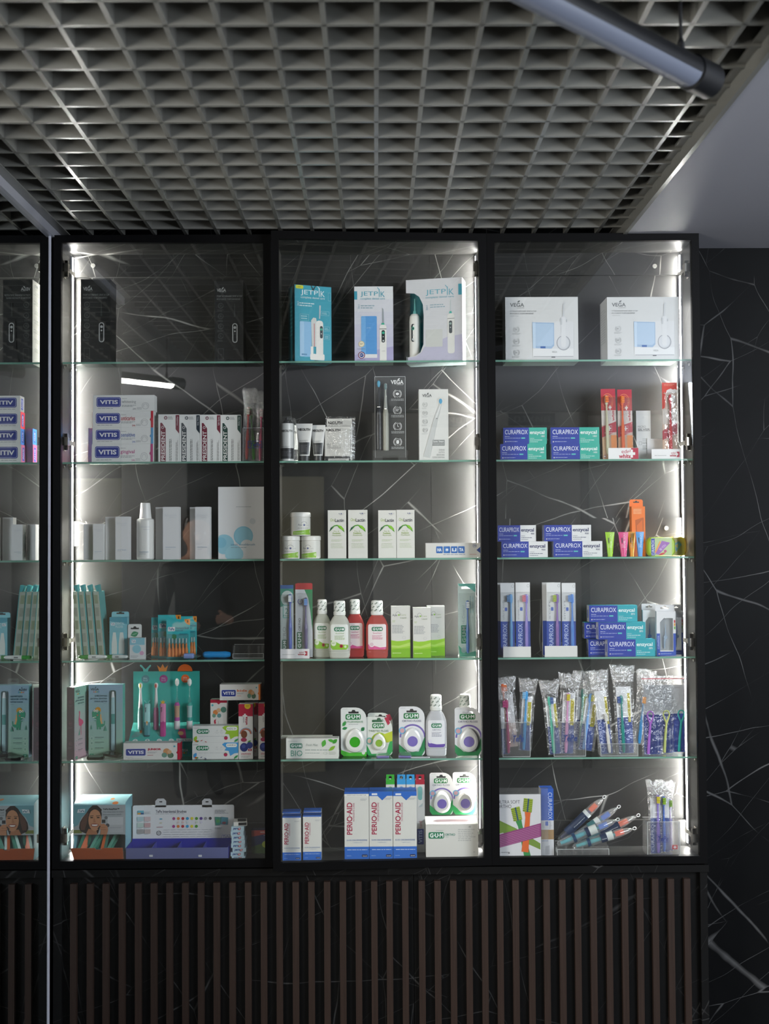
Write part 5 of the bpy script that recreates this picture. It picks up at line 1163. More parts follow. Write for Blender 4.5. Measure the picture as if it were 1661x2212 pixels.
MB().box(xa, xa+.002, .003, yo-.003, 0, zf_*1.0, TB).build('tray_side', MILKY, t); MB().box(xb-.002, xb, .003, yo-.003, 0, zf_, TB).build('tray_side', MILKY, t)
MB().box(xa+.002, xb-.002, yo-.005, yo-.003, 0, zf_*1.22, TB).build('tray_back', MILKY, t); MB().box(xa+.002, xb-.002, .003, yo-.005, 0, .002, '1d2690').build('tray_floor', MILKY, t)
for k in (1, 2, 3):
    xx = xa+(xb-xa)*k/4; MB().box(xx-.0008, xx+.0008, .003, yo-.005, .002, zf_*.98, '4a55c8').build('divider', MILKY, t)
for xq in (300, 858):
    px, pz = d5(xq, 728, 3.65); MB().box(px-xc-.0055, px-xc+.0055, 0, .001, pz-.003, pz+.003, 'd8dadf').build('label_clip', CARD, t)
# stack of small pale blue boxes
zs = None; nms = ('lowest', 'second', 'third', 'fourth', 'fifth', 'sixth', 'seventh', 'topmost')
for k, (x0, y0, x1, y1) in enumerate(((1215, 738, 1368, 782), (1203, 690, 1355, 738), (1225, 640, 1378, 690), (1208, 595, 1362, 640), (1212, 550, 1365, 595), (1215, 500, 1360, 550), (1205, 450, 1350, 500), (1210, 398, 1355, 450))):
    a = Art(0, 0, 150, 48).t('paro', 22, 14, 80, 40, '2a4a8a', bold=.04, shear=.15).poly([(84, 16), (112, 12), (106, 38), (80, 38)], 'b02a3a').cross(96, 25, 8, 'eeeeee')
    it = carton('D5', (x0, y0, x1, y1), 6, 'small_box', nms[k]+' of eight small pale blue boxes stacked beside the blue tray', art=a, Y=3.660+.001*(k % 3), dep=.055, col='b9d3de', zb=zs, group='stack of small pale blue boxes', rz=0.02*((k*3) % 4-1.5)); zs = it.top
t = thing('open_box', 'white open-topped box lying on the stack of small pale blue boxes', 'box', (it.x+.008, 3.668, zs+.0004), .12)
MB().box(-.021, .021, 0, .05, 0, .012, 'dcdad4').build('carton', CARD, t)
Art(0, 0, 100, 100).r(30, 12, 92, 88, '17181a').build('opening', CARD, t, face_top(.042, .012, .05))
Art(0, 0, 100, 30).r(35, 4, 96, 26, '1b1c1e').build('front_opening', CARD, t, face_front(.042, .012))
a = Art(1440, 440, 1630, 720).r(1440, 440, 1700, 720, '1f2c58').poly([(1440, 440), (1700, 440), (1700, 480), (1440, 520)], 'a8403a').poly([(1440, 640), (1560, 600), (1700, 560), (1700, 720), (1440, 720)], '3f5a30').c(1600, 610, 40, '9aa83a').t('NEOLITH', 1540, 456, 1626, 472, 'e0d8d4', bold=.02).lines(1580, 495, 1620, 510, 2, 'a9a9b4')
carton('D5', (1440, 440, 1630, 720), 6, 'kids_box', 'dark blue and red box half hidden by the door frame at the bottom', art=a, Y=3.715, dep=.03, col='232a4a')
# ------------------------------------------------------------------ MIDDLE CABINET
# row 1: three irrigator cartons
def jet_logo(a, c, x0=258, x1=428, y0=412, y1=452, yt=392):
    k = (x1-x0)/170.0
    a.t('JETP', x0, y0, x0+122*k, y1, c).line(x0+131*k, yt, x0+131*k, y1, 5*k, c).line(x0+118*k, yt-12, x0+131*k, yt+6, 4*k, c).t('K', x0+141*k, y0, x1, y1, c).t('complete dental care', x0, y1+4, x1, y1+22, c); return a
a = Art(215, 380, 475, 908).r(215, 380, 475, 908, '2f9fb4')
a.poly([(328, 380), (336, 380), (352, 412), (340, 412)], '12343c').poly([(366, 380), (358, 380), (338, 412), (350, 412)], '12343c')
jet_logo(a, 'e6f2f4').lines(248, 498, 362, 530, 2, 'cfe6ea', 4).t('2in1', 232, 495, 244, 525, 'e6f2f4', up=True)
a.rr(222, 382, 276, 406, 8, 'd3d62a').t('NEW', 238, 389, 258, 398, '6a6a1a')
a.rr(250, 630, 332, 872, 6, '8fc0e6').rr(250, 630, 280, 872, 6, 'a9d0ee').r(262, 852, 300, 862, '5a90b8').poly([(388, 512), (400, 512), (394, 605), (386, 605)], 'b7c6cc')
a.poly([(330, 620), (345, 600), (365, 602), (372, 640), (368, 800), (335, 800)], 'd4d6d2').rr(365, 618, 415, 880, 20, 'eceae4').rr(392, 655, 412, 740, 9, '223238').c(402, 678, 8, '3fae8e').c(402, 708, 4, 'c9d0d0').rr(322, 850, 424, 892, 8, 'f0eee8').r(326, 800, 345, 860, 'f0eee8').line(352, 640, 352, 800, 5, 'c87a7a')
for (q0, q1, q2, q3) in ((250, 580, 312, 625), (398, 552, 458, 582), (415, 658, 460, 690), (418, 714, 460, 748)): a.frame(q0, q1, q2, q3, 1.6, '9fd0da'); a.lines(q0+8, q1+8, q2-6, q3-6, 2, 'a9d6de', q0)
a.frame(450, 422, 470, 478, 1.5, '9fd0da').poly([(345, 908), (352, 896), (380, 896), (386, 908), (378, 908), (372, 902), (358, 902), (353, 908)], '12343c')
sd = Art(0, 0, 100, 300).r(0, 0, 100, 300, '1f6f7c').lines(20, 60, 80, 200, 9, '4a9aa4', 3)
carton('B1', (215, 383, 478, 910), 1, 'irrigator_carton', 'teal irrigator carton with a yellow sticker, turned slightly, top shelf', art=a, Y=3.668, dep=.066, col='2f9fb4', rz=math.radians(21), left=sd, w=.123)
a = Art(637, 387, 910, 910)
for i in range(6):
    f = i/5; a.r(637, 387+523*i/6, 910, 387+523*(i+1)/6, (int(222-28*f), int(224-32*f), int(226-8*f)))
jet_logo(a, '4fa3b8', 680, 852, 422, 460, 405); a.r(637, 420, 657, 478, '3f9cb4').lines(682, 514, 800, 545, 2, '8fa9b4', 5).t('2in1', 662, 512, 674, 542, '6a9ab0', up=True)
a.poly([(637, 860), (910, 800), (910, 910), (637, 910)], 'b3aed2').rr(684, 592, 794, 880, 8, '5f9fdc').rr(684, 592, 716, 880, 8, '78b2e6').r(690, 855, 796, 880, 'e8e8ea').t('JETPIK', 722, 670, 752, 680, 'a9cdee')
a.poly([(833, 535), (841, 545), (845, 640), (832, 640)], '9aa3a8').poly([(828, 640), (846, 640), (850, 660), (824, 660)], '3fae8e').rr(814, 652, 862, 920, 16, 'ecebe6').r(814, 680, 862, 684, '3a4044').rr(827, 690, 851, 775, 10, '262c30').c(839, 708, 9, '3fae8e').c(839, 735, 4, 'b9c0c0').rr(834, 758, 845, 768, 2, 'c9d0d0').t('JETPIK', 830, 832, 852, 838, '8a9094')
a.c(686, 785, 21, 'd8c9a0').c(686, 785, 16, 'efe6cc').lines(674, 778, 698, 792, 2, '8a7a4a').lines(655, 815, 715, 823, 1, '8f92a6').c(686, 862, 24, '7a2a4a').c(686, 862, 19, 'e6e6ee').c(686, 862, 14, '27408a').lines(676, 856, 696, 868, 2, 'e6e6ee').lines(655, 890, 715, 898, 1, '8f92a6')
carton('B1', (637, 387, 910, 910), 1, 'irrigator_carton', 'white and lilac irrigator carton with a blue tank print, middle of the top shelf', art=a, Y=3.672, dep=.07, col='d9dadd')
# third: open corner with the device showing
Y = 3.690; z = SZ[1]+.0002; rz = math.radians(-13)
x, w_, h = span('B1', (1003, 332, 1392, 910), Y, z); w_ *= 1.03; d_ = .070
t = thing('irrigator_carton', 'large white irrigator carton with a curved cut-out corner showing the device inside', 'box', (x, Y, z), rz)
def uv(px, py): return ((px-1003)/389.0-.5)*w_, h*(1-(py-330)/580.0)
out = [uv(*q) for q in ((1013, 910), (1392, 910), (1392, 330), (1003, 330), (1003, 420), (1060, 425), (1095, 450), (1120, 505), (1125, 580), (1122, 780), (1100, 835), (1060, 860), (1013, 865))]
MB().plate(out, (), 0, .0012, 'd9dade').build('front_panel', FOIL, t)
MB().box(-w_/2, w_/2, d_-.001, d_, 0, h, '2d8a94').build('back_panel', CARD, t)
MB().box(w_/2-.001, w_/2, .0012, d_-.001, 0, h, 'eef0ee').build('side_panel', CARD, t)
MB().box(-w_/2, w_/2-.001, .0012, d_-.001, h-.001, h, 'd2d3d6').build('top_panel', CARD, t); MB().box(-w_/2, w_/2-.001, .0012, d_-.001, 0, .001, 'cdd0da').build('bottom_panel', CARD, t)
MB().box(-w_*.16, -w_*.155, .0012, d_-.001, .001, h-.001, '2d8a94').build('inner_wall', CARD, t)
MB().box(-w_/2, -w_/2+.0008, .0012, d_-.001, 0, h*.085, 'c9cdd8').build('side_lip', CARD, t)
a = Art(1003, 330, 1392, 910); jet_logo(a, '6fb0c2', 1140, 1335, 405, 447, 390); a.r(1366, 375, 1390, 450, '4a9fb4').lines(1170, 505, 1290, 535, 2, '9ab4c0', 6).t('2in1', 1142, 512, 1154, 545, '6a9ab0', up=True)
a.poly([(1128, 800), (1200, 770), (1290, 735), (1392, 720), (1392, 910), (1013, 910), (1013, 868), (1070, 862), (1110, 835)], 'c4c2d8').r(1140, 680, 1255, 800, 'd3d5d2')
a.line(1312, 480, 1312, 560, 4, 'c3d0d2').poly([(1305, 560), (1318, 560), (1322, 580), (1300, 580)], '58b8ae').rr(1290, 575, 1338, 850, 16, 'e6e6e2').r(1290, 608, 1338, 611, '6a7074').rr(1300, 625, 1322, 712, 10, '565c60').c(1310, 645, 8, '9ab0aa').c(1310, 672, 4, 'c9d0d0')
a.build('front_print', FOIL, t, lambda u, v, e: ((u-.5)*w_, -e, h*(1-v)))
dx, _ = uv(1052, 700); dv = bpy.data.objects.new('device', None); COL.objects.link(dv); dv.parent = t; dv.location = (dx, .030, .012)
dh = uv(1050, 440)[1]-.012
MB().lathe([(.017, 0), (.0185, .004), (.0185, dh*.62), (.017, dh*.70), (.012, dh*.735)], 20, 0, 0, 'e9e8e2').build('handle', SATIN, dv, smooth=True)
MB().lathe([(.007, dh*.735), (.006, dh*.78), (.0035, dh*.80), (.0022, dh*.98)], 12, 0, 0, '6fb8b4').build('nozzle', SATIN, dv, smooth=True)
Art(0, 0, 40, 120).rr(6, 10, 34, 112, 13, '2b3236').c(20, 36, 10, '3fae8e').c(20, 36, 6, '2b3236').c(20, 74, 4, 'b9c0c0').rr(13, 92, 27, 104, 3, 'c9d0d0').build('button_panel', GLOSS, dv, lambda u, v, e: (-.009+.018*u-.003, -.0186-e+.0022*(2*u-1)**2, dh*.60-dh*.33*v))

# row 2: charcoal-brand tubes, acrylic brush display, white carton
def neolith_bottle(rect, Y, label, full=True):
    z = SZ[2]+.0002; x, w_, h = span('B2', rect, Y, z); r = w_/2
    t = thing('foam_bottle', label, 'bottle', (x, Y+r, z), group='white bottles with smoky clear caps')
    MB().lathe([(r*.95, 0), (r, .003), (r, h*.80), (r*.97, h*.84)], 26, 0, 0, 'e8e8e4').build('bottle_body', SATIN, t, smooth=True)
    MB().lathe([(r*.90, h*.838), (r*.88, h*.86), (r*.70, h*.985), (r*.66, h)], 24, 0, 0, '3c4041').build('clear_cap', BLISTER, t, smooth=True)
    MB().lathe([(r*.55, h*.838), (r*.5, h*.90), (r*.3, h*.92), (r*.3, h*.97)], 16, 0, 0, '2c2e2e').build('pump', SATIN, t, smooth=True)
    a = Art(0, 0, 100, 260).r(0, 168, 100, 240, '35373a').t('NEOLITH', 18, 36, 86, 52, '26282a', bold=.03).lines(16, 150, 70, 164, 2, '9a9c9c').lines(14, 186, 80, 222, 4, '66686a')
    for k in range(14): a.c(4+7*k, 168, 4, '35373a', 4, 8)
    a.build('label', SATIN, t, lambda u, v, e: ((r+e)*math.sin((u-.5)*2.6), -(r+e)*math.cos((u-.5)*2.6), h*.81*(1-v)), slices=14)
neolith_bottle((113, 320, 208, 628), 3.672, 'front white bottle with a smoky clear cap at the left end of the second shelf')
neolith_bottle((150, 333, 236, 628), 3.730, 'white bottle with a smoky clear cap mostly hidden behind its twin')
def art_neotube():
    a = Art(0, 0, 100, 220).r(8, 132, 92, 212, '35373a').t('NEOLITH', 10, 32, 90, 50, '26282a', bold=.03).lines(14, 112, 80, 126, 2, '9a9c9c').lines(18, 146, 76, 196, 6, '66686a')
    for k in range(14): a.c(11+6*k, 132, 3.4, '35373a', 4, 8)
    return a
cream_tube('B2', (225, 373, 342, 628), 2, 'toothpaste_tube', 'white and black tube standing on its cap next to the smoky-capped bottle', 'e9e8e4', art_neotube(), '37393b', Y=3.668, capfrac=.15, group='white and black toothpaste tubes')
cream_tube('B2', (328, 383, 432, 628), 2, 'toothpaste_tube', 'white and black tube standing on its cap beside the pouched cards', 'e6e5e1', art_neotube(), '37393b', Y=3.690, capfrac=.17, group='white and black toothpaste tubes')
z = SZ[2]+.0002
for k, (rect, Y, lb) in enumerate((((443, 340, 620, 620), 3.712, 'rear white card in the clear pouch, showing only its top line of lettering'), ((430, 397, 607, 628), 3.700, 'front white card in the clear pouch beside the white and black tubes'))):
    x, w_, h = span('B2', rect, Y, z); t = thing('pouched_card', lb, 'card pack', (x, Y, z), group='white cards in clear pouches')
    MB().box(-w_/2, w_/2, 0, .004, .003, h, 'dcdbd5').build('card', CARD, t)
    a = Art(430, 397, 607, 628).t('NEOLITH', 440, 411, 538, 427, '2a2c2e', bold=.04)
    if k: a.t('НЕОЛІТ -', 442, 506, 506, 516, '77797a').t('ТВОЯ СУЧАСНА', 442, 518, 538, 528, '77797a').t('СТОМАТОЛОГІЯ', 442, 531, 540, 541, '77797a').r(430, 590, 607, 628, '35373a').r(452, 606, 598, 628, 'd9d8d4').lines(460, 612, 590, 620, 1, '8a8c8c')
    a.build('card_print', CARD, t, face_front(w_, h))
    pillow(t, w_*1.14, h*1.04, .008, .003, 60+k, flare=.04, x=w_*.04)
# acrylic display with two sonic brushes
Y = 3.715; x, w_, h = span('B2', (780, 43, 997, 628), Y, z); x2, wb, hb = span('B2', (752, 563, 1000, 628), 3.690, z)
t = thing('acrylic_brush_display', 'clear acrylic display with white icons, holding a black and a grey electric toothbrush', 'display', (x, 3.690, z))
MB().box(-w_/2, w_/2, .025, .029, hb*.4, h, 'ffffff').build('clear_panel', mat_clear('smoky_acrylic', tint=(.72, .73, .73), f0=.05, fmax=.7, haze=.2, hazecol=(.5, .51, .5), power=3), t)
mb = MB(); mb.frame = None
for (q0, q1, q2, q3) in ((-w_/2, .0246, -w_/2+.0012, h), (w_/2-.0012, .0246, w_/2, h)): mb.box(q0, q2, q1, q1+.0006, hb*.4, h, 'c9cccc')
mb.box(-w_/2, w_/2, .0246, .0252, h-.0012, h, 'c9cccc'); mb.build('polished_rim', GLOSS, t)
a = Art(780, 43, 997, 628); wc = 'e9eaea'
a.t('VEGA', 894, 68, 984, 96, wc, bold=.03).leaf(950, 62, 22, 9, .6, wc).lines(935, 98, 984, 103, 1, wc)
for k, y in enumerate((163, 275, 385, 492)):
    a.ring(940, y, 30, 3, wc, -60, 60).ring(940, y, 30, 3, wc, 120, 250).ring(940, y, 23, 2, wc).lines(895, y+32, 985, y+50, 2, 'b4b7b7', k+2, full=True)
    if k == 0: a.c(940, y, 12, wc, 9)
    elif k == 1: a.lines(926, y-12, 954, y+10, 2, wc, 3)
    elif k == 2: a.line(940, y, 940, y-16, 3, wc).line(940, y, 950, y+4, 3, wc)
    else: a.rr(930, y-13, 950, y+13, 7, wc)
a.build('panel_print', SATIN, t, lambda u, v, e: (-w_/2+w_*u, .0246-e, h*(1-v)))
mb = MB(); mb.box(-wb/2, wb/2, 0, .046, hb*.55, hb, 'ffffff'); mb.build('clear_base', ACRYL, t)
for sx in (-1, 1): MB().box(*sorted((sx*wb*.48, sx*wb*.22)), .002, .044, 0, hb*.55).build('base_foot', ACRYL, t)
MB().box(-.006, .022, .0205, .0245, h*.655, h*.735).build('clear_clip', ACRYL, t)
def sonic(px, ytop, col, ncol, bcol, label, Yq, w_px, dark):
    q = P(*K('B2', px, 555), Yq); zz = z+hb+.0004; hh = P(*K('B2', px, ytop), Yq).z-zz; r = w_px/2/3.257*Yq/FPX
    b = thing('electric_toothbrush', label, 'toothbrush', (q.x, Yq, zz))
    MB().lathe([(r*.92, 0), (r, .004), (r*1.03, hh*.3), (r*.95, hh*.55), (r*.72, hh*.615)], 22, 0, 0, col).build('handle', SATIN, b, smooth=True)
    MB().lathe([(r*.73, hh*.615), (r*.73, hh*.622)], 22, 0, 0, 'b9bbba').build('ring', CHROME, b)
    hd = MB().lathe([(r*.66, hh*.622), (r*.5, hh*.72), (r*.26, hh*.88), (r*.30, hh*.90), (r*.52, hh*.94), (r*.50, hh*.985), (r*.25, hh)], 16, 0, 0, ncol, 1, .7).build('brush_head', SATIN, b, smooth=True)
    MB().lathe([(r*.25, hh*.905, 1, .6), (r*.46, hh*.935, 1, .6), (r*.46, hh*.975, 1, .6), (r*.2, hh*.995, 1, .6)], 12, 0, -r*.45, bcol).build('bristles', SATIN, hd, smooth=True)
    Art(0, 0, 30, 100).t('VEGA', 4, 8, 26, 14, '8a8c8e' if dark else '8d8f88').build('handle_print', SATIN, b, lambda u, v, e: ((u-.5)*r, -r*1.0-e-.0004, hh*.58-v*hh*.5))
sonic(810, 72, '222428', '1d1f22', '4f9fc0', 'black electric toothbrush with blue bristles in the clear acrylic display', 3.7000, 48, True)
sonic(858, 92, 'a3a398', '9da09a', '5f7a7c', 'grey electric toothbrush beside the black one in the clear acrylic display', 3.7020, 42, False)
a = Art(1092, 133, 1298, 628)
a.t('VEGA', 1115, 166, 1182, 186, '4a4d4d', bold=.02).leaf(1155, 162, 16, 7, .6, '4a4d4d').lines(1145, 188, 1180, 191, 1, '8a8c8c')
for k, y in enumerate((238, 297, 355, 413)): a.ring(1134, y, 18, 2, 'b9bbba', -60, 240).ring(1134, y, 13, 1.5, 'b9bbba').lines(1127, y-6, 1141, y+6, 2, '8a8c8c', k).lines(1112, y+22, 1155, y+32, 2, 'c3c5c4', k)
a.poly([(1236, 230), (1252, 236), (1222, 340), (1165, 605), (1120, 596), (1195, 335)], 'cdcfcd').poly([(1240, 240), (1247, 242), (1218, 330), (1206, 328)], 'e3e4e2').c(1244, 216, 11, '5fa9d0', 18).ring(1246, 216, 26, 1.5, 'd9d4c4').c(1217, 335, 4, '7a7c7c')
a.r(1186, 482, 1270, 522, '8d908f').t('Sonic Smart', 1190, 486, 1266, 500, 'f0f0ee', bold=.02).lines(1190, 507, 1266, 516, 1, 'e0e0de', full=True)
for k, s_ in enumerate(('ЗУБНА', 'ЩІТКА', 'ЗВУКОВА', 'ЕЛЕКТРИЧНА')): a.t(s_, (1230, 1228, 1212, 1186)[k], 545+17*k, 1270, 557+17*k, '9a9c9b')
carton('B2', (1092, 133, 1298, 628), 2, 'toothbrush_box', 'tall white electric toothbrush box at the right of the second shelf', art=a, Y=3.690, dep=.06, col='e3e3df')

# row 3: jars, tall cartons, flat carton
def jar(rect, zb_, label, Y=3.672, turn=0.0):
    x, w_, h = span('B3', rect, Y, zb_); r = w_/2*.95
    t = thing('supplement_jar', label, 'jar', (x, Y+r, zb_), turn, group='white jars with green labels')
    MB().lathe([(r*.93, 0), (r, .003), (r, h*.76), (r*.95, h*.79)], 30, 0, 0, 'eceae4').build('jar_body', SATIN, t, smooth=True)
    MB().lathe([(r*1.0, h*.79), (r*1.04, h*.80), (r*1.04, h*.93), (r*1.0, h*.985), (r*.9, h)], 30, 0, 0, 'f1f0ea').build('lid', SATIN, t, smooth=True)
    a = Art(0, 0, 150, 110); a.r(0, 0, 150, 110, 'e6e5de', 12)
    a.t('Apa', 42, 36, 66, 52, '4a4a60').c(78, 44, 6, '3a4a8a').t('Care', 86, 38, 112, 50, 'b9b9b4').ring(78, 42, 20, 2, '8a8a8c', 200, 340)
    a.poly([(10, 84), (130, 68), (130, 104), (10, 104)], '8fc43a').c(124, 84, 9, 'cfe6a0').lines(16, 88, 80, 100, 2, 'dcecc0').lines(40, 60, 110, 68, 1, 'a9a9a4')
    a.build('label', CARD, t, lambda u, v, e: ((r+e+.0002)*math.sin((u-.5)*2.6), -(r+e+.0002)*math.cos((u-.5)*2.6), h*.75*(1-v)), slices=14)
    return zb_+h
zj = SZ[3]+.0002
tp = jar((113, 480, 253, 643), zj, 'white lidded jar with a green label, lower left of the three')
tp2 = jar((258, 480, 399, 643), zj, 'white lidded jar with a green label, lower right of the three', turn=-.35)
jar((178, 313, 326, 478), max(tp, tp2)+.0003, 'white lidded jar with a green label, standing on top of the other two', turn=.4)
def art_oralactin():
    a = Art(450, 300, 580, 642); a.t('Apa', 526, 320, 540, 330, '3a4a8a').c(546, 325, 4, '3a4a8a').t('Care', 552, 320, 566, 329, 'c3c3c0').ring(543, 324, 11, 1.5, '8a8a8c', 20, 160)
    a.t('Ora', 467, 358, 499, 380, 'b4cc7a').t('Lactin', 501, 360, 564, 384, '3a3f4a', bold=.015)
    a.poly([(458, 455), (470, 425), (495, 408), (515, 404), (545, 412), (562, 432), (568, 458), (548, 440), (530, 428), (518, 412), (498, 415), (480, 435)], '4f9a2a').poly([(520, 406), (548, 414), (566, 445), (545, 438)], '8fcc3a').poly([(458, 455), (470, 425), (490, 412), (478, 432)], '2a4a4a')
    a.t('Pre- &', 492, 444, 530, 455, 'b9cc94').t('Postbiotic', 485, 458, 540, 470, 'a9c46a', bold=.01).t('Mouthwash', 482, 473, 545, 484, 'b4c890').lines(475, 508, 558, 524, 2, 'c3d0ae', 3).lines(472, 535, 560, 572, 4, 'c9d2ba', 7); return a
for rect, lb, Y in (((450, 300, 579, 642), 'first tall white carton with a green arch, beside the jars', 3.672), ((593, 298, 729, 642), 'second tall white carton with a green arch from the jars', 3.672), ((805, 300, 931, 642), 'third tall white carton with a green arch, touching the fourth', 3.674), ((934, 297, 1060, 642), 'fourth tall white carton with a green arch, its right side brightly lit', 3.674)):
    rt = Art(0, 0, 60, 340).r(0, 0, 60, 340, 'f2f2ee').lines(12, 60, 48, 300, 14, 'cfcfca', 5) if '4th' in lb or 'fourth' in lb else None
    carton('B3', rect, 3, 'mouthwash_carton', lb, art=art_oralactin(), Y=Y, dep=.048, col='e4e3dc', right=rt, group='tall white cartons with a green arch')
a = Art(1140, 530, 1522, 638)
for k, (s_, q0) in enumerate((('HA', 1212), ('', 1264), ('LI', 1316), ('TA', 1366))):
    a.rr(q0, 555, q0+46, 605, 5, '2f6ab4')
    if s_: a.t(s_, q0+8, 568, q0+38, 592, 'f0f2f4', bold=.04)
    else: a.poly([(q0, 556), (q0+24, 556), (q0+14, 580), (q0+28, 604), (q0, 604)], '3f7ac0').star(q0+24, 580, 14, 'e8eaee', 6, .5)
a.lines(1262, 611, 1420, 620, 1, '6a7aa0', 3, full=True).lines(1448, 612, 1500, 618, 1, 'c05a5a').ring(1482, 552, 14, 2, '8a9ac0').t('24h', 1472, 546, 1492, 557, '5a6aa0').poly([(1495, 583), (1522, 560), (1522, 606)], '2f4f9a')
carton('B3', (1140, 530, 1522, 638), 3, 'toothpaste_carton', 'flat white carton with four blue letter tiles, right end of the third shelf', art=a, Y=3.664, dep=.045, col='dddbd6', sides={'R': 'e9e9e6'})

# row 4: brush packs in a tray, mouthwashes, white and green cartons
def blister_brush(crop, rect, row, label, cardcol, art, hcol, bcol, Y, bx, by, name='toothbrush_pack', cmat=None, zlift=0.0, group=None, lean=0.0, side='F', round_=.006, hole=True, tilt=0.0, dep=.014):
    """card with a clear blister over a brush; bx, by: brush position in the rect (x, head top y, bottom y)"""
    x0, y0, x1, y1 = rect; z = SZ[row]+.0003+zlift; x, w_, h = span(crop, rect, Y, z)
    t = thing(name, label, 'toothbrush pack', (x, Y, z), 0, group, rot=(lean, tilt, 0))
    hl = [eurohole(0, h*.945, w_*.55)] if hole else []
    card_plate(t, 'backing_card', rrect(-w_/2, 0, w_/2, h, round_), hl, .0, .0009, cardcol, mat=cmat)
    art.build('card_print', cmat or CARD, t, face_front(w_, h))
    kx = w_/(x1-x0); kz = h/(y1-y0); cx = (bx-(x0+x1)/2)*kx; zt = h-(by[0]-y0)*kz; zb_ = h-(by[1]-y0)*kz
    toothbrush(t, cx, zb_, zt, -.0075, hcol, bcol, side)
    bw = w_*.42
    pts = [(-w_*.46, .004), (w_*.46, .004), (w_*.46, h*.87), (-w_*.46, h*.87)]
    mb = MB(); mb.loft([[(a_*f, y_, b_) for a_, b_ in pts] for y_, f in ((-.0005, 1.0), (-.010, .98), (-.0135, .9))], cap0=False); mb.build('blister', BLISTER, t)
    return t
tz = .010
ztr = SZ[4]+.0002; x, w_, h = span('B4', (115, 560, 320, 628), 3.664, ztr)
t = thing('card_tray', 'white card tray with red lettering holding the green and purple brush packs', 'tray', (x, 3.664, ztr))
MB().box(-w_/2, w_/2, 0, .001, 0, h, 'eceaea').build('tray_front', CARD, t); MB().box(-w_/2, w_/2, .055, .056, 0, h*1.2, 'dddddc').build('tray_back', CARD, t)
MB().box(-w_/2+.001, w_/2-.001, .001, .055, 0, .001, 'dddddc').build('tray_floor', CARD, t)
def edel_logo(a, x0, y0, x1, y1, c='b3243f'):
    W, H = x1-x0, y1-y0
    a.t('edel', x0, y0, x0+W*.55, y0+H*.42, c).t('white', x0-W*.18, y0+H*.5, x0+W*.58, y1, c, bold=.03, shear=.15).r(x0+W*.66, y0-H*.05, x1, y1+H*.1, c).cross(x0+W*.68, y0+H*.5, H*.34, 'f0eeec'); return a
edel_logo(Art(115, 560, 320, 628), 248, 578, 306, 606).lines(130, 598, 222, 605, 1, 'a3a3a3').build('tray_print', CARD, t, face_front(w_, h))
a = Art(112, 110, 210, 600).r(112, 110, 210, 260, '2a8a78').r(112, 110, 210, 135, '2a5a9a').poly([(112, 260), (210, 230), (210, 300), (112, 300)], 'cfdad6').c(165, 200, 48, 'c9d6d2', 52).r(130, 245, 188, 335, '6fb8ae').r(136, 251, 182, 329, 'd4e2de').t('2', 148, 268, 172, 305, '2a8a78').t('FREE', 136, 312, 182, 326, '2a8a78').t('PRO', 130, 395, 152, 480, '9aa0a4', up=True).rr(125, 482, 160, 580, 4, '1f6a58').t('G·U·M', 132, 490, 154, 572, 'eef2f0', up=True, bold=.03)
blister_brush('B4', (116, 110, 208, 600), 4, 'green and white brush pack with a blue toothbrush, left end of the fourth shelf', 'c9d4d2', a, '2a4fb8', 'dfe6ea', 3.683, 186, (172, 560), zlift=.002)
a = Art(222, 100, 350, 600).r(222, 100, 350, 140, 'b8303a').r(222, 140, 350, 600, 'd5d8dc').poly([(290, 140), (350, 140), (350, 420), (335, 300), (318, 200)], '2a8a58').t('ORTHO', 244, 335, 262, 420, '3a3f48', up=True, bold=.01).rr(232, 430, 272, 545, 5, '1f6a48').t('G·U·M', 240, 438, 264, 536, 'eef2f0', up=True, bold=.03).ring(258, 222, 20, 6, '5a5aa0').c(258, 195, 14, 'c9ccd0').t('duo', 278, 515, 292, 555, 'eeeeee', up=True, bold=.03)
blister_brush('B4', (222, 100, 342, 600), 4, 'red-topped brush pack with a purple toothbrush beside the green one', 'd5d8dc', a, '4a3a78', '6a9ad8', 3.683, 296, (195, 560), zlift=.002)
blister_brush('B4', (232, 96, 336, 600), 4, 'red-topped brush pack showing behind the purple toothbrush pack', 'b8303a', Art(0, 0, 10, 10).r(0, 0, 10, .8, 'b8303a'), '4a3a78', '6a9ad8', 3.710, 290, (195, 560), zlift=.002)
def art_gumlabel(c, word, wc, kind):
    a = Art(0, 0, 140, 190)
    a.rr(4, 4, 136, 186, 14, 'eef0ea' if kind == 'g' else ('f2e6e6' if kind == 'p' else 'ececf0'))
    a.t('SUNSTAR', 36, 14, 70, 19, '8a9092').rr(30, 24, 112, 54, 12, '1f7a53').t('G·U·M', 38, 30, 106, 48, 'f2f5f2', bold=.04).t(word, 40, 62, 104, 74, wc).lines(34, 84, 112, 116, 4, wc, 4)
    if kind == 'g': a.poly([(4, 118), (40, 128), (80, 148), (136, 152), (136, 172), (122, 186), (18, 186), (4, 172)], '8fc43a').c(26, 140, 20, 'e6efd4').lines(14, 134, 38, 146, 2, '7aa83a').c(84, 160, 13, 'b02a3a').c(84, 160, 6, '7a1a28').c(114, 164, 9, 'dcebc0')
    elif kind == 'p': a.poly([(4, 150), (50, 160), (90, 172), (136, 168), (136, 178), (124, 186), (16, 186), (4, 176)], 'e0609a').c(30, 150, 19, 'f4eaec').c(30, 150, 14, 'e6c9d2')
    else: a.poly([(4, 140), (30, 158), (70, 166), (136, 164), (136, 176), (124, 186), (16, 186), (4, 176)], '6a4fa8').c(20, 146, 14, 'e6e2f0')
    return a
oval_bottle('B4', (342, 213, 472, 608), 4, 'white mouthwash bottle with a green label, partly behind its twin', 'e6e9dc', 'e9ebe6', art_gumlabel('', 'ActiVital', '8aa85a', 'g'), Y=3.695)
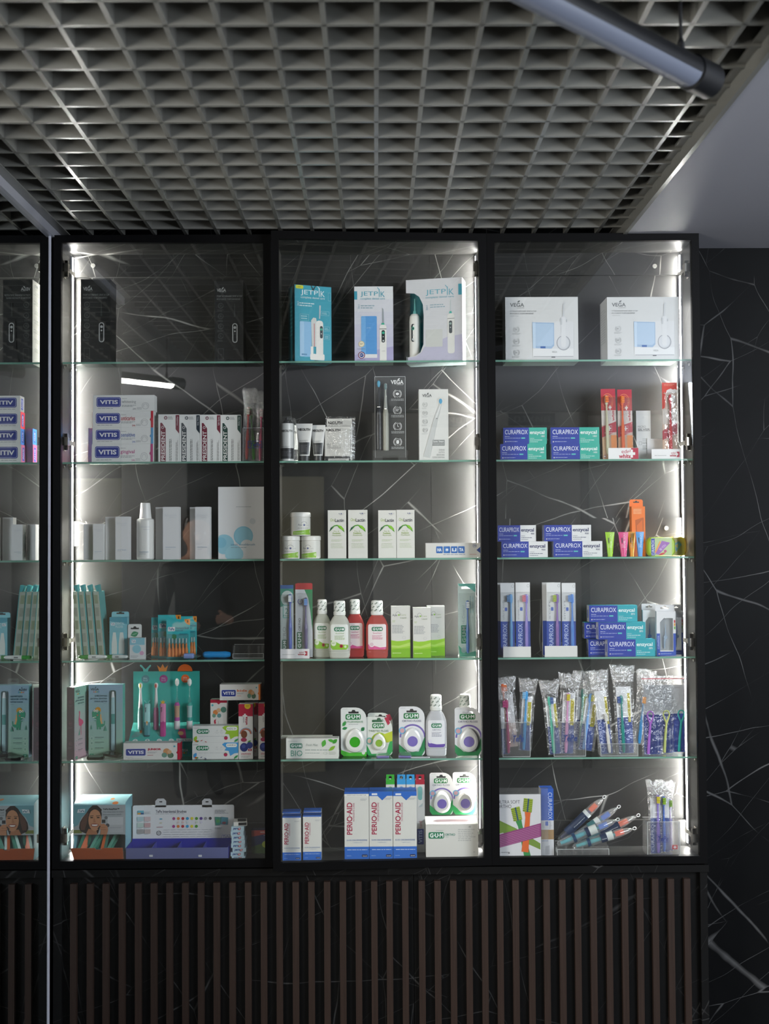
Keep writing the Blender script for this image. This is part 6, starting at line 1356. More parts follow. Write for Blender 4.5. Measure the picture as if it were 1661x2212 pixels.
oval_bottle('B4', (455, 222, 607, 623), 4, 'front white mouthwash bottle with a green label and printed cap', 'eef0e6', 'eceee9', art_gumlabel('', 'ActiVital', '8aa85a', 'g'), Y=3.655)
oval_bottle('B4', (572, 212, 706, 622), 4, 'pink mouthwash bottle partly behind the white ones', 'ee7a78', 'e9ebe6', art_gumlabel('', 'SensiVital+', 'c85a84', 'p'), Y=3.695, mat=LIQUID)
oval_bottle('B4', (718, 220, 875, 628), 4, 'front pink mouthwash bottle with a white printed cap', 'f68a80', 'eceee9', art_gumlabel('', 'SensiVital+', 'c85a84', 'p'), Y=3.655, mat=LIQUID)
def art_apacare():
    a = Art(1050, 270, 1197, 625); a.t('Apa', 1060, 324, 1098, 342, '5a5a60').ring(1103, 325, 18, 2, '7a7a80', 150, 390).c(1110, 330, 6, '8fc43a').t('Care', 1122, 322, 1164, 336, 'b9c4a0').t('Liquid', 1122, 344, 1166, 358, '8a9a80').lines(1060, 366, 1084, 382, 2, 'b4c48a').lines(1058, 398, 1160, 460, 6, '9a9ca0', 6).ring(1148, 488, 13, 1.5, 'b4b4b8', ry=9)
    a.poly([(1050, 505), (1090, 512), (1140, 510), (1197, 500), (1197, 625), (1050, 625)], '9ccc3a').poly([(1050, 540), (1110, 545), (1197, 520), (1197, 545), (1110, 560), (1050, 555)], 'b9dc6a').poly([(1050, 570), (1197, 560), (1197, 625), (1050, 625)], '84ba2a').lines(1060, 590, 1130, 602, 1, 'cfe6a0'); return a
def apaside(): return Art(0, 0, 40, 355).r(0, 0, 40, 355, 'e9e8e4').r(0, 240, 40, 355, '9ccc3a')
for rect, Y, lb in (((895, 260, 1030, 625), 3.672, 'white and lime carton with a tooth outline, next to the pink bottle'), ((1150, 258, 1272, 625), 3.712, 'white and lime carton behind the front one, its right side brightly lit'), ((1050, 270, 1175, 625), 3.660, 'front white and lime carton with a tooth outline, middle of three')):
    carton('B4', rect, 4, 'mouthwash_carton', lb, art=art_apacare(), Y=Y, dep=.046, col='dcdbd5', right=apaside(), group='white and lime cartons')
a = Art(1373, 100, 1510, 597).r(1373, 100, 1510, 597, 'e6efee').poly([(1373, 100), (1510, 100), (1510, 160), (1440, 118), (1385, 118)], '8fd8d0').t('Hi-Control', 1404, 250, 1426, 375, 'b9c4c6', up=True).rr(1395, 385, 1440, 510, 5, '3a9a78').t('G·U·M', 1404, 392, 1434, 502, 'eef4f0', up=True, bold=.03).poly([(1373, 520), (1400, 545), (1450, 575), (1510, 560), (1510, 597), (1385, 597)], '4fc0a8').c(1415, 555, 20, 'cfe0e4').lines(1462, 180, 1500, 300, 2, 'bfe0e6', vert=True)
blister_brush('B4', (1366, 100, 1490, 597), 4, 'white and mint brush pack with a slim blue toothbrush, right end of the fourth shelf', 'e6efee', a, '2f6fc8', 'e9f0f4', 3.690, 1432, (215, 575), round_=.012, cmat=MILKY_THIN)

# row 5: paste, floss cards, bottles
def art_gumbio():
    a = Art(155, 505, 522, 637); a.lines(170, 522, 240, 527, 1, '9aa0a0').rr(183, 538, 270, 570, 8, '1f7a63').t('G·U·M', 190, 544, 264, 564, 'f2f5f2', bold=.04).t('BIO', 188, 584, 270, 622, '4a9a86').c(257, 603, 9, 'e3e4de').ring(257, 603, 9, 2, '4a9a86', 20, 160).t('Fresh Mint', 296, 540, 378, 556, '9aa8a2', shear=.2).lines(290, 576, 460, 588, 1, '9aa8a4', 2, full=True).lines(290, 598, 400, 606, 1, '9aa8a4', 4)
    a.leaf(422, 537, 52, 30, 1.2, '4fae3a').leaf(475, 520, 50, 20, -.3, '4fae3a').leaf(500, 524, 44, 24, .7, '3f9a34').leaf(480, 570, 56, 22, .6, '8ab83a').ring(432, 602, 14, 1.5, '9ab0a0', ry=9).lines(458, 590, 516, 612, 3, 'b4bcae', 6); return a
carton('B5', (120, 497, 480, 637), 5, 'toothpaste_carton', 'white and green carton mostly hidden behind the mint toothpaste carton', art=None, Y=3.700, dep=.045, col='b9bab4')
carton('B5', (155, 505, 522, 637), 5, 'toothpaste_carton', 'white toothpaste carton with green leaves lying at the left of the fifth shelf', art=art_gumbio(), Y=3.652, dep=.044, col='dfe0da', rz=math.radians(-3))
def floss_card(crop, rect, row, label, art, cardcol, casecol, btn, Y, case=(.5, .30, .33, .28), zb_=None, group='rounded floss cards', low=None):
    z = (SZ[row] if zb_ is None else zb_)+.0003; x, w_, h = span(crop, rect, Y, z)
    t = thing('floss_pack', label, 'floss pack', (x, Y+.016, z), 0, group)
    pts = []
    R1, R2, R3 = w_*.10, w_*.42, w_*.14
    for cx, cz, a0, r_ in ((w_/2-R3, R3, -90, R3), (w_/2-R2, h-R2, 0, R2), (-w_/2+R1, h-R1, 90, R1), (-w_/2+R2*.8, R2*.8, 180, R2*.8)):
        for k in range(6): a_ = math.radians(a0+k*18); pts.append((cx+r_*math.cos(a_), cz+r_*math.sin(a_)))
    card_plate(t, 'backing_card', pts, [eurohole(0, h*.90, w_*.40)], 0, .001, cardcol)
    art.build('card_print', CARD, t, face_front(w_, h))
    cx, cz, rx, rz_ = case[0]*w_-w_/2, case[1]*h, case[2]*w_, case[3]*h
    def egg(f, y): return [(cx+rx*f*math.cos(2*math.pi*k/28)*(1-.18*math.sin(2*math.pi*k/28)), y, cz+rz_*f*math.sin(2*math.pi*k/28)) for k in range(28)]
    cs = MB().loft([egg(1, 0), egg(1, -.008), egg(.93, -.013), egg(.75, -.0155)], casecol, cap0=False).build('floss_case', GLOSS, t, smooth=True)
    bz = cz-rz_*.10; br = rx*.56
    bt = MB().loft([[(cx+br*f*math.cos(2*math.pi*k/24), y, bz+br*f*math.sin(2*math.pi*k/24)) for k in range(24)] for y, f in ((-.0150, 1), (-.0165, .98), (-.0168, .85), (-.0160, .8))], btn).build('button', GLOSS, cs, smooth=True)
    Art(0, 0, 100, 100).rr(25, 20, 75, 80, 20, '1f8a53').t('G·U·M', 32, 35, 68, 65, 'f2f5f2', bold=.03).build('case_mark', GLOSS, cs, lambda u, v, e: (cx-rx*.5+rx*u, -.0148-e+(.0035*(1-v)), cz+rz_*.78-v*rz_*.26))
    return z+h
def art_floss(title, c1, c2, green, stripe=None, title2=None, leaves=False, red=False):
    a = Art(0, 0, 182, 327); a.lines(12, 8, 50, 13, 1, 'a3a8a8')
    a.rr(34, 44, 142, 82, 10, '1f7a3f').t('G·U·M', 42, 50, 136, 76, 'f2f5f2', bold=.04).t(title, 24, 90, 158, 103, c2, bold=.01)
    if title2: a.lines(56, 110, 128, 118, 1, '9aa0a0')
    if stripe: a.ring(96, 205, 92, 12, stripe, 180, 360, ry=88).c(24, 160, 24, '6fb4d8').c(24, 160, 16, 'd8a8b0').poly([(0, 250), (60, 300), (140, 300), (182, 200), (182, 290), (160, 327), (20, 327), (0, 300)], green)
    else: a.poly([(0, 285), (60, 305), (182, 300), (182, 327), (20, 327), (0, 310)], green)
    if leaves: a.leaf(24, 110, 40, 24, .9, '3f9a4a').leaf(28, 140, 40, 20, .2, '2f8a4a').leaf(156, 146, 34, 26, .8, '2f7a4a').c(160, 305, 12, 'dfe6da')
    if red: a.poly([(130, 20), (160, 10), (178, 50), (160, 70)], 'b8304a').rr(44, 40, 118, 56, 4, '3a6a4a')
    return a
floss_card('B5', (540, 293, 721, 612), 5, 'white floss card with a bright green round button', art_floss('BUTLERWEAVE', '', '4a8a5a', '4fb83a', title2=True, leaves=True), 'e6e8e4', 'e9e9e4', '3faa2a', 3.672, (.55, .33, .37, .25))
floss_card('B5', (731, 330, 908, 600), 5, 'green and white floss card behind the twisted floss one', art_floss('TWISTED FLOSS', '', '4a7a5a', '3fae5a', red=True), 'dfe4dc', 'dfe4dc', '9ac43a', 3.715, (.52, .30, .30, .24))
a = Art(0, 0, 182, 240); a.rr(46, 40, 128, 72, 9, '1f7a3f').t('G·U·M', 52, 45, 122, 67, 'f2f5f2', bold=.04).t('TWISTED FLOSS', 20, 82, 156, 95, '4a6a4a', bold=.01).rr(44, 20, 112, 34, 4, '3a6a4a').poly([(128, 8), (152, 2), (168, 40), (152, 54)], 'b8304a').ring(96, 160, 62, 14, 'a8c43a', 180, 360).poly([(0, 160), (40, 230), (140, 225), (182, 100), (182, 215), (160, 240), (20, 240), (0, 220)], '3aa85a').poly([(120, 110), (182, 90), (182, 150), (140, 160)], 'c3cf3a').c(26, 150, 22, '6fb4a8').c(26, 150, 14, 'd8b8a8')
floss_card('B5', (715, 357, 904, 612), 5, 'twisted floss card with a small egg-shaped case and a red corner flash', a, 'e3e6de', 'e6e8e0', '8fb83a', 3.678, (.50, .36, .24, .21))
floss_card('B5', (950, 285, 1133, 612), 5, 'purple-buttoned floss card left of the white mouthwash bottle', art_floss('ORTHO FLOSS', '', '5a5a78', '2f8a53', '7a68b0'), 'e6e6e8', 'ececec', '7f70bc', 3.672, (.52, .33, .36, .25))
oval_bottle('B5', (1139, 203, 1288, 607), 5, 'white mouthwash bottle with purple print between two purple-buttoned floss cards', 'e9eaee', 'eceee9', art_gumlabel('', 'ORTHO', '7a7a90', 'v'), Y=3.672)
oval_bottle('B5', (1348, 198, 1490, 600), 5, 'white mouthwash bottle hidden behind the rightmost floss card, only its cap showing', 'e9eaee', 'eceee9', None, Y=3.710)
floss_card('B5', (1345, 292, 1532, 617), 5, 'purple-buttoned floss card at the right end of the fifth shelf', art_floss('ORTHO FLOSS', '', '5a5a78', '2f8a53', '7a68b0'), 'e6e6e8', 'ececec', '8a7cc4', 3.664, (.52, .33, .36, .25))
for x, rz, lb in ((838, .1, 'small lilac-lidded clear case lying in front of the twisted floss card'), (990, -.15, 'small lilac-lidded clear case lying in front of the left purple-buttoned card')):
    p_ = P(*K('B5', x, 620), 3.656)
    t = thing('floss_sample_case', lb, 'case', (p_.x, 3.656, SZ[5]+.0003), rz, 'small lilac cases on the fifth shelf')
    pts = rrect(-.021, 0, .021, .017, .004)
    MB().loft([[(x_, y_, z_) for x_, y_ in pts] for z_ in (0, .006)], 'cfcfe6').build('clear_case', BLISTER, t)
    MB().loft([[(x_*.95, y_, z_) for x_, y_ in pts] for z_ in (.0005, .004)], '8f80cc').build('lid', GLOSS, t)
    MB().loft([[(x_*f, y_*f+.002, z_) for x_, y_ in pts] for z_, f in ((.006, 1), (.016, .75))], 'dfdff0').build('dome', BLISTER, t)
t = thing('paper_leaflet', 'flat white leaflet lying under the right lilac-lidded case', 'leaflet', (P(*K('B5', 1100, 625), 3.645).x, 3.645, SZ[5]+.0003))
MB().loft([[(x_, y_, z_) for x_, y_ in rrect(-.030, 0, .030, .018, .008)] for z_ in (0, .0012)], 'd9d9e0').build('leaflet', CARD, t)

# row 6: blue and white cartons, brush boxes, dispenser
def art_perio(v):
    a = Art(0, 0, 168, 455); a.r(0, 0, 168, 15, '2f62b8')
    if v: a.r(0, 0, 168, 30, '2f6ac4').poly([(60, 30), (128, 30), (94, 60)], '2f6ac4').r(18, 12, 58, 24, 'e6eaf0').lines(108, 42, 164, 58, 2, 'a3a6ac')
    else: a.r(0, 14, 168, 30, 'e9e9e4').t('DENTAID EXPERTISE', 18, 19, 150, 26, '7a7d80').lines(110, 46, 158, 60, 2, 'a3a6ac')
    a.t('PERIO·AID', 16, 72, 54, 290, 'a8244a', bold=.018, up=True).t('INTENSIVE CARE', 58, 75, 70, 200, 'b4607a', up=True).t('0,12% CHLORHEXIDINE', 16, 322, 156, 334, '5a7ab4').t('+ 0,05% CPC', 56, 340, 124, 349, 'b4c0d4')
    a.r(0, 372, 168, 455, '2f6ac4').lines(18, 388, 156, 398, 1, 'c3d4ee', 2, full=True).lines(14, 430, 48, 437, 1, '9ab8e6').rr(118, 425, 158, 442, 6, '16204a').t('dentaid', 123, 430, 153, 438, 'e6eaf4'); return a
pr = 'blue and white mouthwash cartons'
for rect, Y, dep, lb, v in (((567, 230, 739, 685), 3.640, .062, 'large blue and white carton, leftmost of the three big ones', 0), ((742, 227, 906, 685), 3.640, .062, 'large blue and white carton with a notched blue top, middle of the three big ones', 1), ((909, 227, 1075, 685), 3.640, .062, 'large blue and white carton with a notched blue top, right of the three big ones', 1),
                            ((131, 402, 261, 703), 3.630, .040, 'small blue and white carton, left of the two small front ones', 0), ((275, 395, 404, 693), 3.634, .040, 'small blue and white carton, right of the two small front ones', 0),
                            ((131, 370, 256, 690), 3.684, .040, 'small blue and white carton standing behind the left small one', 0), ((280, 362, 404, 690), 3.684, .040, 'small blue and white carton standing behind the right small one', 0)):
    carton('B6', rect, 6, 'mouthwash_carton', lb, art=art_perio(v), Y=Y, dep=dep, col='dcdcd6', sides={'T': '2f5aa8', 'R': 'c9c9c4'}, group=pr)
for x0, x1, c, c2, lb, yb in ((860, 921, '3fae3a', '8fc43a', 'narrow brush box with a green top behind the blue and white cartons', 640), (938, 999, '3f9fd8', '5a8fd0', 'narrow brush box with a light blue top, left of the two blue ones', 640), (1003, 1063, '3f9fd8', '5a8fd0', 'narrow brush box with a light blue top, right of the two blue ones', 640), (1068, 1132, 'a8283a', '7ab4b0', 'narrow brush box with a dark red top beside the white dispenser', 620)):
    a = Art(0, 0, 62, 512); a.r(0, 0, 62, 28, c).rr(14, 40, 48, 190, 16, 'b9c4c4').poly([(14, 130), (48, 100), (48, 160), (16, 190)], 'e6e4e0').rr(17, 43, 45, 140, 14, c2).t('hard', 22, 290, 42, 340, 'b06a74', up=True).rr(8, 345, 54, 456, 4, NAVY).t('VITIS', 18, 354, 44, 446, 'b9c4ec', bold=.03, up=True)
    it = carton('B6', (x0, 150, x1, yb), 6, 'brush_box', lb, art=a, Y=3.712, dep=.030, col='d6d5d2', group='narrow brush boxes with hanging tabs')
    zt = P(*K('B6', (x0+x1)/2, 108), 3.712).z-it.z
    card_plate(it.root, 'hang_tab', [(-it.w*.48, it.h), (it.w*.48, it.h), (it.w*.46, zt), (-it.w*.46, zt)], [[(.0055*math.cos(k*math.pi/5), (it.h+zt)/2+.0055*math.sin(k*math.pi/5)) for k in range(10)]], .0, .0012, c)
# white dispenser with a slanted top and finger slot
Y = 3.656; x, w_, h = span('B6', (1140, 457, 1507, 668), Y, SZ[6]); zt = P(*K('B6', 1320, 405), Y+.075).z-SZ[6]
t = thing('wax_dispenser', 'white dispenser carton with a slanted slotted top, lower right of the middle cabinet', 'dispenser', (x, Y, SZ[6]+.0002))
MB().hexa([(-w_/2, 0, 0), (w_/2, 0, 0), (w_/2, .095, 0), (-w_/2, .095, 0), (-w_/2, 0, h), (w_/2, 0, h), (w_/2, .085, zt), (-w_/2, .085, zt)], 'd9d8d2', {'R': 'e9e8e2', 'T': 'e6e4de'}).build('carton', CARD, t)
a = Art(1140, 457, 1507, 668); a.rr(1158, 508, 1268, 550, 12, '1f7a53').t('G·U·M', 1168, 515, 1262, 543, 'f2f5f2', bold=.04).lines(1210, 494, 1265, 500, 1, '9aa0a0').t('ORTHO', 1275, 517, 1345, 532, '4a8a78', bold=.02).lines(1278, 537, 1300, 542, 1, '6aa08a').lines(1366, 488, 1490, 570, 7, 'b4b6b4', 3).t('40', 1440, 470, 1456, 480, '8a8c8c').lines(1472, 634, 1486, 644, 1, 'a3a5a5')
a.build('front_print', CARD, t, face_front(w_, h))
Art(0, 0, 100, 100).poly([(14, 62), (22, 45), (50, 40), (80, 44), (86, 58), (78, 72), (50, 70), (22, 74)], '8a7478').build('finger_slot', CARD, t, lambda u, v, e: (-w_/2+w_*u, .085*(1-v)-e*.3, h+(zt-h)*(1-v)+e*.95))
zt2 = SZ[6]+zt
floss_card('B6', (1168, 102, 1331, 400), 6, 'purple-buttoned floss card standing on the white dispenser, left of the pair', art_floss('ORTHO FLOSS', '', '5a5a78', '2fa05a', '7a68b0'), 'eceaea', 'f2f2ee', '7f70bc', 3.7425, (.52, .31, .37, .26), zt2)
floss_card('B6', (1331, 98, 1497, 402), 6, 'purple-buttoned floss card standing on the white dispenser, right of the pair', art_floss('ORTHO FLOSS', '', '5a5a78', '2fa05a', '7a68b0'), 'eceaea', 'f2f2ee', '8f82c8', 3.7425, (.52, .31, .37, .26), zt2)
# ------------------------------------------------------------------ RIGHT CABINET
# row 1: two wide white cartons
def art_vega_white():
    a = Art(165, 452, 667, 887); k = '6a6e70'; l = 'a9acad'
    a.t('VEGA', 198, 492, 296, 518, k, bold=.02).leaf(258, 482, 24, 10, .6, k).t('healthlife', 244, 520, 296, 529, l)
    a.t('СТАЦІОНАРНИЙ ІРИГАТОР', 198, 541, 380, 553, k).t('РОТОВОЇ ПОРОЖНИНИ', 198, 556, 358, 568, k).lines(200, 577, 260, 584, 1, l)
    for i, y in enumerate((670, 750, 825)): a.ring(240, y, 21, 2, l, -70, 230).ring(240, y, 15, 1.5, l).lines(230, y-6, 250, y+7, 2, k, i).lines(212, y+24, 272, y+36, 2, l, i+3)
    a.rr(352, 618, 634, 856, 8, 'd9dadd').r(352, 800, 634, 850, 'e3e4e6').line(358, 852, 630, 852, 3, '8a8d92')
    a.poly([(350, 622), (500, 626), (500, 780), (480, 800), (352, 796)], '9fb8d6').poly([(362, 630), (494, 632), (494, 770), (478, 784), (362, 780)], 'b4cae2').r(352, 626, 372, 796, 'c3d6ea').r(405, 784, 440, 798, '3f66a8')
    a.c(564, 762, 48, 'b9bcc2', 50).c(562, 760, 40, 'd3d5da', 43).ring(564, 762, 47, 4, '9a9da4', ry=50)
    a.poly([(572, 490), (562, 505), (558, 590), (566, 590), (568, 510), (578, 494)], 'c9ccd0').rr(548, 585, 582, 790, 14, 'dcdde0').rr(544, 596, 556, 640, 4, 'c3c6ca').r(582, 604, 590, 622, 'b9bcc0').t('VEGA', 484, 816, 520, 828, l).r(480, 855, 506, 860, '2a2c2e')
    return a
vs_ = Art(0, 0, 100, 400)
for _k in range(14): vs_.lines(15, 60+16*_k, 85, 72+16*_k, 1, 'b4b5b6', _k)
carton('C1', (165, 452, 667, 887), 1, 'irrigator_carton', 'wide white irrigator carton at the left of the right cabinet top shelf', art=art_vega_white(), Y=3.680, dep=.085, col='d4d5d6', left=vs_)
carton('C1', (868, 452, 1362, 887), 1, 'irrigator_carton', 'wide white irrigator carton next to the light strip, its left side visible', art=art_vega_white(), Y=3.655, dep=.115, col='d4d5d6', left=vs_)

# row 2: blue and green pastes, red brush packs
def art_enzycal(kind):
    a = Art(150, 395, 450, 505); R_, B = (327, '2d3f9c')
    g = {'1450': '3fae9c', '950': 'dfe0e0', 'zero': '2fa3b0'}[kind]; tc = {'1450': 'e6f0ee', '950': '3a3f66', 'zero': 'e0f0f0'}[kind]
    a.r(150, 395, R_, 505, B).r(R_, 395, 450, 505, g).t('CURAPROX', 162, 410, 318, 440, 'e6e9f4').lines(162, 452, 195, 458, 1, 'dfe4f0').lines(162, 463, 270, 469, 1, 'b9c4e6', 3, full=True).r(274, 461, 300, 470, '5ab8b8').c(166, 489, 4, 'd8d0d4').lines(174, 486, 248, 492, 1, 'c9d0ec', 2, full=True)
    a.t('enzycal', 333, 415, 434, 446, tc, bold=.025).t(kind, 410, 447, 434, 459, tc, bold=.01).lines(334, 466, 364, 471, 1, tc).lines(334, 476, 425, 484, 1, tc, 4).lines(334, 489, 400, 495, 1, tc, 5); return a
def enz_end():
    return Art(0, 0, 40, 110).r(0, 0, 40, 110, '7a7f9a').r(8, 30, 20, 85, '2d3f9c').lines(24, 20, 34, 95, 2, 'b4b8c6', vert=True)
e1 = carton('C2', (130, 508, 447, 610), 2, 'toothpaste_carton', 'blue and green toothpaste carton, lower left of the four on the second shelf', art=art_enzycal('1450'), Y=3.664, dep=.042, col='3fae9c', left=enz_end(), group='blue and green toothpaste cartons')
carton('C2', (150, 395, 451, 505), 2, 'toothpaste_carton', 'blue and green toothpaste carton, upper left of the four on the second shelf', art=art_enzycal('1450'), Y=3.668, dep=.042, col='3fae9c', left=enz_end(), zb=e1.top, group='blue and green toothpaste cartons')
e1 = carton('C2', (483, 509, 816, 609), 2, 'toothpaste_carton', 'blue and green toothpaste carton, lower right of the four on the second shelf', art=art_enzycal('1450'), Y=3.664, dep=.042, col='3fae9c', left=enz_end(), group='blue and green toothpaste cartons')
carton('C2', (477, 393, 813, 506), 2, 'toothpaste_carton', 'blue and green toothpaste carton, upper right of the four on the second shelf', art=art_enzycal('1450'), Y=3.666, dep=.042, col='3fae9c', left=enz_end(), zb=e1.top, group='blue and green toothpaste cartons')
carton('C2', (330, 512, 500, 609), 2, 'toothpaste_carton', 'toothpaste carton barely visible behind the gap between the lower two', art=None, Y=3.722, dep=.040, col='2a6a68')
def art_edel(var):
    a = Art(0, 0, 115, 410)
    a.r(0, 0, 115, 40, 'b8283e').r(0, 40, 115, 125, 'c23a3e').ring(52, 70, 44, 3, 'e8925a').ring(52, 70, 34, 2, 'e8925a', -90, 90).r(0, 125, 115, 210, 'd9cfcb').t('edel', 62, 110, 76, 178, 'b8aab0', up=True).t('white', 82, 110, 102, 188, 'b8283e', up=True, bold=.03).cross(70, 108, 12, 'e9e4e2')
    a.poly([(0, 220), (115, 190), (115, 250), (0, 282)], 'b3243c').cross(60, 230, 13, 'f0eaea').frame(40, 214, 80, 246, 2, 'e6c4c8').lines(20, 252, 105, 262, 1, 'e6c4c8').r(0, 282, 115, 410, 'cfa88a').r(70, 270, 115, 410, 'e08a4a').t('WINTER', 8, 290, 26, 380, 'e6b48a', up=True).r(8, 385, 24, 402, '8a2a34').cross(16, 393, 6, 'eeeeee'); return a
def edel_tray(rect, label, Y=3.660):
    z = SZ[2]+.0002; x, w_, h = span('C2', rect, Y, z); t = thing('card_tray', label, 'tray', (x, Y, z))
    MB().box(-w_/2, w_/2, 0, .001, 0, h, 'eceaea').build('tray_front', CARD, t)
    hb = h*2.2
    for sx in (1,):
        a_, b_ = sorted((sx*w_/2, sx*(w_/2-.001))); MB().hexa([(a_, .001, 0), (b_, .001, 0), (b_, .060, 0), (a_, .060, 0), (a_, .001, h), (b_, .001, h), (b_, .060, hb), (a_, .060, hb)], 'd9d8d8').build('tray_side', CARD, t)
    MB().box(-w_/2, w_/2, .060, .061, 0, hb, 'd9d8d8').build('tray_back', CARD, t); MB().box(-w_/2+.001, w_/2-.001, .001, .060, 0, .001, 'd9d8d8').build('tray_floor', CARD, t)
    return t, w_, h
t, w_, h = edel_tray((875, 535, 1082, 605), 'white tray with red lettering holding the two red brush packs')
edel_logo(Art(875, 535, 1082, 605), 966, 545, 1078, 598).r(1032, 536, 1082, 605, 'b3243f').cross(1036, 570, 24, 'f0eeec').build('tray_print', CARD, t, face_front(w_, h))
t, w_, h = edel_tray((1174, 543, 1378, 603), 'white tray with red lettering holding a single red brush pack')
edel_logo(Art(1174, 543, 1378, 603), 1308, 560, 1366, 588).lines(1195, 578, 1280, 585, 1, 'a9a9a9').build('tray_print', CARD, t, face_front(w_, h))
ep = 'red brush packs with a white cross'
blister_brush('C2', (834, 128, 934, 592), 2, 'red brush pack with a pale cream toothbrush, left of the pair in the white tray', 'c9b4a8', art_edel(0), 'd3cfb0', 'ee7a2a', 3.676, 868, (172, 560), zlift=.0015, group=ep, side='F', tilt=-.02)
blister_brush('C2', (944, 132, 1044, 592), 2, 'red brush pack with an orange toothbrush, right of the pair in the white tray', 'c9b4a8', art_edel(1), 'ee6a34', 'f0842a', 3.676, 974, (175, 560), zlift=.0015, group=ep, tilt=-.012)
a = Art(0, 0, 102, 460).r(0, 0, 102, 62, 'd8402f').lines(14, 8, 90, 22, 2, 'ee9a80').poly([(30, 62), (30, 48), (45, 40), (60, 36), (75, 42), (90, 38), (102, 45), (102, 62)], 'e9e4e4').poly([(0, 62), (25, 70), (20, 150), (0, 160)], 'd8402f').r(0, 160, 102, 250, 'd9cfc8').poly([(0, 290), (102, 240), (102, 305), (0, 345)], 'b3243c').cross(54, 272, 13, 'f0eaea').frame(36, 258, 74, 288, 2, 'e6c4c8').lines(10, 296, 98, 306, 1, 'e6c4c8').r(0, 345, 102, 460, 'd9b8a0').ring(72, 110, 22, 4, 'efe9e6', ry=30)
blister_brush('C2', (1248, 85, 1350, 590), 2, 'tall red brush pack with a red toothbrush near the light strip', 'd3b8a8', a, 'c8303a', 'efe9e6', 3.678, 1300, (165, 585), zlift=.0015, group=ep, side='R', hole=False)
a = Art(1068, 278, 1168, 605).c(1118, 322, 7, 'd3d3d3').t('MICRO', 1079, 376, 1134, 390, '8a8c8c').t('SILVER', 1079, 394, 1163, 409, '6a6d6e', bold=.02).r(1079, 410, 1162, 412, '8a8c8c').lines(1110, 458, 1150, 480, 3, 'b4b6b6').frame(1085, 480, 1105, 502, 2, 'a3a5a5').t('PASTE', 1110, 486, 1140, 494, '6a6d6e').lines(1110, 505, 1140, 532, 3, '8a8c8c').ring(1126, 568, 9, 1.5, 'b4b6b6')
carton('C2', (1068, 278, 1168, 605), 2, 'toothpaste_carton', 'tall pale grey carton standing between the two white trays', art=a, Y=3.724, dep=.036, col='dcdcda', sides={'L': 'e9e9e7'})

# row 3
kk = 'blue and white toothpaste cartons'
e2 = carton('C3', (137, 510, 457, 620), 3, 'toothpaste_carton', 'blue and white toothpaste carton, lower left of the four on the third shelf', art=art_enzycal('950'), Y=3.656, dep=.042, col='d9dad9', left=enz_end(), group=kk)
carton('C3', (112, 398, 376, 508), 3, 'toothpaste_carton', 'blue and white toothpaste carton, upper left of the four on the third shelf', art=art_enzycal('950'), Y=3.690, dep=.042, col='d9dad9', zb=e2.top, group=kk)
e2 = carton('C3', (497, 508, 834, 620), 3, 'toothpaste_carton', 'blue and white toothpaste carton, lower right of the four on the third shelf', art=art_enzycal('950'), Y=3.656, dep=.042, col='d9dad9', left=enz_end(), group=kk)
carton('C3', (432, 396, 756, 507), 3, 'toothpaste_carton', 'blue and white toothpaste carton, upper right of the four on the third shelf', art=art_enzycal('950'), Y=3.660, dep=.042, col='d9dad9', left=enz_end(), zb=e2.top, group=kk)
def art_beyou(c): return Art(0, 0, 65, 150).t('BE YOU', 30, 10, 44, 80, c, up=True, bold=.01).r(16, 40, 24, 75, '5a5a60').lines(12, 85, 50, 110, 3, c)
for rect, c, cc, lb, Y in (((857, 445, 922, 618), '9ccc34', 'd6e8a8', 'small lime green tube standing on its cap', 3.668), ((948, 445, 1018, 618), 'd84a84', 'f0c4d6', 'small pink tube standing on its cap', 3.668), ((1013, 443, 1064, 618), 'f0a82a', 'f6dca8', 'small yellow tube between the pink and blue ones', 3.688), ((1068, 443, 1126, 618), '5a9fe0', 'cfe2f4', 'small sky blue tube in front of the orange box', 3.664)):
    cream_tube('C3', rect, 3, 'toothpaste_tube', lb, c, art_beyou(cc), c, Y=Y, capfrac=.12, botw=.58, thick=.014, group='small coloured tubes')
a = Art(1037, 268, 1132, 610).r(1037, 268, 1132, 610, 'ee7a2a').lines(1050, 284, 1106, 322, 5, 'f4c49a', full=True).poly([(1062, 362), (1112, 345), (1122, 345), (1122, 520), (1068, 520)], 'b85a1e').poly([(1072, 400), (1112, 360), (1112, 510), (1076, 510)], 'd86a24')
hang_box('C3', (1037, 220, 1130, 618), 3, 'brush_box', 'bright orange box with a hanging tab behind the blue tube', a, 48, 3.712, .03, 'ee7a2a', 'ee7a2a')
def travel_case(rect, col, label, Y, art=None):
    z = SZ[3]+.0002; x, w_, h = span('C3', rect, Y, z); t = thing('travel_case', label, 'case', (x, Y, z))
    pts = rrect(-w_/2, 0, w_/2, h, h*.28, 6)
    m = (0, h/2)
    MB().loft([[(a_*f, y_, m[1]+(b_-m[1])*f) for a_, b_ in pts] for y_, f in ((.0, .88), (.004, .97), (.010, 1.0), (.026, 1.0), (.032, .97), (.036, .86))], col).build('case', GLOSS, t, smooth=True)
    card_plate(t, 'front_window', rrect(-w_*.38, h*.04, w_*.36, h*.96, .004), [], -.0006, .0008, 'b9c8a0')
    if art: art.build('window_print', GLOSS, t, lambda u, v, e: (-w_*.38+w_*.74*u, -.0006-e, h*.04+h*.92*(1-v)))
    return t
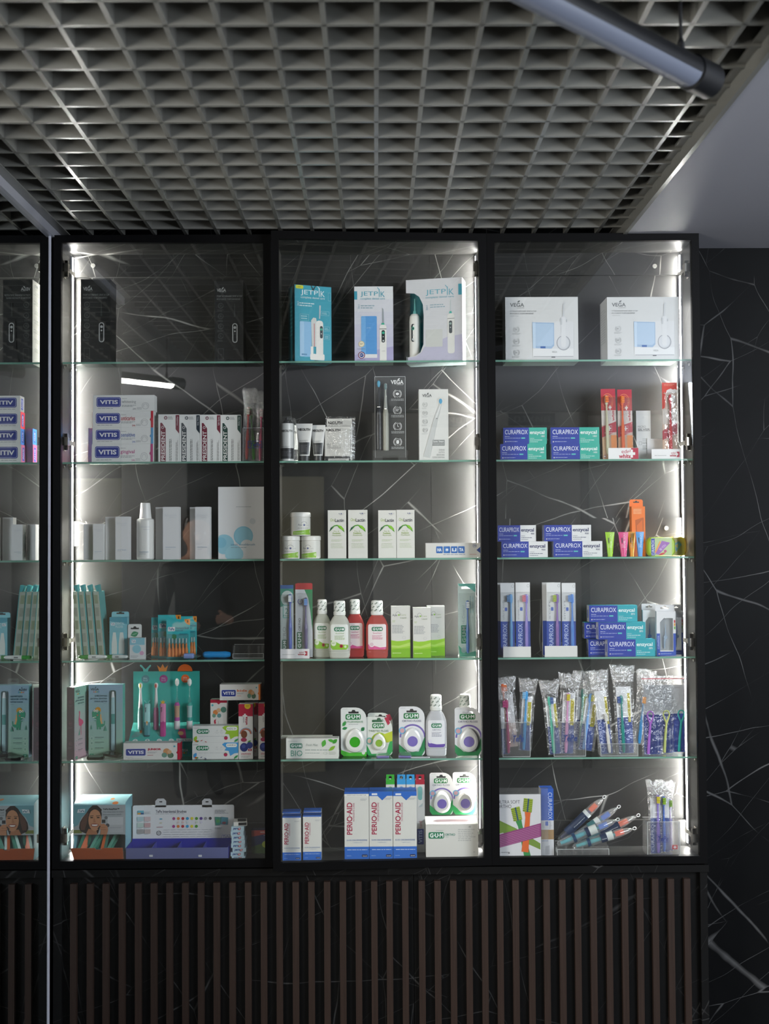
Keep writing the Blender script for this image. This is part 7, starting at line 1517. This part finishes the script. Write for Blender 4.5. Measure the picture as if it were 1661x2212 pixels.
a = Art(1170, 485, 1295, 612).r(1170, 485, 1295, 612, 'b4c890').r(1170, 490, 1192, 612, '2d3f9c').t('CURAPROX', 1173, 500, 1189, 608, 'e6e9f4', up=True).line(1195, 590, 1225, 510, 9, 'e8943a').poly([(1235, 505), (1285, 520), (1215, 605), (1195, 600)], '9a5fb0').t('BE YOU', 1215, 545, 1265, 560, 'e0c9ea', ang=.85).leaf(1235, 600, 50, 14, .4, 'c8302a').c(1255, 580, 9, 'b83a6a')
travel_case((1147, 480, 1340, 612), 'a3c42a', 'lime green travel case with a printed window, right end of the third shelf', 3.660, a)
a = Art(0, 0, 100, 100).r(0, 0, 100, 100, 'd8c43a').poly([(10, 40), (60, 20), (80, 40), (40, 80)], '7ab8c8').poly([(30, 45), (55, 35), (50, 60)], 'e6d46a')
travel_case((1290, 477, 1418, 608), 'ecc02a', 'yellow travel case partly behind the lime green one', 3.700, a)

# row 4
def art_cps(txt, c): return Art(0, 0, 100, 445).r(0, 0, 100, 235, 'dedfe0').r(0, 235, 100, 445, '3150ac').t('CURAPROX', 16, 250, 46, 440, 'c9d4f0', up=True, bold=.004).t(txt, 14, 105, 26, 225, '9a9da4', up=True).ring(88, 20, 9, 1.5, '8a8d92').rr(30, 150, 48, 172, 4, '4a6ac0').lines(60, 380, 64, 435, 1, 'a9bce6', vert=True)
kp = 'blue and white brush packs in white trays'
for (tr, lab, packs) in (((150, 565, 341, 635), 'low white tray at the left end holding a blue and a lilac brush pack', (((132, 125, 228, 600), '5a9fd8', '5a8fc8', 'ultra soft', 'blue and white pack with a light blue toothbrush, left of the left tray', 3.676), ((236, 122, 336, 600), '8f7fd0', 'e07a8a', 'super soft', 'blue and white pack with a lilac toothbrush and pink bristles', 3.676))),
                         ((437, 560, 662, 635), 'low white tray holding a purple and a blue brush pack, beside the zero cartons', (((450, 122, 547, 600), '8a62b4', 'b4cc3a', 'soft', 'blue and white pack with a purple toothbrush and lime bristles', 3.676), ((555, 125, 650, 600), '4a86d8', '6a9ae0', 'smart', 'blue and white pack with a bright blue toothbrush, right of the second tray', 3.676)))):
    z = SZ[4]+.0002; x, w_, h = span('C4', tr, 3.655, z); t = thing('card_tray', lab, 'tray', (x, 3.655, z))
    MB().box(-w_/2, w_/2, 0, .001, 0, h, 'd9d9d6').build('tray_front', CARD, t)
    MB().box(-w_/2, w_/2, .060, .061, 0, h*1.2, 'd0d0ce').build('tray_back', CARD, t); MB().box(-w_/2+.001, w_/2-.001, .001, .060, 0, .001, 'd0d0ce').build('tray_floor', CARD, t)
    for rect, hc, bc, tx, lb, Y in packs:
        bx = rect[0]+(rect[2]-rect[0])*.72
        blister_brush('C4', rect, 4, lb, 'dedfe0', art_cps(tx, hc), hc, bc, Y, bx, (198, 560), zlift=.0015, group=kp, side='L', round_=.002)
    rect = packs[0][0]
    x, w2, h2 = span('C4', (rect[0]-28, rect[1]+4, rect[0]+60, 600), 3.702, SZ[4]); t = thing('toothbrush_pack', 'white pack edge showing behind the '+('light blue' if hc == '8f7fd0' else 'purple')+' toothbrush pack', 'toothbrush pack', (x, 3.702, SZ[4]+.0018), group=kp)
    MB().box(-w2/2, w2/2, 0, .012, 0, h2, 'd3d4d6').build('carton', CARD, t); Art(0, 0, 100, 445).r(0, 235, 100, 445, '3150ac').build('front_print', CARD, t, face_front(w2, h2))
kz = 'blue and turquoise toothpaste cartons in a pyramid'
def zero(rect, lb, Y, zb=None):
    return carton('C4', rect, 4, 'toothpaste_carton', lb, art=art_enzycal('zero'), Y=Y, dep=.040, col='2fa3b0', left=Art(0, 0, 40, 110).r(0, 0, 40, 110, 'cfd2d8').r(12, 30, 26, 85, '4a5aa8'), zb=zb, group=kz)
z1 = zero((870, 515, 1198, 630), 'blue and turquoise carton at the bottom front of the pyramid', 3.655)
z2 = zero((738, 513, 1060, 628), 'blue and turquoise carton at the bottom, behind the front one', 3.698)
z3 = zero((807, 397, 1131, 513), 'blue and turquoise carton in the middle row, front', 3.657, z1.top)
z4 = zero((710, 398, 1030, 513), 'blue and turquoise carton in the middle row, half hidden', 3.699, max(z2.top, z1.top))
z5 = zero((743, 280, 1075, 396), 'blue and turquoise carton on the very top of the pyramid', 3.678, max(z3.top, z4.top))
def prime_pack(rect, label, Y, hc):
    z = SZ[4]+.0002; x, w_, h = span('C4', rect, Y, z); t = thing('interdental_pack', label, 'pack', (x, Y, z), group='white and blue packs with clear windows')
    x0, y0, x1, y1 = rect; kx = w_/(x1-x0); kz_ = h/(y1-y0); hb = h-(40*kz_)
    win = [(-w_*.32, h*.10), (w_*.36, h*.10), (w_*.36, h*.74), (-w_*.12, h*.74), (-w_*.32, h*.66)]
    MB().plate(rrect(-w_/2, 0, w_/2, hb, .0015), [win], 0, .001, 'dfe0e2').build('front_panel', CARD, t)
    MB().box(-w_/2, w_/2, .0155, .0165, 0, hb, 'e3e6ea').build('back_panel', MILKY, t)
    for sx in (-1, 1): MB().box(*sorted((sx*w_/2, sx*(w_/2-.0008))), .001, .0155, 0, hb, 'e3e6ea').build('side_panel', MILKY, t)
    card_plate(t, 'hang_tab', rrect(-w_/2, hb-.001, w_/2, h, .003), [eurohole(0, (hb+h)/2, w_*.45)], .0157, .0008, 'dfe0e2')
    a = Art(0, 0, 100, 300)
    for q in (((0, 150), (17, 150), (17, 300), (0, 300)), ((87, 150), (100, 150), (100, 300), (87, 300)), ((17, 272), (87, 272), (87, 300), (17, 300))): a.poly(q, '3150ac')
    a.t('CURAPROX', 4, 165, 13, 255, 'c9d4f0', up=True)
    for k, c in enumerate(('c8303a', 'e0a030', '6ab04a')): a.r(91, 60+22*k, 98, 78+22*k, c)
    a.c(12, 288, 4, 'e8b4b4').lines(20, 284, 80, 291, 1, 'b4c4ec').build('front_print', CARD, t, face_front(w_, hb))
    b = MB().tube([(-.004, .010, h*.14), (-.003, .010, h*.3), (0, .010, h*.42)], [.002, .0035, .0025], 8, hc); b.tube([(0, .010, h*.42), (0, .010, h*.62)], [.0022, .0006], 6, hc); b.build('interdental_brush', SATIN, t, smooth=True)
    rg = [[(-.0+.006*math.cos(2*math.pi*k/12)*f, y_, h*.36+.006*math.sin(2*math.pi*k/12)*f) for k in range(12)] for y_, f in ((.008, 1), (.012, 1))]
    MB().loft(rg, hc).build('brush_grip', SATIN, t)
    MB().plate(win, (), .0012, .0016, 'ffffff').build('clear_window', BLISTER, t)
prime_pack((1318, 275, 1388, 603), 'white and blue windowed pack nearest the light strip', 3.703, '5a8fd0')
prime_pack((1114, 270, 1216, 600), 'white and blue windowed pack behind the turquoise cartons', 3.706, '4a7fd0')
prime_pack((1208, 278, 1340, 603), 'front white and blue windowed pack with a clear interdental brush', 3.668, 'b9d0ea')

# row 5: clear holders with bagged brushes
kb = 'bagged toothbrushes on the fifth shelf'
brush_holder('D7', (165, 770, 545, 1240), 5, 'clear holder with a blue outlined logo, left end of the fifth shelf', logo=(285, 940, 455, 1040), Y=3.655, dep=.055)
bagged_brush('D7', 138, 330, 272, 1200, 5, 'bagged dark pink toothbrush with a blue and white card, far left of the fifth shelf', 'a8386a', 'c04a84', Y=3.672, tilt=-.03, bx=.75, seed=31, group=kb, headv=.14, side='L', cardsplit=.50)
bagged_brush('D7', 190, 200, 400, 1010, 5, 'bagged bright orange toothbrush with a white leaflet behind it', 'f0692a', 'f07a3a', Y=3.680, tilt=-.10, bx=.28, seed=32, group=kb, headv=.03, side='R', cardcol='d6c4bc', text=None, cardsplit=.55, zlift=.026, white='dddde0')
bagged_brush('D7', 370, 225, 560, 1130, 5, 'bagged blue toothbrush with a yellow strip, right of the orange one', '3f9ad8', '8ac0e8', Y=3.690, tilt=.06, bx=.40, seed=33, group=kb, headv=.12, yellow=(58, 92), text=None, side='L', zlift=.012)
brush_holder('D7', (870, 765, 1310, 1225), 5, 'clear holder with a blue outlined logo, second on the fifth shelf', logo=(978, 930, 1195, 1030), Y=3.655, dep=.060)
bagged_brush('D7', 790, 240, 990, 1180, 5, 'bagged mint green toothbrush at the left of the second holder', '58b8a0', '4a68a0', Y=3.668, tilt=-.085, bx=.40, seed=41, group=kb, headv=.17, side='R', yellow=(76, 98))
bagged_brush('D7', 930, 150, 1160, 1120, 5, 'bagged pale pink toothbrush with yellow bristles in the second holder', 'd89ac8', 'd8c83a', Y=3.676, tilt=.05, bx=.42, seed=42, group=kb, headv=.20, yellow=(66, 94))
bagged_brush('D7', 1180, 260, 1420, 1150, 5, 'bagged pale blue toothbrush leaning right out of the second holder', '7aa8e0', 'd8d04a', Y=3.688, tilt=.15, bx=.36, seed=43, group=kb, headv=.12, side='R', yellow=(60, 92), zlift=.012)
bagged_brush('D7', 1120, 120, 1330, 1130, 5, 'bagged green toothbrush at the rear of the second holder', '58b0a0', '4a8a80', Y=3.706, tilt=.06, bx=.5, seed=44, group=kb, headv=.18, yellow=(66, 94), zlift=.010)
# third: clear comb rack
z = SZ[5]+.0002; x, w_, h = span('D8', (120, 1225, 680, 1385), 3.655, z)
t = thing('clear_comb_rack', 'clear ribbed rack holding three crinkled brush bags', 'rack', (x, 3.655, z))
acrylic_box(t, w_, .055, h, h*1.6, slots=4)
for k in range(6): MB().box(-w_/2-.0004+.0*k, -w_/2+.0016, .006+.008*k, .009+.008*k, 0, h*(1.0+.12*k)).build('rib', ACRYL, t)
bagged_brush('D8', 90, 190, 330, 1310, 5, 'crinkled bag with a white toothbrush and blue card at the left of the ribbed rack', 'dedcd6', 'e6e6e2', Y=3.664, tilt=-.10, bx=.66, seed=51, group=kb, headv=.48, yellow=(78, 98), cardsplit=.45, flare=.05)
bagged_brush('D8', 350, 120, 650, 1320, 5, 'crinkled bag with a dark green toothbrush in the middle of the ribbed rack', '1f8f86', '3f5a9a', Y=3.672, tilt=-.04, bx=.36, seed=52, group=kb, headv=.30, yellow=(74, 92), cardsplit=.46, flare=.02, side='L')
bagged_brush('D8', 590, 180, 800, 1180, 5, 'crinkled bag with a blue toothbrush leaning right out of the ribbed rack', '2f8fd0', 'f0a03a', Y=3.684, tilt=.11, bx=.45, seed=53, group=kb, headv=.30, card=False, flare=.2, zlift=.03)
# fourth: flat zip bags with tongue cleaners
def zip_bag(x0, x1, label, col, Y, cardx, bx, seed):
    z = SZ[5]+.0006; x, w_, h = span('D8', (x0, 205, x1, 1310), Y, z); t = thing('zip_bag_cleaner', label, 'tongue cleaner', (x, Y, z), group='tongue cleaners in flat zip bags')
    pillow(t, w_, h, .004, 0, seed, 'zip_bag', ragged=.001)
    MB().box(-w_/2, w_/2, -.0022, .0022, h*.958, h*.966, 'd86a7a').build('red_zip', SATIN, t)
    cw = w_*.80; ch = h*.88
    cd = MB().box(-cw/2, cw/2, .0012, .0018, .001, ch, 'd9dce0').build('insert_card', MILKY_THIN, t)
    a = Art(0, 0, 100, 300).r(0, 128, 100, 300, '3150ac').lines(40, 10, 75, 16, 1, 'a3a6aa').lines(80, 190, 90, 280, 2, '9ab0e0', vert=True).c(85, 288, 3, 'e8c4b4')
    if cardx: a.t('CURAPROX', 6, 136, 30, 292, 'c9d4f0', up=True).t('tongue cleaner', 8, 40, 16, 122, '9a9da4', up=True)
    a.build('card_print', MILKY_THIN, cd, lambda u, v, e: (-cw/2+cw*u, .0012-e, .001+(ch-.001)*(1-v)))
    cx = (bx-.5)*w_; mb = MB()
    mb.tube([(cx-.004, -.003, .004), (cx-.001, -.003, h*.2), (cx+.004, -.003, h*.40)], [.005, .0045, .0035], 8, col)
    for s_ in (-1, 1): mb.tube([(cx+.004, -.003, h*.39), (cx+.004+s_*.006, -.003, h*.45), (cx+.004+s_*.010, -.003, h*.50)]+[(cx+.004+s_*.010*math.cos(q), -.003, h*.50+.013*math.sin(q)) for q in (.5, 1.0, 1.5708)], [.0032, .0026, .0022, .002, .002, .002], 7, col)
    mb.build('tongue_cleaner', GLOSS, t, smooth=True)
zip_bag(735, 1045, 'flat zip bag with a purple tongue cleaner, left of three', 'b070d0', 3.668, True, .34, 61)
zip_bag(960, 1210, 'flat zip bag with a pale yellow tongue cleaner, middle of three', 'd8e08a', 3.690, False, .48, 62)
zip_bag(1120, 1395, 'flat zip bag with a turquoise tongue cleaner, next to the light strip', '3fd0c8', 3.706, False, .66, 63)

# row 6
def art_ultra():
    a = Art(95, 243, 410, 655).r(95, 243, 410, 655, 'd5d5d8')
    a.t('ULTRA SOFT', 104, 280, 262, 302, '4a4a50').t('ORTHO', 101, 308, 202, 331, '4a4a50').poly([(95, 400), (230, 460), (405, 560), (405, 600), (95, 470)], '74903c').poly([(95, 410), (230, 465), (95, 500)], '7a9a3a')
    for cx, cy, ang, col in ((240, 370, -.22, '3a8a4a'), (320, 315, .12, 'd8662e')):
        ca, sa = math.cos(ang), math.sin(ang)
        def rt(q): return (cx+q[0]*ca-q[1]*sa, cy+q[0]*sa+q[1]*ca)
        a.poly([rt(q) for q in ((-22, 30), (24, 30), (22, 75), (36, 300), (-14, 300), (-10, 80))], col)
        a.poly([rt(q) for q in ((-34, -45), (30, -45), (30, 42), (-30, 42))], '9ab03a')
        for i in range(7): a.poly([rt(q) for q in ((-34, -40+12*i), (28, -36+12*i), (28, -32+12*i), (-34, -34+12*i))], '6a7a1a')
        a.poly([rt(q) for q in ((-6, -45), (4, -45), (4, 42), (-6, 42))], '2f4f6a')
    a.poly([(95, 505), (410, 428), (410, 515), (95, 590)], '8f3f76')
    for i in range(7): a.line(110, 515+11*i, 400, 442+11*i, 2.5, 'b884a8')
    a.lines(128, 610, 190, 620, 1, '9a9a9e').c(182, 619, 5, '7a7a80')
    return a
z = SZ[6]+.0002; x, w_, h = span('C6', (103, 243, 410, 655), 3.632, z)
t = thing('leaflet_stack', 'white booklet showing a green and an orange toothbrush, bottom left of the right cabinet', 'booklet', (x, 3.632, z))
MB().box(-w_/2, w_/2, 0, .006, 0, h, 'd5d5d8').build('booklet', CARD, t); art_ultra().build('cover_print', CARD, t, face_front(w_, h))
MB().box(-w_/2+.001, w_/2-.003, .006, .012, 0, h*.985, 'c9c9cc').build('rear_sheets', CARD, t)
acrylic = thing('leaflet_stand', 'clear stand behind the white booklet with the toothbrush cover', 'stand', (x, 3.646, z))
MB().box(-w_/2, w_/2+.025, .0, .0015, 0, h*1.09).build('clear_back', ACRYL, acrylic); MB().box(-w_/2, w_/2, .0015, .03, 0, .0015).build('clear_foot', ACRYL, acrylic)
a = Art(412, 205, 498, 633).r(412, 205, 498, 408, '3160c0').t('CURAPROX', 460, 228, 488, 402, 'd9e2f4', down=True).rr(440, 414, 460, 442, 4, '4a6ac0').t('ortho', 465, 412, 484, 462, '9a9da4', down=True).r(412, 468, 498, 530, 'a88a64').lines(414, 536, 462, 546, 1, '8a9ac0').poly([(440, 575), (468, 568), (468, 628), (440, 628)], 'b4b6ba').lines(420, 416, 434, 460, 2, 'b9bcc2', vert=True)
carton('C6', (412, 205, 498, 633), 6, 'brush_box', 'blue and white upright carton standing beside the white booklet', art=a, Y=3.664, dep=.05, col='d9dade', sides={'T': '3160c0'})
# capsules in a clear comb stand
x, w_, h = span('D6', (75, 705, 695, 820), 3.640, z)
t = thing('clear_comb_stand', 'low clear stand with slots holding the transparent brush capsules', 'stand', (x, 3.640, z))
acrylic_box(t, w_, .05, h*.7, h*1.1)
for k in range(7): MB().box(-w_/2+w_*k/6*.96, -w_/2+w_*k/6*.96+.005, .0023, .008, 0, h).build('slot_post', ACRYL, t)
CAPM = mat_clear('clear_capsule_plastic', tint=(.94, .95, .95), f0=.06, fmax=.6, rough=.05, haze=.20, power=2)
def capsule(x0, y0, x1, y1, Y, wd, hcol, bcol, band, label, bandtxt='ortho'):
    p0 = P(*K('D6', x0, y0), Y); p1 = P(*K('D6', x1, y1), Y); d = p1-p0; L = d.length; ang = math.atan2(d.x, d.z)
    if p0.z < SZ[6]+.012: p0 = Vector((p0.x, p0.y, SZ[6]+.012))
    t = thing('brush_capsule', label, 'travel brush', p0, group='transparent travel brush capsules', rot=(0, ang, 0)); r = wd/2
    MB().lathe([(r*.25, 0), (r*.7, .008), (r*.95, L*.25), (r, L*.6), (r*.95, L*.78), (r*.6, L*.92), (r*.2, L*.985), (r*.05, L)], 18, 0, 0, 'ffffff').build('clear_shell', CAPM, t, smooth=True)
    MB().tube([(0, 0, .012), (0, 0, L*.3), (0, 0, L*.58), (0, 0, L*.72)], [r*.35, r*.5, r*.42, r*.25], 10, hcol).build('handle', SATIN, t, smooth=True)
    MB().box(-r*.55, r*.45, -r*.4, r*.3, L*.70, L*.84, bcol).build('bristles', SATIN, t)
    for (f0, f1, c) in band: MB().lathe([(r*1.015, L*f0), (r*1.02, L*f1)], 18, 0, 0, c, cap0=False, cap1=False).build('paper_band', CARD, t, smooth=True)
    mb = MB(); mb.tube([(.0045*math.cos(q), 0, L+.004+.0055*math.sin(q)) for q in [-1.5708+2*math.pi*k/10 for k in range(11)]], .0012, 6, 'dfe2e4'); mb.build('hang_loop', SATIN, t, smooth=True)
    o = bpy.data.objects[t.name]
    Art(0, 0, 100, 100).t('Curaprox', 40, 10, 62, 90, 'dfe6ea', up=True, bold=.01).build('band_print', CARD, t, lambda u, v, e: ((u-.5)*r*1.2, -r*1.02*math.sqrt(max(0, 1-((u-.5)*1.2)**2))-e-.0003, L*(band[0][0]+(band[0][1]-band[0][0])*(1-v))))
DN = '1d2c48'
capsule(90, 640, 628, 130, 3.735, .028, '4a4a7a', 'f0653a', ((.30, .60, DN), (.60, .66, 'c9cdd0'), (.18, .30, '2a3a5a')), 'steepest clear capsule with orange bristles and a dark label, at the rear')
capsule(160, 690, 800, 245, 3.712, .027, '4a8ab0', '3f6fd0', ((.46, .58, '3a6a70'), (.58, .66, 'cfd3d4')), 'clear capsule with blue bristles, second from the rear')
capsule(300, 700, 1032, 345, 3.690, .027, '3a8a94', 'f0653a', ((.40, .70, DN),), 'clear capsule with orange bristles at the right, behind the front two')
capsule(75, 690, 785, 395, 3.657, .029, '3fb0c0', '4a78d0', ((.54, .66, 'c9d0cc'), (.48, .54, DN), (.26, .31, '1d3a5a')), 'front clear capsule with a turquoise handle and blue bristles')
capsule(260, 720, 985, 500, 3.664, .027, '3fb0b8', 'f0552a', ((.46, .56, DN), (.56, .66, 'c9d0cc'), (.24, .29, '1d3a5a')), 'lowest clear capsule with orange bristles, resting across the slotted stand')
# holder at the right
x, w_, h = span('D6', (1155, 420, 1545, 810), 3.640, z)
t = thing('acrylic_brush_holder', 'clear holder with a dark blue logo at the bottom right of the right cabinet', 'holder', (x, 3.640, z))
b = acrylic_box(t, w_, .068, h)
Art(1155, 420, 1545, 810).frame(1250, 565, 1420, 650, 4, '1f2f7a').t('TePe', 1270, 580, 1400, 638, '1f2f7a', bold=.02, shear=.2).build('logo_print', CARD, b, face_front(w_, h))
kq = 'bagged toothbrushes on the bottom shelf'
bagged_brush('D6', 1172, -30, 1330, 790, 6, 'bagged lilac toothbrush with a blue and white card, left in the lower clear holder', '8f78d0', 'd8c83a', Y=3.655, bx=.66, seed=71, group=kq, headv=.15, tilt=0, cardsplit=.36)
bagged_brush('D6', 1270, -20, 1440, 795, 6, 'bagged blue toothbrush with lime bristles in the middle of the lower clear holder', '4a78d8', '9ac43a', Y=3.6715, bx=.45, seed=72, group=kq, headv=.16, cardsplit=.36)
bagged_brush('D6', 1350, 0, 1466, 790, 6, 'bagged toothbrush with a broad yellow strip, right in the lower clear holder', '6a5ab0', '8ab83a', Y=3.688, bx=.62, seed=73, group=kq, headv=.18, yellow=(14, 54), tilt=0, cardsplit=.36)
t = thing('swiss_tag', 'small red tag with a white cross at the corner of the lower clear holder', 'tag', (P(*K('D6', 1483, 725), 3.643).x, 3.6435, P(*K('D6', 1483, 745), 3.643).z))
MB().box(-.0085, .0085, 0, .0008, 0, .013, 'c8283a').build('tag', CARD, t); Art(0, 0, 10, 10).cross(5, 5, 3, 'f0f0f0').build('cross', CARD, t, face_front(.017, .013))

# ================================================================== the person behind the camera, seen as a reflection in the left door
def person(loc, rz, label):
    V, E_, R_ = [], [], []
    def v(x, y, z, r, r2=None):
        V.append((x, y, z)); R_.append((r, r2 or r)); return len(V)-1
    def e(*ids):
        for a_, b_ in zip(ids, ids[1:]): E_.append((a_, b_))
    pel = v(0, 0, .98, .155, .115); sp = v(0, .01, 1.16, .150, .110); ch = v(0, .0, 1.36, .175, .120); up = v(0, -.01, 1.47, .120, .095)
    nk = v(0, .0, 1.555, .058); jw = v(0, .025, 1.625, .068, .078); fc = v(0, .02, 1.695, .080, .095); cr = v(0, .005, 1.765, .078, .092); tp = v(0, .0, 1.805, .045)
    e(pel, sp, ch, up, nk, jw, fc, cr, tp)
    ns = v(0, .125, 1.675, .014); e(fc, ns)
    for s_ in (-1, 1):
        er = v(s_*.092, .0, 1.69, .013, .020); e(fc, er)
        sh = v(s_*.17, -.01, 1.455, .080); ua = v(s_*.215, .0, 1.32, .062); el = v(s_*.245, .01, 1.16, .050); wr = v(s_*.15, .225, 1.13+.02*s_, .032); pm = v(s_*.11, .285, 1.15+.02*s_, .036, .024)
        e(up, sh, ua, el, wr, pm)
        bx, by, bz = V[pm]
        for k, (dx, dz, L) in enumerate(((-.030, .018, .05), (-.034, .004, .058), (-.032, -.010, .054), (-.028, -.024, .044))):
            k1 = v(bx+s_*dx*.6, by+.030, bz+dz, .0095); k2 = v(bx+s_*dx*1.1, by+.030+L*.5, bz+dz, .0085); k3 = v(bx+s_*dx*1.9, by+.025+L*.55, bz+dz-.006, .0075); e(pm, k1, k2, k3)
        t1 = v(bx-s_*.012, by-.005, bz+.034, .011); t2 = v(bx-s_*.032, by+.020, bz+.046, .009); e(pm, t1, t2)
        hp = v(s_*.092, .0, .90, .100); kn = v(s_*.105, .015, .50, .066); ca = v(s_*.108, -.01, .34, .060); an = v(s_*.11, .0, .095, .046); ft = v(s_*.125, .13, .045, .042, .036)
        e(pel, hp, kn, ca, an, ft)
    me = bpy.data.meshes.new('person'); me.from_pydata(V, E_, []); me.update()
    o = bpy.data.objects.new('person', me); COL.objects.link(o); o.location = loc; o.rotation_euler = (0, 0, rz)
    m = o.modifiers.new('skin', 'SKIN'); m.use_smooth_shade = True
    for i, q in enumerate(me.skin_vertices[0].data): q.radius = R_[i]; q.use_root = (i == 0)
    sb = o.modifiers.new('smooth', 'SUBSURF'); sb.levels = 1; sb.render_levels = 2
    mt, nt, out = newmat('dark_suit_and_skin'); b = princ(nt, .7, .2)
    tc = N(nt, 'ShaderNodeTexCoord'); sx = N(nt, 'ShaderNodeSeparateXYZ'); nt.links.new(tc.outputs['Object'], sx.inputs[0])
    def gt(sock, val):
        n = N(nt, 'ShaderNodeMath', operation='GREATER_THAN'); n.inputs[1].default_value = val; nt.links.new(sock, n.inputs[0]); return n
    head = gt(sx.outputs[2], 1.535); hand = gt(sx.outputs[1], .20)
    mx = N(nt, 'ShaderNodeMath', operation='MAXIMUM'); nt.links.new(head.outputs[0], mx.inputs[0]); nt.links.new(hand.outputs[0], mx.inputs[1])
    c1 = N(nt, 'ShaderNodeMixRGB'); c1.inputs[1].default_value = (.012, .012, .014, 1); c1.inputs[2].default_value = (.36, .21, .15, 1); nt.links.new(mx.outputs[0], c1.inputs[0])
    nt.links.new(c1.outputs[0], b.inputs['Base Color']); nt.links.new(b.outputs[0], out.inputs[0]); me.materials.append(mt)
    tag(o, label, 'person')
    hair = MB().lathe([(.060, 1.66, 1, 1), (.090, 1.69, 1, 1.12), (.092, 1.75, 1, 1.12), (.078, 1.805, 1, 1.1), (.040, 1.835, 1, 1.1)], 20, 0, -.012, '1d1512')
    # hair keeps clear of the face: pull the front of the lower rings back
    hair.v = [(x_, (min(y_, .028) if z_ < 1.76 else y_), z_) for x_, y_, z_ in hair.v]
    hair.build('hair', SATIN, o, smooth=True)
    for s_ in (-1, 1): MB().lathe([(.004, -.010), (.010, 0), (.004, .010)], 10, s_*.032, .098, 'e9e6e2').build('eye', GLOSS, o, (0, 0, 1.705), smooth=True)
    MB().box(-.022, .022, .098, .104, 1.640, 1.646, '8a4a44').build('mouth', SATIN, o)
    return o
person((-1.16, -.30, 0), -.35, 'person in a dark jacket behind the camera, reflected in the left cabinet glass')
